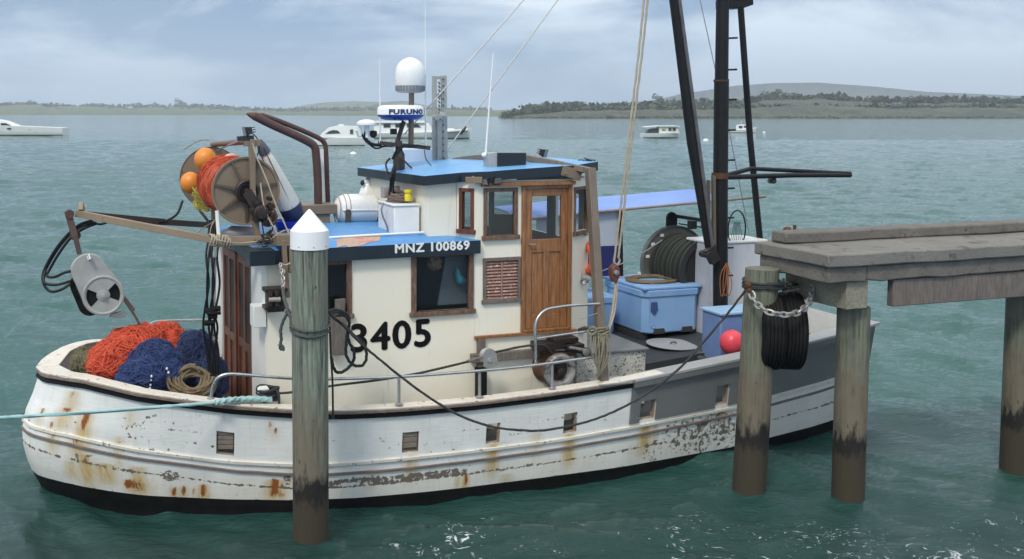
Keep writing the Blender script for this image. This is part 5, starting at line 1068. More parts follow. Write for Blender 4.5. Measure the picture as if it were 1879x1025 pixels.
# insulated fish bins
def fish_bin(s0, s1, t0, t1, z0, z1, label, group, mat='bin', slots=True):
    mb = MB(); ch = .09
    def ring(z, g):
        a, b, c, d = s0-g, s1+g, t0-g, t1+g; return [B(a+ch,d,z), B(b-ch,d,z), B(b,d-ch,z), B(b,c+ch,z), B(b-ch,c,z), B(a+ch,c,z), B(a,c+ch,z), B(a,d-ch,z)]
    rs = [ring(z0, -.03), ring(z0+.02, 0), ring(z1-.1, .0), ring(z1-.095, .02), ring(z1-.01, .025), ring(z1, .01), ring(z1, -.06), ring(z1-.03, -.07)]
    vs = [p for r in rs for p in r]; mb.add(vs, [(8*i+j, 8*i+(j+1)%8, 8*i+8+(j+1)%8, 8*i+8+j) for i in range(len(rs)-1) for j in range(8)]+[tuple(range(7,-1,-1)), tuple(range(len(vs)-8, len(vs)))])
    o = part('fish_bin', mb, mat, None, label=label, cat='fish bin', group=group, bevel=.008)
    if slots:
        w = s1-s0
        for k in (.16, .66):
            f = MB(); f.hexa([B(s0+w*k,t1+.004,z0+.0), B(s0+w*(k+.22),t1+.004,z0+.0), B(s0+w*(k+.22),t1-.02,z0+.0), B(s0+w*k,t1-.02,z0+.0), B(s0+w*k+.02,t1+.004,z0+.075), B(s0+w*(k+.22)-.02,t1+.004,z0+.075), B(s0+w*(k+.22)-.02,t1-.02,z0+.075), B(s0+w*k+.02,t1-.02,z0+.075)])
            part('fork_slot', f, 'inside', o, smooth=0)
        f = MB(); z = z1-.2
        f.prism([B(s0+.1,t1+.005,z-.1), B(s0+.22,t1+.005,z-.1), B(s0+.2,t1+.005,z+.03), B(s0+.11,t1+.005,z+.03)], BN*.012); f.lathe(B(s0+.16,t1+.004,z-.12), BN, [(0,.03),(.012,.03)], 12); part('latch', f, surf('dark_blue_moulding', (.05,.1,.25)), o)
        f = MB(); f.lathe(B(s0+.15,t1+.002,z0+.12), BN, [(0,.035),(.012,.035),(.012,.018),(.004,.016)], 14); part('drain_plug', f, 'bin', o)
        for s in (s0, s1-.12):
            f = MB(); f.bb(s, s+.12, t0+.1, t1-.1, z0-.09, z0-.001); part('skid', f, 'inside', o)
    return o
b1 = fish_bin(8.10, 9.03, -1.62, -.5, 1.06, 1.69, 'blue insulated fish bin with a tan rope coil on its lid', 'blue insulated fish bins')
mb = MB(); mb.bb(8.08, 9.045, -1.64, -.48, 1.692, 1.735); part('bin_lid', mb, 'bin', b1, bevel=.012)
fish_bin(7.0, 7.9, -1.75, -.9, 1.0, 1.56, 'blue insulated fish bin half hidden behind the wheelhouse arch leg', 'blue insulated fish bins', slots=False)
mb = MB(); c = B(8.55, -1.0, 1.75)
for k in range(9): mb.tube([c+X3*(.008*(k//3))+(.36-.05*(k%3)-.02*rng.random())*(math.cos(a)*BA*1.1+math.sin(a)*BN*.9)+BA*.02*math.sin(3*a+k) for a in np.linspace(0, 6.28, 40)], .013, 7, cap=False, twist=40)
tag(part('rope_coil', mb, 'ropetan', None), 'tan rope coil lying flat on the lid of the blue fish bin', 'rope')
mb = MB(); mb.tube([Q(1170,501,-1.75), Q(1270,526,-1.2)], .035, 10); part('deck_pipe', mb, 'galv')
mb = MB(); a, b = loc(Q(1322,600,.9))[0], loc(Q(1400,600,.9))[0]; mb.bb(a, b, .5, .9, .9, 1.58)
lk = part('blue_locker', mb, 'bluepaint', boat, bevel=.02, label='dull blue locker by the after bulwark'); mb = MB(); mb.bb(a-.02, b+.02, .47, .93, 1.582, 1.62); part('locker_lid', mb, surf('pale_blue_lid', (.30,.48,.68), (.26,.42,.62)), lk, bevel=.01)
mb = MB(); c = Q(1343,628,1.15); mb.ell(c, .155, .155, .16, 28, .03, 2); o = part('mooring_buoy', mb, 'redbuoy', None, label='round pink-red buoy lying against the blue locker', cat='buoy')
mb = MB(); mb.lathe(c+np.array([.12,-.08,-.04]), (1,-.7,-.3), [(0,.06),(.05,.05),(.07,.02)], 14); part('buoy_neck', mb, 'gelcoat', o)
mb = MB(); mb.bb(9.06, 9.98, -.88, -.3, 1.0, 2.33); o = part('ice_locker', mb, surf('grey_white_locker_paint', (.6,.62,.66), (.48,.5,.55), .8, 3, .45, streak=((.35,.35,.36), .62), bmp=.1), boat, bevel=.02, label='tall grey-white locker behind the mast')
mb = MB(); mb.bb(9.045, 10.0, -.90, -.28, 2.332, 2.37); part('locker_lid', mb, 'white', o, bevel=.01)
# warp retrieval drum
wc = lambda t: B(9.25, t, 1.9)
wr = MB(); wr.lathe(wc(-1.5), BN, [(0,.08),(.62,.08)], 20); wr_ = part('warp_drum', wr, surf('dark_warp_rope', (.022,.024,.02), (.04,.042,.036), .9, 22, .85, bmp=.8, bsc=90))
wa_, wb_ = surf('dark_green_black_rope', (.022,.028,.02), (.04,.046,.035), .9, 20, .8, bmp=.5, bsc=90), surf('dark_rope_shade', (.010,.012,.010), (.02,.023,.018), .9, 20, .85, bmp=.5, bsc=90)
mb = MB(); mb.lathe(wc(-1.46), BN, [(0,.43),(.78,.43)], 48, m=1)
for k in range(15): mb.tube([wc(-1.45+.053*k)+(.44+.006*math.sin(k*2.1))*(math.cos(a)*BA+math.sin(a)*X3) for a in np.linspace(0, 2*math.pi, 60)], .026, 6, cap=False, m=k % 2)
part('wound_warp', mb, [wa_, wb_], wr_)
def fl(t, solid=True):
    mb = MB(); mb.lathe(wc(t), BN, [(-.025,.05),(-.025,.545),(-.045,.555),(-.045,.575),(.03,.575),(.03,.555),(.005,.545),(.005,.05)], 64); f = part('warp_flange', mb, surf('grey_flange_paint', (.16,.17,.155), (.06,.06,.055), .9, 5, .5, bmp=.2), wr_, smooth=30)
    mb = MB()
    for k in range(3):
        a = math.radians(118+24*k); mb.box(wc(t)+BN*.01+.49*(math.cos(a)*BA+math.sin(a)*X3), BA*.03, X3*.022, BN*.006)
    part('white_marks', mb, 'white', f, smooth=0)
fl(-1.5)
mb = MB(); mb.lathe(wc(-.70), BN, [(0,.40),(.01,.40)], 40); part('drum_end', mb, 'black', wr_)
mb = MB(); mb.plate(wc(-.67), BA, X3, BN*.02, [.38,.41,.44,.47], 56, lambda r, a: True); part('warp_flange', mb, surf('dark_rim', (.03,.03,.03)), wr_)
mb = MB(); c = P(1234,402,t=-1.64); mb.prism([c+BA*x+X3*z for x, z in ((-.09,-.9),(.09,-.9),(.09,.03),(.06,.09),(0,.115),(-.06,.09),(-.09,.03))], -BN*.05); mb.beam(Q(1240,396,-1.6), Q(1290,404,-.9), .05, .05); mb.beam(Q(1246,410,-1.6), Q(1290,417,-.9), .02, .02); mb.box(Q(1270,412,-.7), BA*.05, BN*.05, X3*.06)
part('drum_stand', mb, 'mast', bevel=.005)
# mast, boom, strut, rungs, spreader
MP = (8.78, .3)
mm_ = MB(); top = P(1332,-420,t=MP[1]); foot = B(8.80, .3, .9); j1 = P(1322,330,t=MP[1]); mm_.tube([foot, j1], [.097,.097], 24); mm_.tube([j1, P(1324,145,t=MP[1]), P(1324,144.5,t=MP[1]), top], [.097,.097,.088,.07], 24)
ma = part('mast', mm_, 'mast', label='black steel mast with climbing rungs'); 
for y in (70,128,183,239,294,346,400,455,506): 
    mb = MB(); o_ = P(1330-(y-70)*.02, y, t=MP[1]); e_ = P(1353-(y-70)*.02, y-1, t=MP[1]-.02); mb.tube([o_, e_], .013, 8); part('rung', mb, 'mast', ma)
mb = MB(); mb.lathe(P(1323,148,t=MP[1]), X3, [(-.01,.1),(.012,.1)], 24); mb.lathe(P(1321,322,t=MP[1]), X3, [(-.04,.11),(.04,.11)], 24); part('mast_band', mb, 'rust', ma)
mb = MB(); mb.prism([Q(1334,-3,.35), Q(1382,-3,.35), Q(1383,8,.35), Q(1366,14,.35), Q(1334,13,.35)], -BN*.25); part('mast_bracket', mb, 'mast', ma, bevel=.004)
bm_ = MB(); bm_.tube([P(1302,462,t=.35), P(1270,260,t=.35), P(1238,0,t=.35), P(1185,-400,t=.35)], [.05,.07,.07,.055], 18); bo = part('boom', bm_, 'mast', label='black derrick boom leaning forward from the mast foot')
mb = MB(); mb.tube([P(1308,455,t=.42), P(1247,0,t=.42), P(1196,-400,t=.42)], .024, 10); part('boom_pipe', mb, surf('grey_boom_pipe', (.12,.12,.13), (.06,.06,.065)), bo)
mb = MB(); mb.beam(Q(1299,455,.4), Q(1312,480,.4), .09, .14); mb.lathe(Q(1304,468,.46), -BN, [(0,.05),(.2,.05)], 14); mb.lathe(Q(1310,448,.4), X3, [(-.1,.04),(.0,.04)], 12); part('boom_hinge', mb, 'grease', bo, bevel=.005)
mb = MB(); mb.beam(Q(1300,330,.36), Q(1300,440,.36), .03, .05, BN); mb.beam(Q(1309,322,.4), Q(1310,450,.4), .04, .05, BN); part('topping_channel', mb, surf('brown_grey_channel', (.13,.11,.09), (.1,.08,.06)), ma)
mb = MB(); mb.tube([P(1359,12,t=-.5), P(1376,250,t=-.5), P(1395,445,t=-.5), P(1400,500,t=-.5)], .045, 16); part('mast_strut', mb, 'mast')
mb = MB(); mb.tube([Q(1330,322,.2), Q(1378,309,.1), Q(1460,313,.0), Q(1560,318,-.1)], .03, 10); mb.tube([Q(1330,325,.25), Q(1460,321,.1), Q(1560,321,-.1)], .035, 10); sp_ = part('spreader_bar', mb, 'mast')
mb = MB(); mb.lathe(Q(1417,318,.05), -X3, [(0,.02),(.03,.03),(.05,.05),(.12,.065),(.14,.04)], 16); part('spreader_lamp', mb, 'plasticblack', sp_)
# hoop net, orange rope on the mast
mb = MB(); c = Q(1352,420,-.35); mb.tube([c+.27*(math.cos(a)*BA*.55+math.sin(a)*X3*1.0) for a in np.linspace(0, 6.28, 32)], .011, 6, cap=False)
for k in range(-3, 4): mb.tube([c+BA*.035*k-X3*.24+X3*.02*abs(k), c+BA*.03*k*.5+X3*(.1)], .004, 4)
mb.tube([c-X3*.27-BA*.03, c-X3*.34+BA*.05], .05, 8); tag(part('hoop_net', mb, 'hose', None), 'dark wire hoop standing on the grey-white locker behind the mast', 'hoop net')
mb = MB()
for k in range(3): x = 1326+k*6; mb.tube(cr([Q(1333,482,.42), Q(x-4,505,.45), Q(x-6+rng.random()*4,530+rng.random()*10,.45), Q(x,542,.45), Q(x+5,520,.45), Q(1335,484,.44)], 4), .006, 5, cap=False)
tag(part('hanging_rope', mb, 'ropeorange', None), 'rusty orange rope hanging in a hank on the black mast', 'rope')
# block and tackle
c1, c2 = Q(1191,-10,1.3), Q(1186,-10,1.3)
rope('tackle_fall', [(1198,-200,1.2),(1188,3,1.25),(1160,250,1.28),(1135,470,1.3)], .013, 'ropewhite', 'pale doubled fall rope, right strand, running up from the rusty block', k=30, tw=30, group=None)
rope('tackle_fall', [(1190,-200,1.2),(1181,3,1.25),(1154,250,1.28),(1128,470,1.3)], .013, 'ropewhite', 'pale doubled fall rope, left strand, running up from the rusty block', k=30, tw=30)
tb_ = MB(); tb_.prism([Q(x, y, 1.34) for x, y in ((1131,484),(1138,492),(1139,504),(1133,518),(1128,518),(1123,504),(1124,492))], -BN*.1); tk = part('tackle_block', tb_, surf('red_brown_block', (.17,.06,.045), (.12,.045,.035), .7, 10, .5), None, label='rusty red tackle block hanging aft of the wheelhouse', cat='pulley block', bevel=.01)
mb = MB(); mb.lathe(Q(1131,500,1.36), BN, [(-.02,.03),(.01,.03),(.015,.01)], 12); part('block_pin', mb, 'galv', tk)
mb = MB(); mb.tube(cr([Q(1128,470,1.3), Q(1127,480,1.3), Q(1132,486,1.3), Q(1137,478,1.3), Q(1134,470,1.3)], 4), .014, 7); part('becket', mb, 'ropewhite', tk)
rope('tail_rope', [(1130,518,1.3),(1127,545,1.35),(1122,580,1.45),(1113,625,1.7)], .016, 'ropewhite', 'pale tail rope from the red block down to the arch leg', k=10, tw=30)
rope('tail_rope', [(1133,516,1.32),(1131,545,1.36),(1127,575,1.45),(1116,612,1.7)], .009, 'ropewhite', 'thinner pale cord beside the tail rope under the red block', k=10, tw=60)
mb = MB()
for k in range(9): y = 603+k*2.0; c = Q(1101, y, 1.70); mb.tube([c+(.085+.02*rng.random())*(math.cos(a)*BA+math.sin(a)*BN)+X3*.03*math.sin(a+k) for a in np.linspace(0, 6.3, 20)], .013, 7, cap=False)
for k in range(6): x = 1086+k*5; mb.tube(cr([Q(1085+k*4,612,1.8), Q(x-4+rng.random()*4,640,1.88), Q(1096+rng.normal()*4,672+k*4,1.9), Q(x+7,655,1.88), Q(1100+k*3,616,1.82)], 5), .0085, 6, cap=False)
mb.tube(cr([Q(1078,608,1.75), Q(1088,600,1.8), Q(1094,608,1.82), Q(1084,614,1.8), Q(1076,606,1.76)], 5), .016, 7)
tag(part('rope_hank', mb, surf('weathered_khaki_rope', (.24,.22,.16), (.14,.13,.09), .9, 25, .9, bmp=.5, bsc=140), None), 'khaki rope knotted in a hank round the foot of the arch leg', 'rope')
rope('guard_wire', [(1064,585,1.75),(1100,573,1.7)], .005, 'galv', 'thin wire between the gate rail and the arch leg', 'wire', k=2)
# awning with side screens on the far side
mb = MB(); A_ = [Q(950,402,-1.25), Q(1078,388,-1.25), Q(1200,378,-1.25), Q(1330,366,-1.25)]; Z_ = [p-BN*.9+X3*.10 for p in A_]
rows = []; 
for k in range(7): f_ = k/6; rows.append([a*(1-f_)+z*f_+X3*(.03*math.sin(f_*math.pi)) for a, z in zip(cr(A_, 6), cr(Z_, 6))])
nn2 = len(rows[0]); aw_ = MB().add([p for r in rows for p in r]+[p-X3*.012 for r in rows for p in r], [(i*nn2+j, (i+1)*nn2+j, (i+1)*nn2+j+1, i*nn2+j+1) for i in range(6) for j in range(nn2-1)]+[(7*nn2+i*nn2+j, 7*nn2+(i+1)*nn2+j, 7*nn2+(i+1)*nn2+j+1, 7*nn2+i*nn2+j+1) for i in range(6) for j in range(nn2-1)]+[(j, j+1, 7*nn2+j+1, 7*nn2+j) for j in range(nn2-1)])
aw = part('awning', aw_, 'awning', label='blue cloth awning over the far side of the after deck')
mb = MB(); mb.tube([Q(950,404,-1.23), Q(1078,390,-1.23), Q(1405,360,-1.23)], .02, 8); part('awning_pole', mb, surf('pinkish_grey_pole', (.3,.24,.23), (.2,.16,.15)), aw)
mb = MB(); mb.prism([Q(985,395,-1.3), Q(1138,383,-1.3), Q(1136,451,-1.3), Q(985,456,-1.3)], -BN*.015); part('side_screen', mb, 'screen', aw, smooth=0)
mb = MB(); mb.prism([Q(985,456,-1.29), Q(1138,450,-1.29), Q(1138,505,-1.29), Q(985,512,-1.29)], -BN*.02); part('side_screen_skirt', mb, 'navy', aw, smooth=0)
mb = MB(); mb.beam(Q(1138,383,-1.27), Q(1140,506,-1.27), .04, .05, BN); part('awning_post', mb, 'mast', aw)
mb = MB(); c = Q(1077,474,.92)
rg_ = [c+.155*(math.cos(a)*BN+math.sin(a)*X3) for a in np.linspace(0, 2*math.pi, 41)]; mb.tube(rg_, .05, 14, cap=False); lr = part('life_ring', mb, 'lifering', None, label='orange life ring hung on the after corner of the wheelhouse', cat='life ring')
mb = MB(); mb.tube([c+.215*(math.cos(a)*BN+math.sin(a)*X3)+BA*.02 for a in np.linspace(0, 2*math.pi, 30)], .006, 5, cap=False); part('grab_line', mb, 'ropewhite', lr)
# rigging wires up to the masthead
for x, y, t, lab in ((742,246,-.3,'thin grey stay rising from behind the radar to the masthead'), (821,274,-.3,'thin grey stay rising from the wheelhouse roof to the masthead')):
    mb = MB(); mb.tube([Q(x, y, t), top], .0085, 6); part('stay_wire', mb, 'galv', None, label=lab, cat='wire')
mb = MB(); mb.lathe(Q(858,222,-.26)*0+Q(850,239,-.26), (Q(1012,3,-.1)-Q(821,274,-.3)), [(-.06,.012),(0,.022),(.06,.012)], 10); part('stay_insulator', mb, 'plasticblack')
mb = MB(); mb.tube([P(1278,-30,t=.1), P(1312,125,t=.15), P(1340,250,t=.05), P(1375,430,t=-.1)], .006, 6); part('stay_wire', mb, 'galv', None, label='thin wire crossing in front of the black mast', cat='wire')
mb = MB(); mb.tube([Q(1090,502,.0), Q(1140,484,-.4), Q(1187,459,-1.0), Q(1215,440,-1.1)], .008, 6); part('warp_wire', mb, 'galv', None, label='wire leading forward off the big warp drum', cat='wire')
# dark pot and cleat by the after bulwark
mb = MB(); mb.lathe(Q(1288,655,1.3), X3, [(-.06,.05),(0,.06),(.02,.03),(.05,.03),(.06,.055)], 14); part('cleat', mb, 'ropegrey')
# ------------------------------------------------------------------ mooring piles
def pile(name, base, topc, r, mat, label, parent=None, seed=1, n=40, rows=30):
    mb = MB(); base = np.asarray(base, float); topc = np.asarray(topc, float); vs = []
    for i in range(rows+1):
        f = i/rows; c = base+(topc-base)*f
        for j in range(n):
            a = 2*math.pi*j/n; q = r*(1+.02*mnoise.noise(Vector((math.cos(a)*3, math.sin(a)*3, c[2]*.8+seed)))+.012*mnoise.noise(Vector((math.cos(a)*12, math.sin(a)*12, c[2]*.7+seed))))
            vs.append(c+q*np.array([math.cos(a), math.sin(a), 0]))
    vs.append(topc+[0,0,-.01])
    fs = [(i*n+j, i*n+(j+1)%n, (i+1)*n+(j+1)%n, (i+1)*n+j) for i in range(rows) for j in range(n)]+[(rows*n+j, rows*n+(j+1)%n, len(vs)-1) for j in range(n)]
    mb.add(vs, fs); return obj(name, mb, M[mat], parent, label=label, cat='pile' if label else None, smooth=50, origin=(base[0], base[1], -1.5))
pc = np.array([-.868, 9.91, 0]); rp = .176
p1t = P(568, 452, y=9.91); pl = pile('mooring_pile', pc+[0,0,-1.5], [p1t[0], 9.91, p1t[2]+.02], rp, 'pile', 'free-standing weathered grey-green timber pile with a white conical cap')
z0 = P(568, 455, y=9.91)[2]; z1 = P(569, 422, y=9.91)[2]; z2 = P(570, 383, y=9.91)[2]
mb = MB(); mb.lathe((p1t[0], 9.91, 0), X3, [(z0,rp+.012),(z1,rp+.010),(z1+.004,rp+.006),(z2-.01,.016),(z2,.002)], 48); cp = obj('pile_cap', mb, surf('white_pile_cap', (.82,.83,.84), (.74,.75,.76), .5, 3, .4, bmp=.03, streak=((.6,.6,.58), .66)), pl, smooth=25)
mb = MB()
for k in range(8): a = k*.785+.3; mb.lathe((p1t[0]+math.cos(a)*(rp+.011), 9.91+math.sin(a)*(rp+.011), z0+.03), (math.cos(a), math.sin(a), 0), [(0,.007),(.004,.006),(.005,0)], 8)
obj('cap_nails', mb, M['galv'], cp, kind='stuff')
# rope turns on the pile, chain and hanging tail
def turns(cx, cy, zf, r, n_, mat, label, rad=.012, tw=50, cat='rope'):
    mb = MB(); pts = [np.array([cx+math.cos(a)*(r+rad+.002), cy+math.sin(a)*(r+rad+.002), zf(a)]) for a in np.linspace(0, 2*math.pi*n_, int(46*n_))]
    mb.tube(pts, rad, 8, twist=tw); return tag(obj('rope_turns', mb, M[mat]), label, cat)
zt = lambda y: P(570, y, y=9.73)[2]
za_, zb_ = zt(592), zt(612)
turns(pc[0]+.005, 9.91, lambda a: za_-.02*math.cos(a+.6)*0+.045*math.sin(a)+(zb_-za_)*(a/(4*math.pi)), rp, 2, 'ropegrey', 'grey rope passed twice round the capped pile', .0115)
tn = 2.33
mb = MB(); mb.tube(cr([Q(519,528,1.75), Q(521,545,1.9), Q(526,562,2.1), Q(530,575,2.25), Q(536,588,tn), Q(548,597,tn+.05)], 5), .017, 9, twist=40); mb.tube(cr([Q(528,573,2.22), Q(520,588,2.2), Q(515,605,2.2), Q(516,622,2.2), Q(514,634,2.2)], 5), [.015]*20+[.028], 9, twist=40)
mb.ell(Q(529,573,2.22), .032, .03, .035, 12, .5, 20); mb.ell(Q(517,638,2.2), .035, .03, .028, 12, .6, 20)
tag(obj('tail_rope', mb, M['ropegrey']), 'knotted grey rope with a frayed hanging tail on the left side of the capped pile', 'rope')
def chain(name, pts, L, r, mat, parent=None):
    mb = MB(); path = cr(pts, 30); d = np.cumsum([0]+[np.linalg.norm(b-a) for a, b in zip(path[:-1], path[1:])]); n = int(d[-1]/(L*.72)); P_ = np.array(path)
    for k in range(n):
        x = (k+.5)*d[-1]/n; c = np.array([np.interp(x, d, P_[:,i]) for i in range(3)]); c2 = np.array([np.interp(x+.01, d, P_[:,i]) for i in range(3)])
        ax = c2-c; ax /= np.linalg.norm(ax)+1e-9; s_ = np.cross(ax, X3); s_ /= np.linalg.norm(s_); u = np.cross(s_, ax)
        w = (s_+u)/1.414 if k % 2 else (s_-u)/1.414
        mb.tube([c+ax*(L/2)*math.cos(a)*1.0+w*(L*.30)*math.sin(a)*(1.0 if abs(math.sin(a)) < .8 else .95) for a in np.linspace(0, 2*math.pi, 15)], r, 6, cap=False)
    return obj(name, mb, M[mat], parent)
ch = chain('shackle_chain', [Q(514,484,1.45), Q(517,500,1.55), Q(520,515,1.6), Q(519,530,1.7)], .055, .009, 'chain'); tag(ch, 'short rusty chain between the gallows bracket and the grey pile rope', 'chain')
mb = MB(); mb.tube(cr([Q(513,482,1.42), Q(524,486,1.42), Q(533,482,1.42)], 4), .010, 6); mb.tube(cr([Q(515,490,1.45), Q(522,498,1.47), Q(516,508,1.5)], 4), .012, 6); tag(obj('lashing', mb, M['ropewhite']), 'pale cord lashing at the top of the short chain', 'rope')
# wharf pile with rope turns
b2 = P(1380, 905, z=0); t2 = P(1399, 492, y=11.27)
p2 = pile('mooring_pile', [b2[0]-.06, 11.27, -1.5], [t2[0], 11.27, t2[2]], .178, 'pile2', 'stained timber pile at the wharf corner beside the black tyres', seed=9)
lean = lambda z: np.array([b2[0]-.06+(t2[0]-b2[0]+.06)*(z+1.5)/(t2[2]+1.5), 11.27])
zt2 = lambda y: P(1395, y, y=11.1)[2]
mb = MB()
for k, y in enumerate((519, 524, 529)):
    z = zt2(y); c = lean(z); mb.tube([np.array([c[0]+math.cos(a)*(.195), c[1]+math.sin(a)*.195, z+.015*math.sin(a+k)]) for a in np.linspace(0, 6.3, 36)], .0135, 7, cap=False)
z = zt2(523); mb.tube(cr([P(1408,521,y=11.08), P(1425,522,y=11.1), P(1440,524,y=11.25), P(1470,520,y=11.5)], 5), .02, 7); mb.tube(cr([P(1405,529,y=11.08), P(1425,531,y=11.1), P(1442,527,y=11.25)], 5), .016, 7)
for k in range(8): c = P(1442+rng.random()*8, 522+rng.random()*8, y=11.2); mb.tube(cr([c+rng.normal(size=3)*.04 for _ in range(4)], 4), .009, 5, cap=False)
tag(obj('rope_turns', mb, M['ropeblack']), 'black rope wound round the head of the wharf corner pile', 'rope')
# long slack line from pile to pile
sl = [(605,578,2.36),(625,592,2.2),(660,628,2.2),(700,662,2.2),(750,702,2.22),(800,737,2.25),(850,765,2.28),(905,783,2.32),(955,789,2.36),(1000,789,2.38),(1060,778,2.42),(1110,762,2.45),(1160,738,2.5),(1205,709,2.52),(1250,672,2.55),(1300,617,2.6),(1340,569,2.65),(1368,532,2.74)]
rope('slack_line', sl, .0125, 'ropeblack', 'long slack dark line sagging across the hull between the two timber piles', k=6, tw=60)
mb = MB()
for p in ([(601,572,2.3),(612,568,2.15),(630,572,2.0),(640,583,1.9),(640,600,1.85),(638,612,1.8),(641,628,1.8),(648,640,1.8),(650,655,1.8),(645,668,1.8),(632,680,1.85),(620,683,1.9),(612,674,1.95),(608,655,2.05)],
          [(600,575,2.3),(618,572,2.1),(634,580,1.95),(641,592,1.9),(637,605,1.85)],
          [(637,612,1.8),(635,635,1.8),(635,650,1.8),(642,664,1.8),(654,671,1.8),(666,669,1.8),(672,658,1.8),(672,645,1.8),(668,632,1.8),(655,618,1.85)],
          [(604,576,2.3),(622,590,2.1),(640,605,2.0),(655,622,1.95)]):
    mb.tube(cr([Q(*q) for q in p], 6), .016, 8, twist=30)
tag(obj('rope_loops', mb, M['ropeblack']), 'thick black rope hanging in loops behind the capped pile beside the number', 'rope')
mb = MB(); mb.tube(cr([Q(605,600,2.2), Q(607,650,2.1), Q(610,700,2.05), Q(611,762,2.02)], 6), .011, 7); mb.tube([Q(611,757,2.02), Q(611,768,2.02)], .014, 8); tag(obj('hanging_line', mb, M['ropeblack']), 'dark line hanging straight down beside the right edge of the capped pile', 'rope')
# ------------------------------------------------------------------ wharf
S0, T0, ZT, ZB = 7.73, 2.42, 2.745, 2.44
wh = empty('wharf', B(S0, T0, 0), 'concrete wharf on timber piles at the right, over the stern of the boat', 'wharf')
def slabm(s0, s1, t0, t1, za, zb, rough=.012, step=.35):
    mb = MB(); ns = max(2, int((s1-s0)/step)); ntt = max(2, int((t1-t0)/step))
    g = lambda i, j, z: B(s0+(s1-s0)*i/ns, t0+(t1-t0)*j/ntt, z)+rough*np.array([mnoise.noise(Vector((i*1.3, j*1.7, z*3)))*.8, mnoise.noise(Vector((i*1.1+5, j*1.9, z*3)))*.8, mnoise.noise(Vector((i*.9, j*1.3+9, z)))])
    vs = [g(i, j, z) for z in (za, zb) for i in range(ns+1) for j in range(ntt+1)]; K = (ns+1)*(ntt+1); I = lambda k, i, j: k*K+i*(ntt+1)+j
    fs = [(I(k,i,j), I(k,i+1,j), I(k,i+1,j+1), I(k,i,j+1)) for k in (0, 1) for i in range(ns) for j in range(ntt)]
    for i in range(ns):
        for j in (0, ntt): fs.append((I(0,i,j), I(0,i+1,j), I(1,i+1,j), I(1,i,j)))
    for j in range(ntt):
        for i in (0, ns): fs.append((I(0,i,j), I(0,i,j+1), I(1,i,j+1), I(1,i,j)))
    return mb.add(vs, fs)
obj('deck_slab', slabm(S0-.04, 26, T0-.05, 3.55, ZB+.17, ZT, .014), M['concretedeck'], wh, bevel=.015, smooth=20)
obj('edge_beam', slabm(S0, S0+.5, T0, 3.5, ZB, ZB+.168, .022, .2), M['concrete'], wh, bevel=.015, smooth=20)
obj('edge_beam', slabm(S0+.503, 26, T0, T0+.5, ZB, ZB+.168, .022, .2), M['concrete'], wh, bevel=.015, smooth=20)
obj('edge_beam', slabm(S0+.503, 26, 3.0, 3.5, ZB, ZB+.168, .022, .2), M['concrete'], wh, bevel=.015, smooth=20)
obj('kerb', slabm(S0+.13, 26, T0+.02, T0+.27, ZT+.004, ZT+.13, .016, .3), M['concrete'], wh, bevel=.02, smooth=20)
mb = MB(); mb.bb(8.02, 8.3, 2.5, 3.45, ZB-.30, ZB-.004); obj('bearer', mb, surf('pale_bearer_timber', (.36,.34,.26), (.22,.2,.15), .9, 4, .8, grain=(8,8,8), bmp=.3), wh, bevel=.01)
for i, (s, t) in enumerate([(8.35, 3.2), (10.9, 3.1), (13.6, 3.1)]):
    w = B(s, t, 0); pile('pile', [w[0], w[1], -1.5], [w[0], w[1], ZB-.33 if s < 9 else ZB-.01], .17, 'pile2', None, wh, seed=20+i, n=24, rows=14)
for s in (10.9, 13.6):
    if s > 9: mb = MB(); mb.bb(s-.14, s+.14, 2.5, 3.45, ZB-.30, ZB-.004); obj('bearer', mb, M['greywood'], wh, bevel=.01)
mb = MB(); mb.bb(8.62, 26, 3.38, 3.47, ZB-.30, ZB-.01); obj('waling', mb, M['greywood'], wh, bevel=.01)
# steel bollard ring on the kerb
mb = MB(); c = P(1445, 424, y=11.9); mb.tube([c-BA*.2-X3*.02, c+BA*.25-X3*.02], .02, 8); mb.ell(c+X3*.02, .05, .05, .035, 12); mb.tube([c+BA*.1, c+BA*.1+X3*.07], .02, 8); obj('mooring_ring', mb, M['rust'], wh)
# tyres
def tyre(c, ax, R_, w, label=None, group=None):
    o = empty('tyre', np.asarray(c)-X3*R_, label, 'tyre', group)
    mb = MB(); pr_ = [(-w*.36,R_*.58),(-w*.48,R_*.66),(-w*.5,R_*.8),(-w*.44,R_*.93),(-w*.36,R_*.985)]
    for k in range(5): x = -w*.36+w*.72*k/5; pr_ += [(x,R_),(x+w*.10,R_),(x+w*.115,R_*.97),(x+w*.135,R_*.97)]
    pr_ += [(w*.36,R_*.985),(w*.44,R_*.93),(w*.5,R_*.8),(w*.48,R_*.66),(w*.36,R_*.58),(w*.3,R_*.62),(w*.3,R_*.9),(-w*.3,R_*.9),(-w*.3,R_*.62),(-w*.36,R_*.58)]
    mb.lathe(c, ax, pr_, 48, cap=False); obj('tread_and_wall', mb, M['rubber'], o, smooth=30); return o
ty = tyre(P(1411,606,y=11.35), (BA*.88+BN*.47), .43, .26, 'black tyre nearest the wharf corner pile, hung under the wharf edge', 'black tyres hung under the wharf edge')
tyre(P(1449,606,y=11.40), (BA*.88+BN*.47), .43, .26, 'second black tyre from the wharf corner pile', 'black tyres hung under the wharf edge')
ch = chain('tyre_chain', [P(1378,536,y=11.05), P(1385,552,y=10.98), P(1400,567,y=10.86), P(1420,575,y=10.8), P(1445,577,y=10.8), P(1466,572,y=10.85), P(1484,555,y=11.0), P(1494,515,y=11.25)], .10, .0125, 'chain'); tag(ch, 'galvanised chain slung across the black tyres', 'chain')
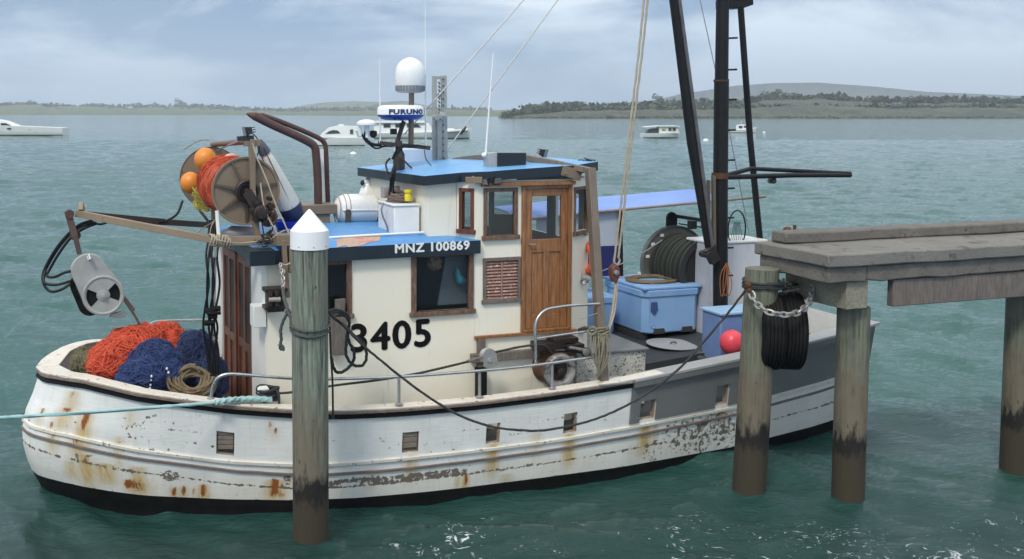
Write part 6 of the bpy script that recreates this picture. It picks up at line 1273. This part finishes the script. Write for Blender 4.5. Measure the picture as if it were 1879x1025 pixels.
mb = MB(); mb.lathe(P(1374,532,y=11.06), (0,-1,0), [(0,.03),(.03,.025),(.035,.01)], 12); mb.ell(P(1372,523,y=11.06), .04, .03, .04, 12, .4, 20); tag(obj('chain_bolt', mb, M['rust']), 'rusty bolt head holding the chain on the wharf corner pile', 'bolt')
# ------------------------------------------------------------------ boats moored out in the harbour
def sea(px, ywl):
    d = ray(px, ywl); return EY+d*(-EYE/d[2])
M['gel2'] = surf('white_boat_hull', (.78,.80,.80), (.7,.72,.72), .5, .6, .35, bmp=0)
M['gelcream'] = surf('cream_boat_hull', (.70,.69,.60), (.6,.6,.52), .5, .6, .4, bmp=0)
M['darkglass'] = surf('dark_boat_window', (.02,.025,.03), (.04,.05,.055), .5, .6, .15, bmp=0)
M['antifoul'] = surf('dark_antifouling', (.03,.035,.04), (.05,.05,.06), .5, .6, .6, bmp=0)
def sea_boat(name, pb, ps, ywl, hull_pts, beam, parts_, label, yaw=0.0, hullmat='gel2', cat='boat', kind_bow='sharp'):
    """pb, ps: pixel x of bow and stern; heights in pixels above the waterline; beam in metres"""
    w0, w1 = sea((pb+ps)/2, ywl), None; D = w0[1]; k = D/F*1.0/math.cos(TH)
    L = abs(ps-pb)*k; dr = 1 if pb > ps else -1                # bow to the right or to the left
    ax = np.array([dr*math.cos(yaw), math.sin(yaw), 0]); ay = np.array([-ax[1], ax[0], 0]); cpx = (pb+ps)/2
    root = empty(name, w0, label, cat)
    pt = lambda x, y, z: w0+ax*(x*L)+ay*y+X3*z                 # x from -.5 (stern) to .5 (bow)
    mb = MB(); xs = np.linspace(-.5, .5, 22); rings = []
    sheer = lambda x: np.interp(x, [a for a, b in hull_pts], [b for a, b in hull_pts])*k
    for x in xs:
        f = (x+.5); bw = beam/2*(1-max(0, (f-.45)/.55)**2.3) if kind_bow == 'sharp' else beam/2*(1-max(0, (f-.7)/.3)**2.5)
        bw *= .9+.1*min(1, f*4); z = sheer(x); lw = bw*(.86-.25*max(0, f-.5)); zb_ = .12*sheer(-.5)
        rings.append([pt(x-.0, bw, z), pt(x-.012*f, (bw+lw)/2, z*.5), pt(x-.03*f, lw, zb_), pt(x-.04*f, lw*.8, -.3), pt(x-.04*f, -lw*.8, -.3), pt(x-.03*f, -lw, zb_), pt(x-.012*f, -(bw+lw)/2, z*.5), pt(x, -bw, z)])
    n = len(rings); vs = [p for r in rings for p in r]; fs = []; ms_ = []
    for i in range(n-1):
        for j in range(8): fs.append((8*i+j, 8*i+(j+1)%8, 8*i+8+(j+1)%8, 8*i+8+j)); ms_.append(1 if j in (2,3,4) else 0)
    fs += [tuple(range(7,-1,-1)), tuple(range(8*n-8, 8*n))]; ms_ += [0, 0]
    mb.v = [tuple(v) for v in vs]; mb.f = fs; mb.m = ms_; obj('hull', mb, [M[hullmat], M['antifoul']], root, smooth=35)
    for (nm, mat, poly, hw, inset) in parts_:                  # side polygons in (x fraction, pixels above water), half width in metres
        if nm == 'pole':
            m_ = MB(); m_.tube([pt(poly[0][0], hw, poly[0][1]*k), pt(poly[1][0], hw, poly[1][1]*k)], inset, 6); obj('aerial', m_, M[mat], root); continue
        if nm == 'rail':
            m_ = MB(); m_.tube([pt(x, hw, y*k) for x, y in poly], inset, 5); obj('pulpit_rail', m_, M[mat], root); continue
        m_ = MB(); zc_ = [y for x, y in poly]; zmx, zmn = max(zc_), min(zc_); np_ = len(poly)
        off = lambda y: hw-inset*((y-zmn)/max(.01, zmx-zmn))
        va = [pt(x, off(y), y*k) for x, y in poly]; vb = [pt(x, -off(y), y*k) for x, y in poly]
        m_.add(va+vb, [tuple(range(np_)), tuple(range(2*np_-1, np_-1, -1))]+[(i, (i+1)%np_, np_+(i+1)%np_, np_+i) for i in range(np_)])
        obj(nm, m_, M[mat], root, smooth=25)
    return root
# large white yacht at the left edge: stern to the right
sea_boat('motor_yacht', -75, 122, 248, [(-.5,14),(-.1,17),(.5,22)], 4.2, [('deckhouse','gel2',[(-.10,15),(-.06,17),(.0,22),(.05,26),(.12,29),(.3,28),(.36,18),(.36,15)],1.5,.3), ('window','darkglass',[(-.02,18),(.035,22.5),(.08,22.5),(.08,18.5)],1.47,.0), ('window','darkglass',[(.09,18.5),(.09,23),(.16,24),(.28,23),(.3,19)],1.49,.0), ('porthole','darkglass',[(-.2,10),(-.22,10.5),(-.22,12.5),(-.2,13),(-.18,12.5),(-.18,10.5)],2.0,0), ('porthole','darkglass',[(-.01,11),(-.03,11.5),(-.03,13.5),(-.01,14),(.01,13.5),(.01,11.5)],2.08,0), ('rail','steel',[(-.35,14),(-.34,17),(-.26,17),(-.25,14)],1.9,.03)], 'long white motor yacht lying at the left edge, its stern to the right', yaw=.04)
sea_boat('cabin_cruiser', 576, 668, 267, [(-.5,15),(0,15),(.3,17),(.5,20)][::1], 2.6, [('cabin','gel2',[(-.36,14),(-.33,24),(-.30,27),(-.42,28),(-.42,33),(-.38,36),(.0,37),(.20,33),(.34,22),(.38,15)],1.05,.25), ('window','darkglass',[(-.02,23),(.03,28),(.12,29),(.2,27),(.28,22)],1.02,.05), ('window','darkglass',[(-.27,22),(-.27,30),(-.21,30),(-.21,22)],1.06,.08), ('hatch','gel2',[(-.1,37),(-.09,39),(.0,39),(.02,37)],.4,.05), ('rail','steel',[(.38,16),(.42,22),(.5,24)],.3,.025), ('pole','steel',[(.1,36),(.1,48)],.0,.02)], 'white cabin cruiser moored just left of the radar mast', yaw=-.12)
sea_boat('charter_launch', 866, 688, 253, [(-.5,9),(-.1,10),(.2,13),(.4,17),(.5,20)], 4.4, [('cabin','gel2',[(-.5,9),(-.5,24),(-.46,31),(-.05,31),(.06,26),(.1,11)],1.7,.25), ('canopy','gel2',[(-.5,28),(-.5,31.5),(.02,31.8),(.02,28)],1.9,.05), ('window','darkglass',[(-.40,20),(-.40,26),(-.33,26),(-.33,20)],1.71,.0), ('window','darkglass',[(-.28,20),(-.28,26),(-.21,26),(-.21,20)],1.71,.0), ('window','darkglass',[(-.16,20),(-.16,26),(-.05,26),(-.02,20)],1.71,.0), ('foredeck_box','gel2',[(.2,12),(.2,17),(.3,18),(.34,14)],.8,.1), ('rail','steel',[(.22,14),(.24,22),(.5,26),(.5,20)],1.0,.035), ('pole','gel2',[(.15,12),(.14,38)],0,.04), ('rubbing_band','gelcream',[(.0,8),(.0,9.5),(.46,16),(.46,14.5)],2.1,0)], 'long white charter launch behind the radar mast, bow to the right', yaw=-.1)
sea_boat('houseboat', 1247, 1177, 252, [(-.5,8),(.3,8.5),(.5,12)], 3.0, [('cabin','gelcream',[(-.08,8),(-.08,20),(.40,19.5),(.44,8)],1.1,.1), ('roof','gel2',[(-.46,18.5),(-.46,20),(-.1,22),(.38,22),(.46,20.5),(.44,19.6),(.38,20.3),(-.1,20.3)],1.35,.0), ('window','darkglass',[(.16,12.5),(.16,18),(.24,18),(.24,12.5)],1.12,.03), ('window','darkglass',[(.27,12.5),(.27,18),(.35,18),(.35,12.5)],1.12,.03), ('window','darkglass',[(.0,13),(.0,15),(.08,15),(.08,13)],1.12,.0), ('awning_frame','darkglass',[(-.4,8.2),(-.36,15),(-.25,17),(-.12,17),(-.1,8.2)],.8,.1), ('rail','steel',[(.42,9),(.44,15),(.58,15),(.5,11)],.5,.03), ('pole','steel',[(.12,22),(.12,28)],0,.03)], 'cream and white houseboat with a flat roof, moored right of the pale fall rope', yaw=.0)
sea_boat('small_launch', 1388, 1337, 243, [(-.5,5),(.2,6),(.5,10)], 2.2, [('cabin','gel2',[(-.2,5),(-.2,14),(.0,15),(.12,14),(.18,6)],.8,.15), ('window','darkglass',[(-.18,8),(-.18,12.5),(-.05,12.5),(-.05,8)],.82,.05), ('window','darkglass',[(.0,9),(.0,13),(.09,12.5),(.12,9)],.8,.05), ('rail','steel',[(.2,7),(.3,11),(.62,11),(.5,9)],.3,.03), ('pole','gel2',[(-.05,14),(-.06,22)],0,.03)], 'small white launch seen just right of the black mast', yaw=.0, hullmat='gel2')
for x, y, s in ((648,284,.35),(1295,259,.42),(1402,243,.3)):
    w = sea(x, y); mb = MB(); mb.ell(w+X3*s*.15, s, s, s*.8, 14); tag(obj('mooring_float', mb, M['gel2']), {648:'white mooring float on the water under the white cabin cruiser',1295:'white mooring float on the water right of the black derrick boom',1402:'tiny white mooring float far out right of the mast strut'}[x], 'mooring float', 'mooring floats on the harbour')
# ------------------------------------------------------------------ far shores
def land_mat(name, a, b_, c_, sc_=.02):
    m, t, b = new_mat(name); v = coords(t, (1, .5, 1)); f = noise(t, v, sc_, 6, .65)
    c = mix(t, ramp(t, f, .44, .50), a, b_); c = mix(t, ramp(t, noise(t, v, sc_*3.1, 5), .58, .61), c, c_); c = mix(t, ramp(t, noise(t, v, sc_*9, 4), .56, .62), c, tuple(q*.5 for q in c_))
    t.links.new(c, b.inputs['Base Color']); b.inputs['Roughness'].default_value = .95; return m
def land(name, pts, ysh, D1, mat, back=1.35, rough=.0, n=260):
    """pts: (px, py) of the skyline; ysh: pixel height of the waterline; D1: distance of the ridge"""
    xs = np.linspace(pts[0][0], pts[-1][0], n); ys = np.interp(xs, [p[0] for p in pts], [p[1] for p in pts]); mb = MB(); rows = []
    for i, (x, y) in enumerate(zip(xs, ys)):
        y += rough*(fbm(np.array([x*.05]), np.array([D1*.01]), 3)[0]-.5)*2
        yb = ysh(x) if callable(ysh) else ysh
        sh = sea(x, yb); top = P(x, y, y=D1); col = []
        for k in range(9):
            f = k/8; q = sh+(top-sh)*f; q[2] = top[2]*(1-(1-f)**1.7)*(1+.10*mnoise.noise(Vector((x*.03, f*4, D1*.001)))) if k < 8 else top[2]; 
            if k == 0: q[2] = -.3
            col.append(q)
        col.append(top*np.array([back, back, 0])+[0, 0, -.5]); rows.append(col)
    m = 10; mb.add([p for c in rows for p in c], [(i*m+j, (i+1)*m+j, (i+1)*m+j+1, i*m+j+1) for i in range(n-1) for j in range(m-1)])
    return obj(name, mb, mat, None, kind='structure', smooth=60)
lm1 = land_mat('green_farmland', (.075,.11,.045), (.11,.15,.065), (.05,.07,.038), .03); lm2 = land_mat('dark_bush_land', (.042,.055,.034), (.068,.078,.045), (.022,.03,.02), .03); lm3 = land_mat('far_hill_land', (.10,.14,.07), (.13,.15,.08), (.06,.08,.04), .004)
land('far_hills', [(460,207),(520,200),(560,192),(600,187),(650,185),(700,187),(740,185),(800,196),(860,201),(960,204)], 208.9, 3300, lm3)
land('distant_hills', [(940,206),(1040,198),(1080,192),(1130,189),(1200,184),(1250,172),(1290,166),(1350,157),(1420,152),(1500,151),(1600,158),(1700,168),(1800,172),(2000,182),(2300,196)], 208.4, 3500, lm3)
land('left_shore', [(-400,193),(-100,190),(0,191),(40,190),(70,189),(90,195),(140,195.5),(200,197),(260,197),(330,197),(400,199),(440,201),(520,203),(600,203),(700,202),(800,201),(900,202),(1000,203)], lambda x: float(np.interp(x, [-400, 500, 700, 1000], [210.2, 211.0, 212.5, 214])), 2600, lm1, rough=1.2)
land('right_shore', [(905,218),(930,213),(950,209),(975,205),(1000,203),(1030,198),(1060,196),(1150,194.5),(1200,194),(1290,193),(1340,192),(1380,190),(1400,186),(1456,182),(1500,181),(1560,186),(1640,190),(1760,187),(1879,190),(2300,188)], lambda x: float(np.interp(x, [905, 960, 2300], [218.5, 218, 218])), 900, lm2, rough=1.6)
# trees: trunk and a crown of many small leaf clumps
crownmat = [surf('dark_evergreen_leaves', (.028,.045,.02), (.05,.07,.03), .9, .8, .9, bmp=0), surf('mid_green_leaves', (.05,.075,.03), (.075,.10,.045), .9, .8, .9, bmp=0)]
trunkmat = surf('tree_bark', (.09,.075,.06), (.06,.05,.04), .8, 2, .9, bmp=0)
def crown_mb(kind, seed):
    r = np.random.default_rng(seed); mb = MB()
    n = 420
    blobs = [(r.normal(size=3)*np.array([.26,.26,.16])+[0,0,.62], .17+.12*r.random()) for _ in range(9)] if kind != 'tall' else [(np.array([r.normal()*.07, r.normal()*.07, .25+.085*i]), .10+.05*math.sin(i*.5)) for i in range(9)]
    for _ in range(n):
        c, R_ = blobs[r.integers(len(blobs))]; d = r.normal(size=3); d /= np.linalg.norm(d); p = c+d*R_*(.55+.5*r.random()**.5); s_ = .03+.035*r.random(); u = r.normal(size=3); u /= np.linalg.norm(u); w_ = np.cross(u, d); w_ /= np.linalg.norm(w_)+1e-6; u = np.cross(w_, d)
        mb.add([p-u*s_-w_*s_*.7, p+u*s_-w_*s_*.5+d*s_*.5, p+u*s_*.6+w_*s_+d*s_*.2, p-u*s_*.7+w_*s_*.8-d*s_*.2], [(0,1,2,3)])
    return mb
def make_tree(kind, seed, mat, label):
    root = empty('tree', (0, 0, 0), label, 'tree')
    mb = crown_mb(kind, seed); obj('crown', mb, mat, root, smooth=0)
    mb = MB(); mb.tube([(0,0,-.05), (.01,0,.25), (.0,.01,.6)], [.035,.025,.012], 7)
    for k in range(4): a = k*1.6; mb.tube([(0,0,.28+.06*k), (.12*math.cos(a), .12*math.sin(a), .5+.05*k)], [.014,.006], 5)
    obj('trunk', mb, trunkmat, root); return root
protos = [make_tree('round', 1, crownmat[0], 'x'), make_tree('round', 2, crownmat[1], 'x'), make_tree('tall', 3, crownmat[0], 'x'), make_tree('round', 4, crownmat[0], 'x')]
LT = 2560; RT = 890; HT = 1900
tree_list = []
for x, yb, h, w, k, D in [(329,198,14,13,1,LT),(36,197,9,8,2,LT),(56,198,11,26,0,LT),(67,198,10,16,3,LT),(18,198,9,16,1,LT),(128,197,5,8,2,LT),(160,198,7,13,0,LT),(205,198,4,9,1,LT),(222,198,4,7,2,LT),(268,199,5,5,2,LT),(284,199,9,14,0,LT),(298,199,5,9,3,LT),
                          (352,199,4,7,2,LT),(430,202,4,6,2,LT),(453,203,5,5,2,LT),(475,203,5,6,2,LT),(505,204,4,9,1,LT),(560,206,5,12,0,LT),(596,205,8,8,2,LT),(618,206,9,10,2,LT),(638,206,9,18,0,LT),(655,206,10,14,3,LT),(682,205,10,20,1,LT),(830,205,12,6,2,LT),(852,205,8,7,2,LT),(864,205,10,8,2,LT),(800,206,6,14,0,LT),(905,206,4,9,1,LT),(940,207,6,12,0,LT),
                          (975,207,8,14,1,RT),(985,206,11,14,0,RT),(1002,203,15,22,3,RT),(1010,203,10,18,0,RT),(1068,196,9,8,2,RT),(1055,197,5,9,1,RT),(1109,195,6,9,1,RT),(1125,195,6,6,2,RT),(1142,195,6,6,2,RT),(1208,195,18,18,1,RT),(1236,196,12,16,0,RT),(1222,197,6,12,3,RT),(1255,196,7,9,1,RT),
                          (1300,195,12,18,1,RT),(1316,195,14,13,1,RT),(1352,194,9,18,0,RT),(1368,194,13,14,1,RT),(1385,192,14,24,3,RT),(1400,192,18,30,0,RT),(1430,190,22,34,3,RT),(1418,190,16,26,0,RT),(1452,188,14,26,1,RT),(1485,190,12,30,0,RT),(1540,192,9,26,3,RT),(1600,194,8,20,1,RT),(1665,194,14,16,2,RT),(1700,194,10,26,0,RT),(1790,192,9,24,3,RT),(1850,193,12,28,1,RT)]:
    b = P(x, yb, y=D); kx = D/F; src = protos[k]; lab = {0:'dark',1:'mid green',2:'slim dark',3:'dark spreading'}[k]+' tree on the far '+('right' if D == RT else 'left')+' shore'
    o = copy_tree(src, (b[0], b[1], max(b[2]-1.0, .5)), lab, rz=(x*1.7) % 6.28, scale=(w*kx*(1.15 if k != 2 else 2.6), w*kx*(1.15 if k != 2 else 2.6), h*kx*1.12+1)); o['group'] = lab.replace(' tree ', ' trees ')
for o in protos:
    for c in list(o.children): bpy.data.objects.remove(c)
    bpy.data.objects.remove(o)
# bush belts along the shores
def belt(label, xr, yf, D, hpx, n, mat, seed):
    r = np.random.default_rng(seed); mb = MB(); kx = D/F
    for _ in range(n):
        x = xr[0]+(xr[1]-xr[0])*r.random(); dd = D*(1+.0*r.random()); b = P(x, yf(x)+r.random()*1.5, y=dd); h = hpx*kx*(.4+.8*r.random())*(.6+.8*fbm(np.array([x*.04]), np.array([seed*1.]), 2)[0])
        for _ in range(7):
            c = b+np.array([r.normal()*h*.7, r.normal()*h*.7, h*r.random()*.8]); s_ = h*(.18+.25*r.random()); u = r.normal(size=3); u /= np.linalg.norm(u); v_ = np.cross(u, r.normal(size=3)); v_ /= np.linalg.norm(v_)
            mb.add([c-u*s_, c-v_*s_, c+u*s_, c+v_*s_], [(0,1,2,3)])
    return obj('bush_belt', mb, mat, None, kind='stuff', label=label, cat='bush', smooth=0)
belt('dark bush along the right shore', (925, 2250), lambda x: float(np.interp(x, [925, 1000, 1400, 2250], [215, 208, 202, 202])), 780, 11, 1700, crownmat[0], 5)
belt('low scrub at the waterline of the right shore', (915, 2250), lambda x: 215.5, 672, 3.2, 1100, crownmat[1], 6)
belt('hedges and scrub on the left shore', (-350, 960), lambda x: 204+1.5*math.sin(x*.05), 2150, 6, 420, crownmat[0], 7)
belt('dark trees massed at the left end of the far shore', (-60, 82), lambda x: 201, 2300, 13, 420, crownmat[0], 8)
belt('hedgerow of trees along the skyline of the right shore', (960, 2250), lambda x: float(np.interp(x, [960,985,1030,1200,1380,1456,1879,2300], [206,204,199,195.5,192,183.5,191,190])), 880, 13, 900, crownmat[0], 9)
belt('hedgerow of trees along the skyline of the left shore', (-300, 900), lambda x: float(np.interp(x, [-300,90,400,520,900], [192,196,200,204,203])), 2520, 8, 800, crownmat[1], 10)
# houses on the shore
def house(x, y, w, h, D, label, mat='gel2'):
    c = P(x, y, y=D); k = D/F; w *= k; h *= k; r_ = empty('house', c, label, 'house', 'pale houses on the far shore'); d = w*.5
    mb = MB(); mb.wb(c[0]-w/2, c[0]+w/2, c[1]-d/2, c[1]+d/2, c[2]-1, c[2]+h*.65); obj('wall', mb, M[mat], r_, smooth=0)
    mb = MB(); mb.prism([(c[0]-w*.53, c[1]-d*.58, c[2]+h*.652), (c[0]-w*.53, c[1]+d*.58, c[2]+h*.652), (c[0]-w*.53, c[1], c[2]+h)], (w*1.06, 0, 0)); obj('roof', mb, surf('pale_roof', (.4,.4,.4), (.33,.33,.33), .5, 1, .7, bmp=0), r_, smooth=0)
    mb = MB()
    for q in (-.3, 0, .3): mb.wb(c[0]+w*q-w*.06, c[0]+w*q+w*.06, c[1]-d/2-.1, c[1]-d/2-.02, c[2]+h*.15, c[2]+h*.5)
    obj('window_row', mb, M['darkglass'], r_, smooth=0)
for a in [(1025,200,9,4,820,'small white house among bushes near the left end of the right shore'),(1122,199,16,4,820,'long low white house behind the pale fall rope'),(1167,199,7,3,820,'small pale house just right of the pale fall rope'),(1278,199,20,5,820,'wide white house between the black boom and the mast'),(1252,198,8,4,820,'narrow white house against the black boom'),
          (110,199,10,3,2300,'white farmhouse near the left end of the far shore'),(237,199,11,4,2300,'long white farmhouse among trees on the left shore'),(575,206,12,3,2300,'low white house left of the cabin cruiser'),(677,204,7,3,2300,'small white house left of the satellite dome'),(548,207,7,3,2300,'small white house right of the exhaust tips')]: house(*a)
# ------------------------------------------------------------------ water
def water():
    nA, nR = 1000, 620
    px = np.concatenate([np.linspace(-2400, -160, 70)[:-1], np.linspace(-160, 2040, nA), np.linspace(2040, 4600, 70)[1:]]); tx = (px-CX)/F
    yy = np.concatenate([np.geomspace(1.5, 7.0, 30)[:-1], np.geomspace(7.0, 160, nR), np.geomspace(160, 3700, 60)[1:]])
    Y, X = np.meshgrid(yy, tx, indexing='ij'); Xw = X*Y
    Z = np.zeros_like(Xw); r = np.random.default_rng(3); wind = math.radians(248)
    wx = Xw+.35*np.sin(Y*.9+Xw*.35)+.2*np.sin(Xw*1.7-Y*.6); wy = Y+.35*np.sin(Xw*.8-Y*.4)+.2*np.sin(Y*1.9+Xw*.5)
    near = np.clip((Y-6)/60, 0, 1)
    for _ in range(64):
        lam = .28*(1.055**r.integers(0, 52)); th = wind+r.normal()*.55; k = 2*math.pi/lam; amp = .0050*lam**.7*(1+.3*near)
        cell = Y*(yy[50]/yy[49]-1); fade = np.clip(lam/(cell*2.6)-.6, 0, 1)
        ph = k*(math.cos(th)*wx+math.sin(th)*wy)+r.random()*6.28
        Z += amp*fade*(1-2*np.abs(np.sin(ph/2))+.273)
    Z -= .0
    V = np.stack([Xw, Y, Z], -1).reshape(-1, 3); ny, nx = Xw.shape
    me = bpy.data.meshes.new('water'); idx = np.arange(ny*nx).reshape(ny, nx)
    f = np.stack([idx[:-1,:-1], idx[:-1,1:], idx[1:,1:], idx[1:,:-1]], -1).reshape(-1, 4)
    me.vertices.add(len(V)); me.vertices.foreach_set('co', V.ravel()); me.loops.add(f.size); me.loops.foreach_set('vertex_index', f.ravel()); me.polygons.add(len(f)); me.polygons.foreach_set('loop_start', np.arange(0, f.size, 4)); me.polygons.foreach_set('loop_total', np.full(len(f), 4)); me.update(calc_edges=True)
    me.polygons.foreach_set('use_smooth', [True]*len(f)); o = bpy.data.objects.new('water', me); sc.collection.objects.link(o); o['kind'] = 'structure'
    m, t, b = new_mat('harbour_water'); v = coords(t)
    d = noise(t, coords(t, (.06,.12,.1)), 1.0, 4)
    c = mix(t, ramp(t, d, .35, .7), (.022,.088,.076), (.032,.112,.098))
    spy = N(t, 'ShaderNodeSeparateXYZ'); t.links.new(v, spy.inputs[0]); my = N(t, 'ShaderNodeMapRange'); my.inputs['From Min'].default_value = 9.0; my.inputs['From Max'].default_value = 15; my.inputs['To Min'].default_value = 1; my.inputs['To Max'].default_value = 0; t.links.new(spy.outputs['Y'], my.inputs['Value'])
    c = mix(t, math_(t, 'MULTIPLY', my.outputs[0], .75), c, (.008,.022,.020))      # shade of the wharf painted into the near water colour
    # windblown foam flecks, dense in the broken water off the wharf
    sp = N(t, 'ShaderNodeSeparateXYZ'); t.links.new(v, sp.inputs[0])
    def mr(s, a, bb, lo=0., hi=1.):
        x = N(t, 'ShaderNodeMapRange'); x.inputs['From Min'].default_value = a; x.inputs['From Max'].default_value = bb; x.inputs['To Min'].default_value = lo; x.inputs['To Max'].default_value = hi; t.links.new(s, x.inputs['Value']); return x.outputs[0]
    reg = math_(t, 'MULTIPLY', mr(sp.outputs['X'], -2.2, 0.5), mr(sp.outputs['Y'], 11.4, 10.2))
    wv = N(t, 'ShaderNodeVectorMath', operation='ADD'); nn3 = N(t, 'ShaderNodeTexNoise', Scale=2.2, Detail=3.0); t.links.new(v, nn3.inputs['Vector']); t.links.new(v, wv.inputs[0]); t.links.new(nn3.outputs['Color'], wv.inputs[1])
    mpn = N(t, 'ShaderNodeMapping'); mpn.inputs['Scale'].default_value = (1, 2.0, 1); mpn.inputs['Rotation'].default_value = (0,0,.3); t.links.new(wv.outputs[0], mpn.inputs['Vector'])
    fn = noise(t, mpn.outputs[0], 8.5, 6, .6, .6); big = noise(t, v, .8, 3)
    thr = math_(t, 'SUBTRACT', .78, math_(t, 'MULTIPLY', reg, math_(t, 'MULTIPLY', big, .30)))
    f = math_(t, 'MULTIPLY', math_(t, 'SUBTRACT', fn, thr), 14, True)
    far = math_(t, 'MULTIPLY', math_(t, 'SUBTRACT', noise(t, coords(t, (.35,1.3,1)), 1.3, 6, .6), math_(t, 'ADD', .745, mr(sp.outputs['Y'], 60, 20, 0, .3))), 40, True)
    foam = math_(t, 'MAXIMUM', f, math_(t, 'MULTIPLY', far, .7))
    c = mix(t, foam, c, (.62,.68,.70)); t.links.new(c, b.inputs['Base Color'])
    t.links.new(mix(t, foam, (.07,.07,.07), (.8,.8,.8)), b.inputs['Roughness']); b.inputs['IOR'].default_value = 1.333; b.inputs['Specular IOR Level'].default_value = .5
    n1 = noise(t, coords(t, (1,1.7,1)), 2.3, 9, .66, .4); n2 = noise(t, coords(t, (.25,.8,1)), 1.0, 6, .6); n4 = noise(t, coords(t, (3,4,3)), 3.0, 5, .6)
    h = math_(t, 'ADD', math_(t, 'ADD', math_(t, 'MULTIPLY', n1, .17), math_(t, 'MULTIPLY', n2, .11)), math_(t, 'MULTIPLY', n4, .03))
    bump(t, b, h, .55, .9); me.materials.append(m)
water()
# ------------------------------------------------------------------ sea air
mb = MB(); mb.wb(-3800, 5200, -60, 4000, -3.0, 150)
hz_ = obj('haze', mb, M['white'], None, kind='stuff', label='thin grey-blue sea haze over the harbour', cat='haze', smooth=0)
hm = bpy.data.materials.new('sea_haze'); hm.use_nodes = True; t = hm.node_tree; t.nodes.clear(); o_ = t.nodes.new('ShaderNodeOutputMaterial'); pv = t.nodes.new('ShaderNodeVolumePrincipled')
pv.inputs['Color'].default_value = (.80,.90,1,1); pv.inputs['Density'].default_value = .00026; t.links.new(pv.outputs[0], o_.inputs['Volume']); hz_.data.materials.clear(); hz_.data.materials.append(hm)
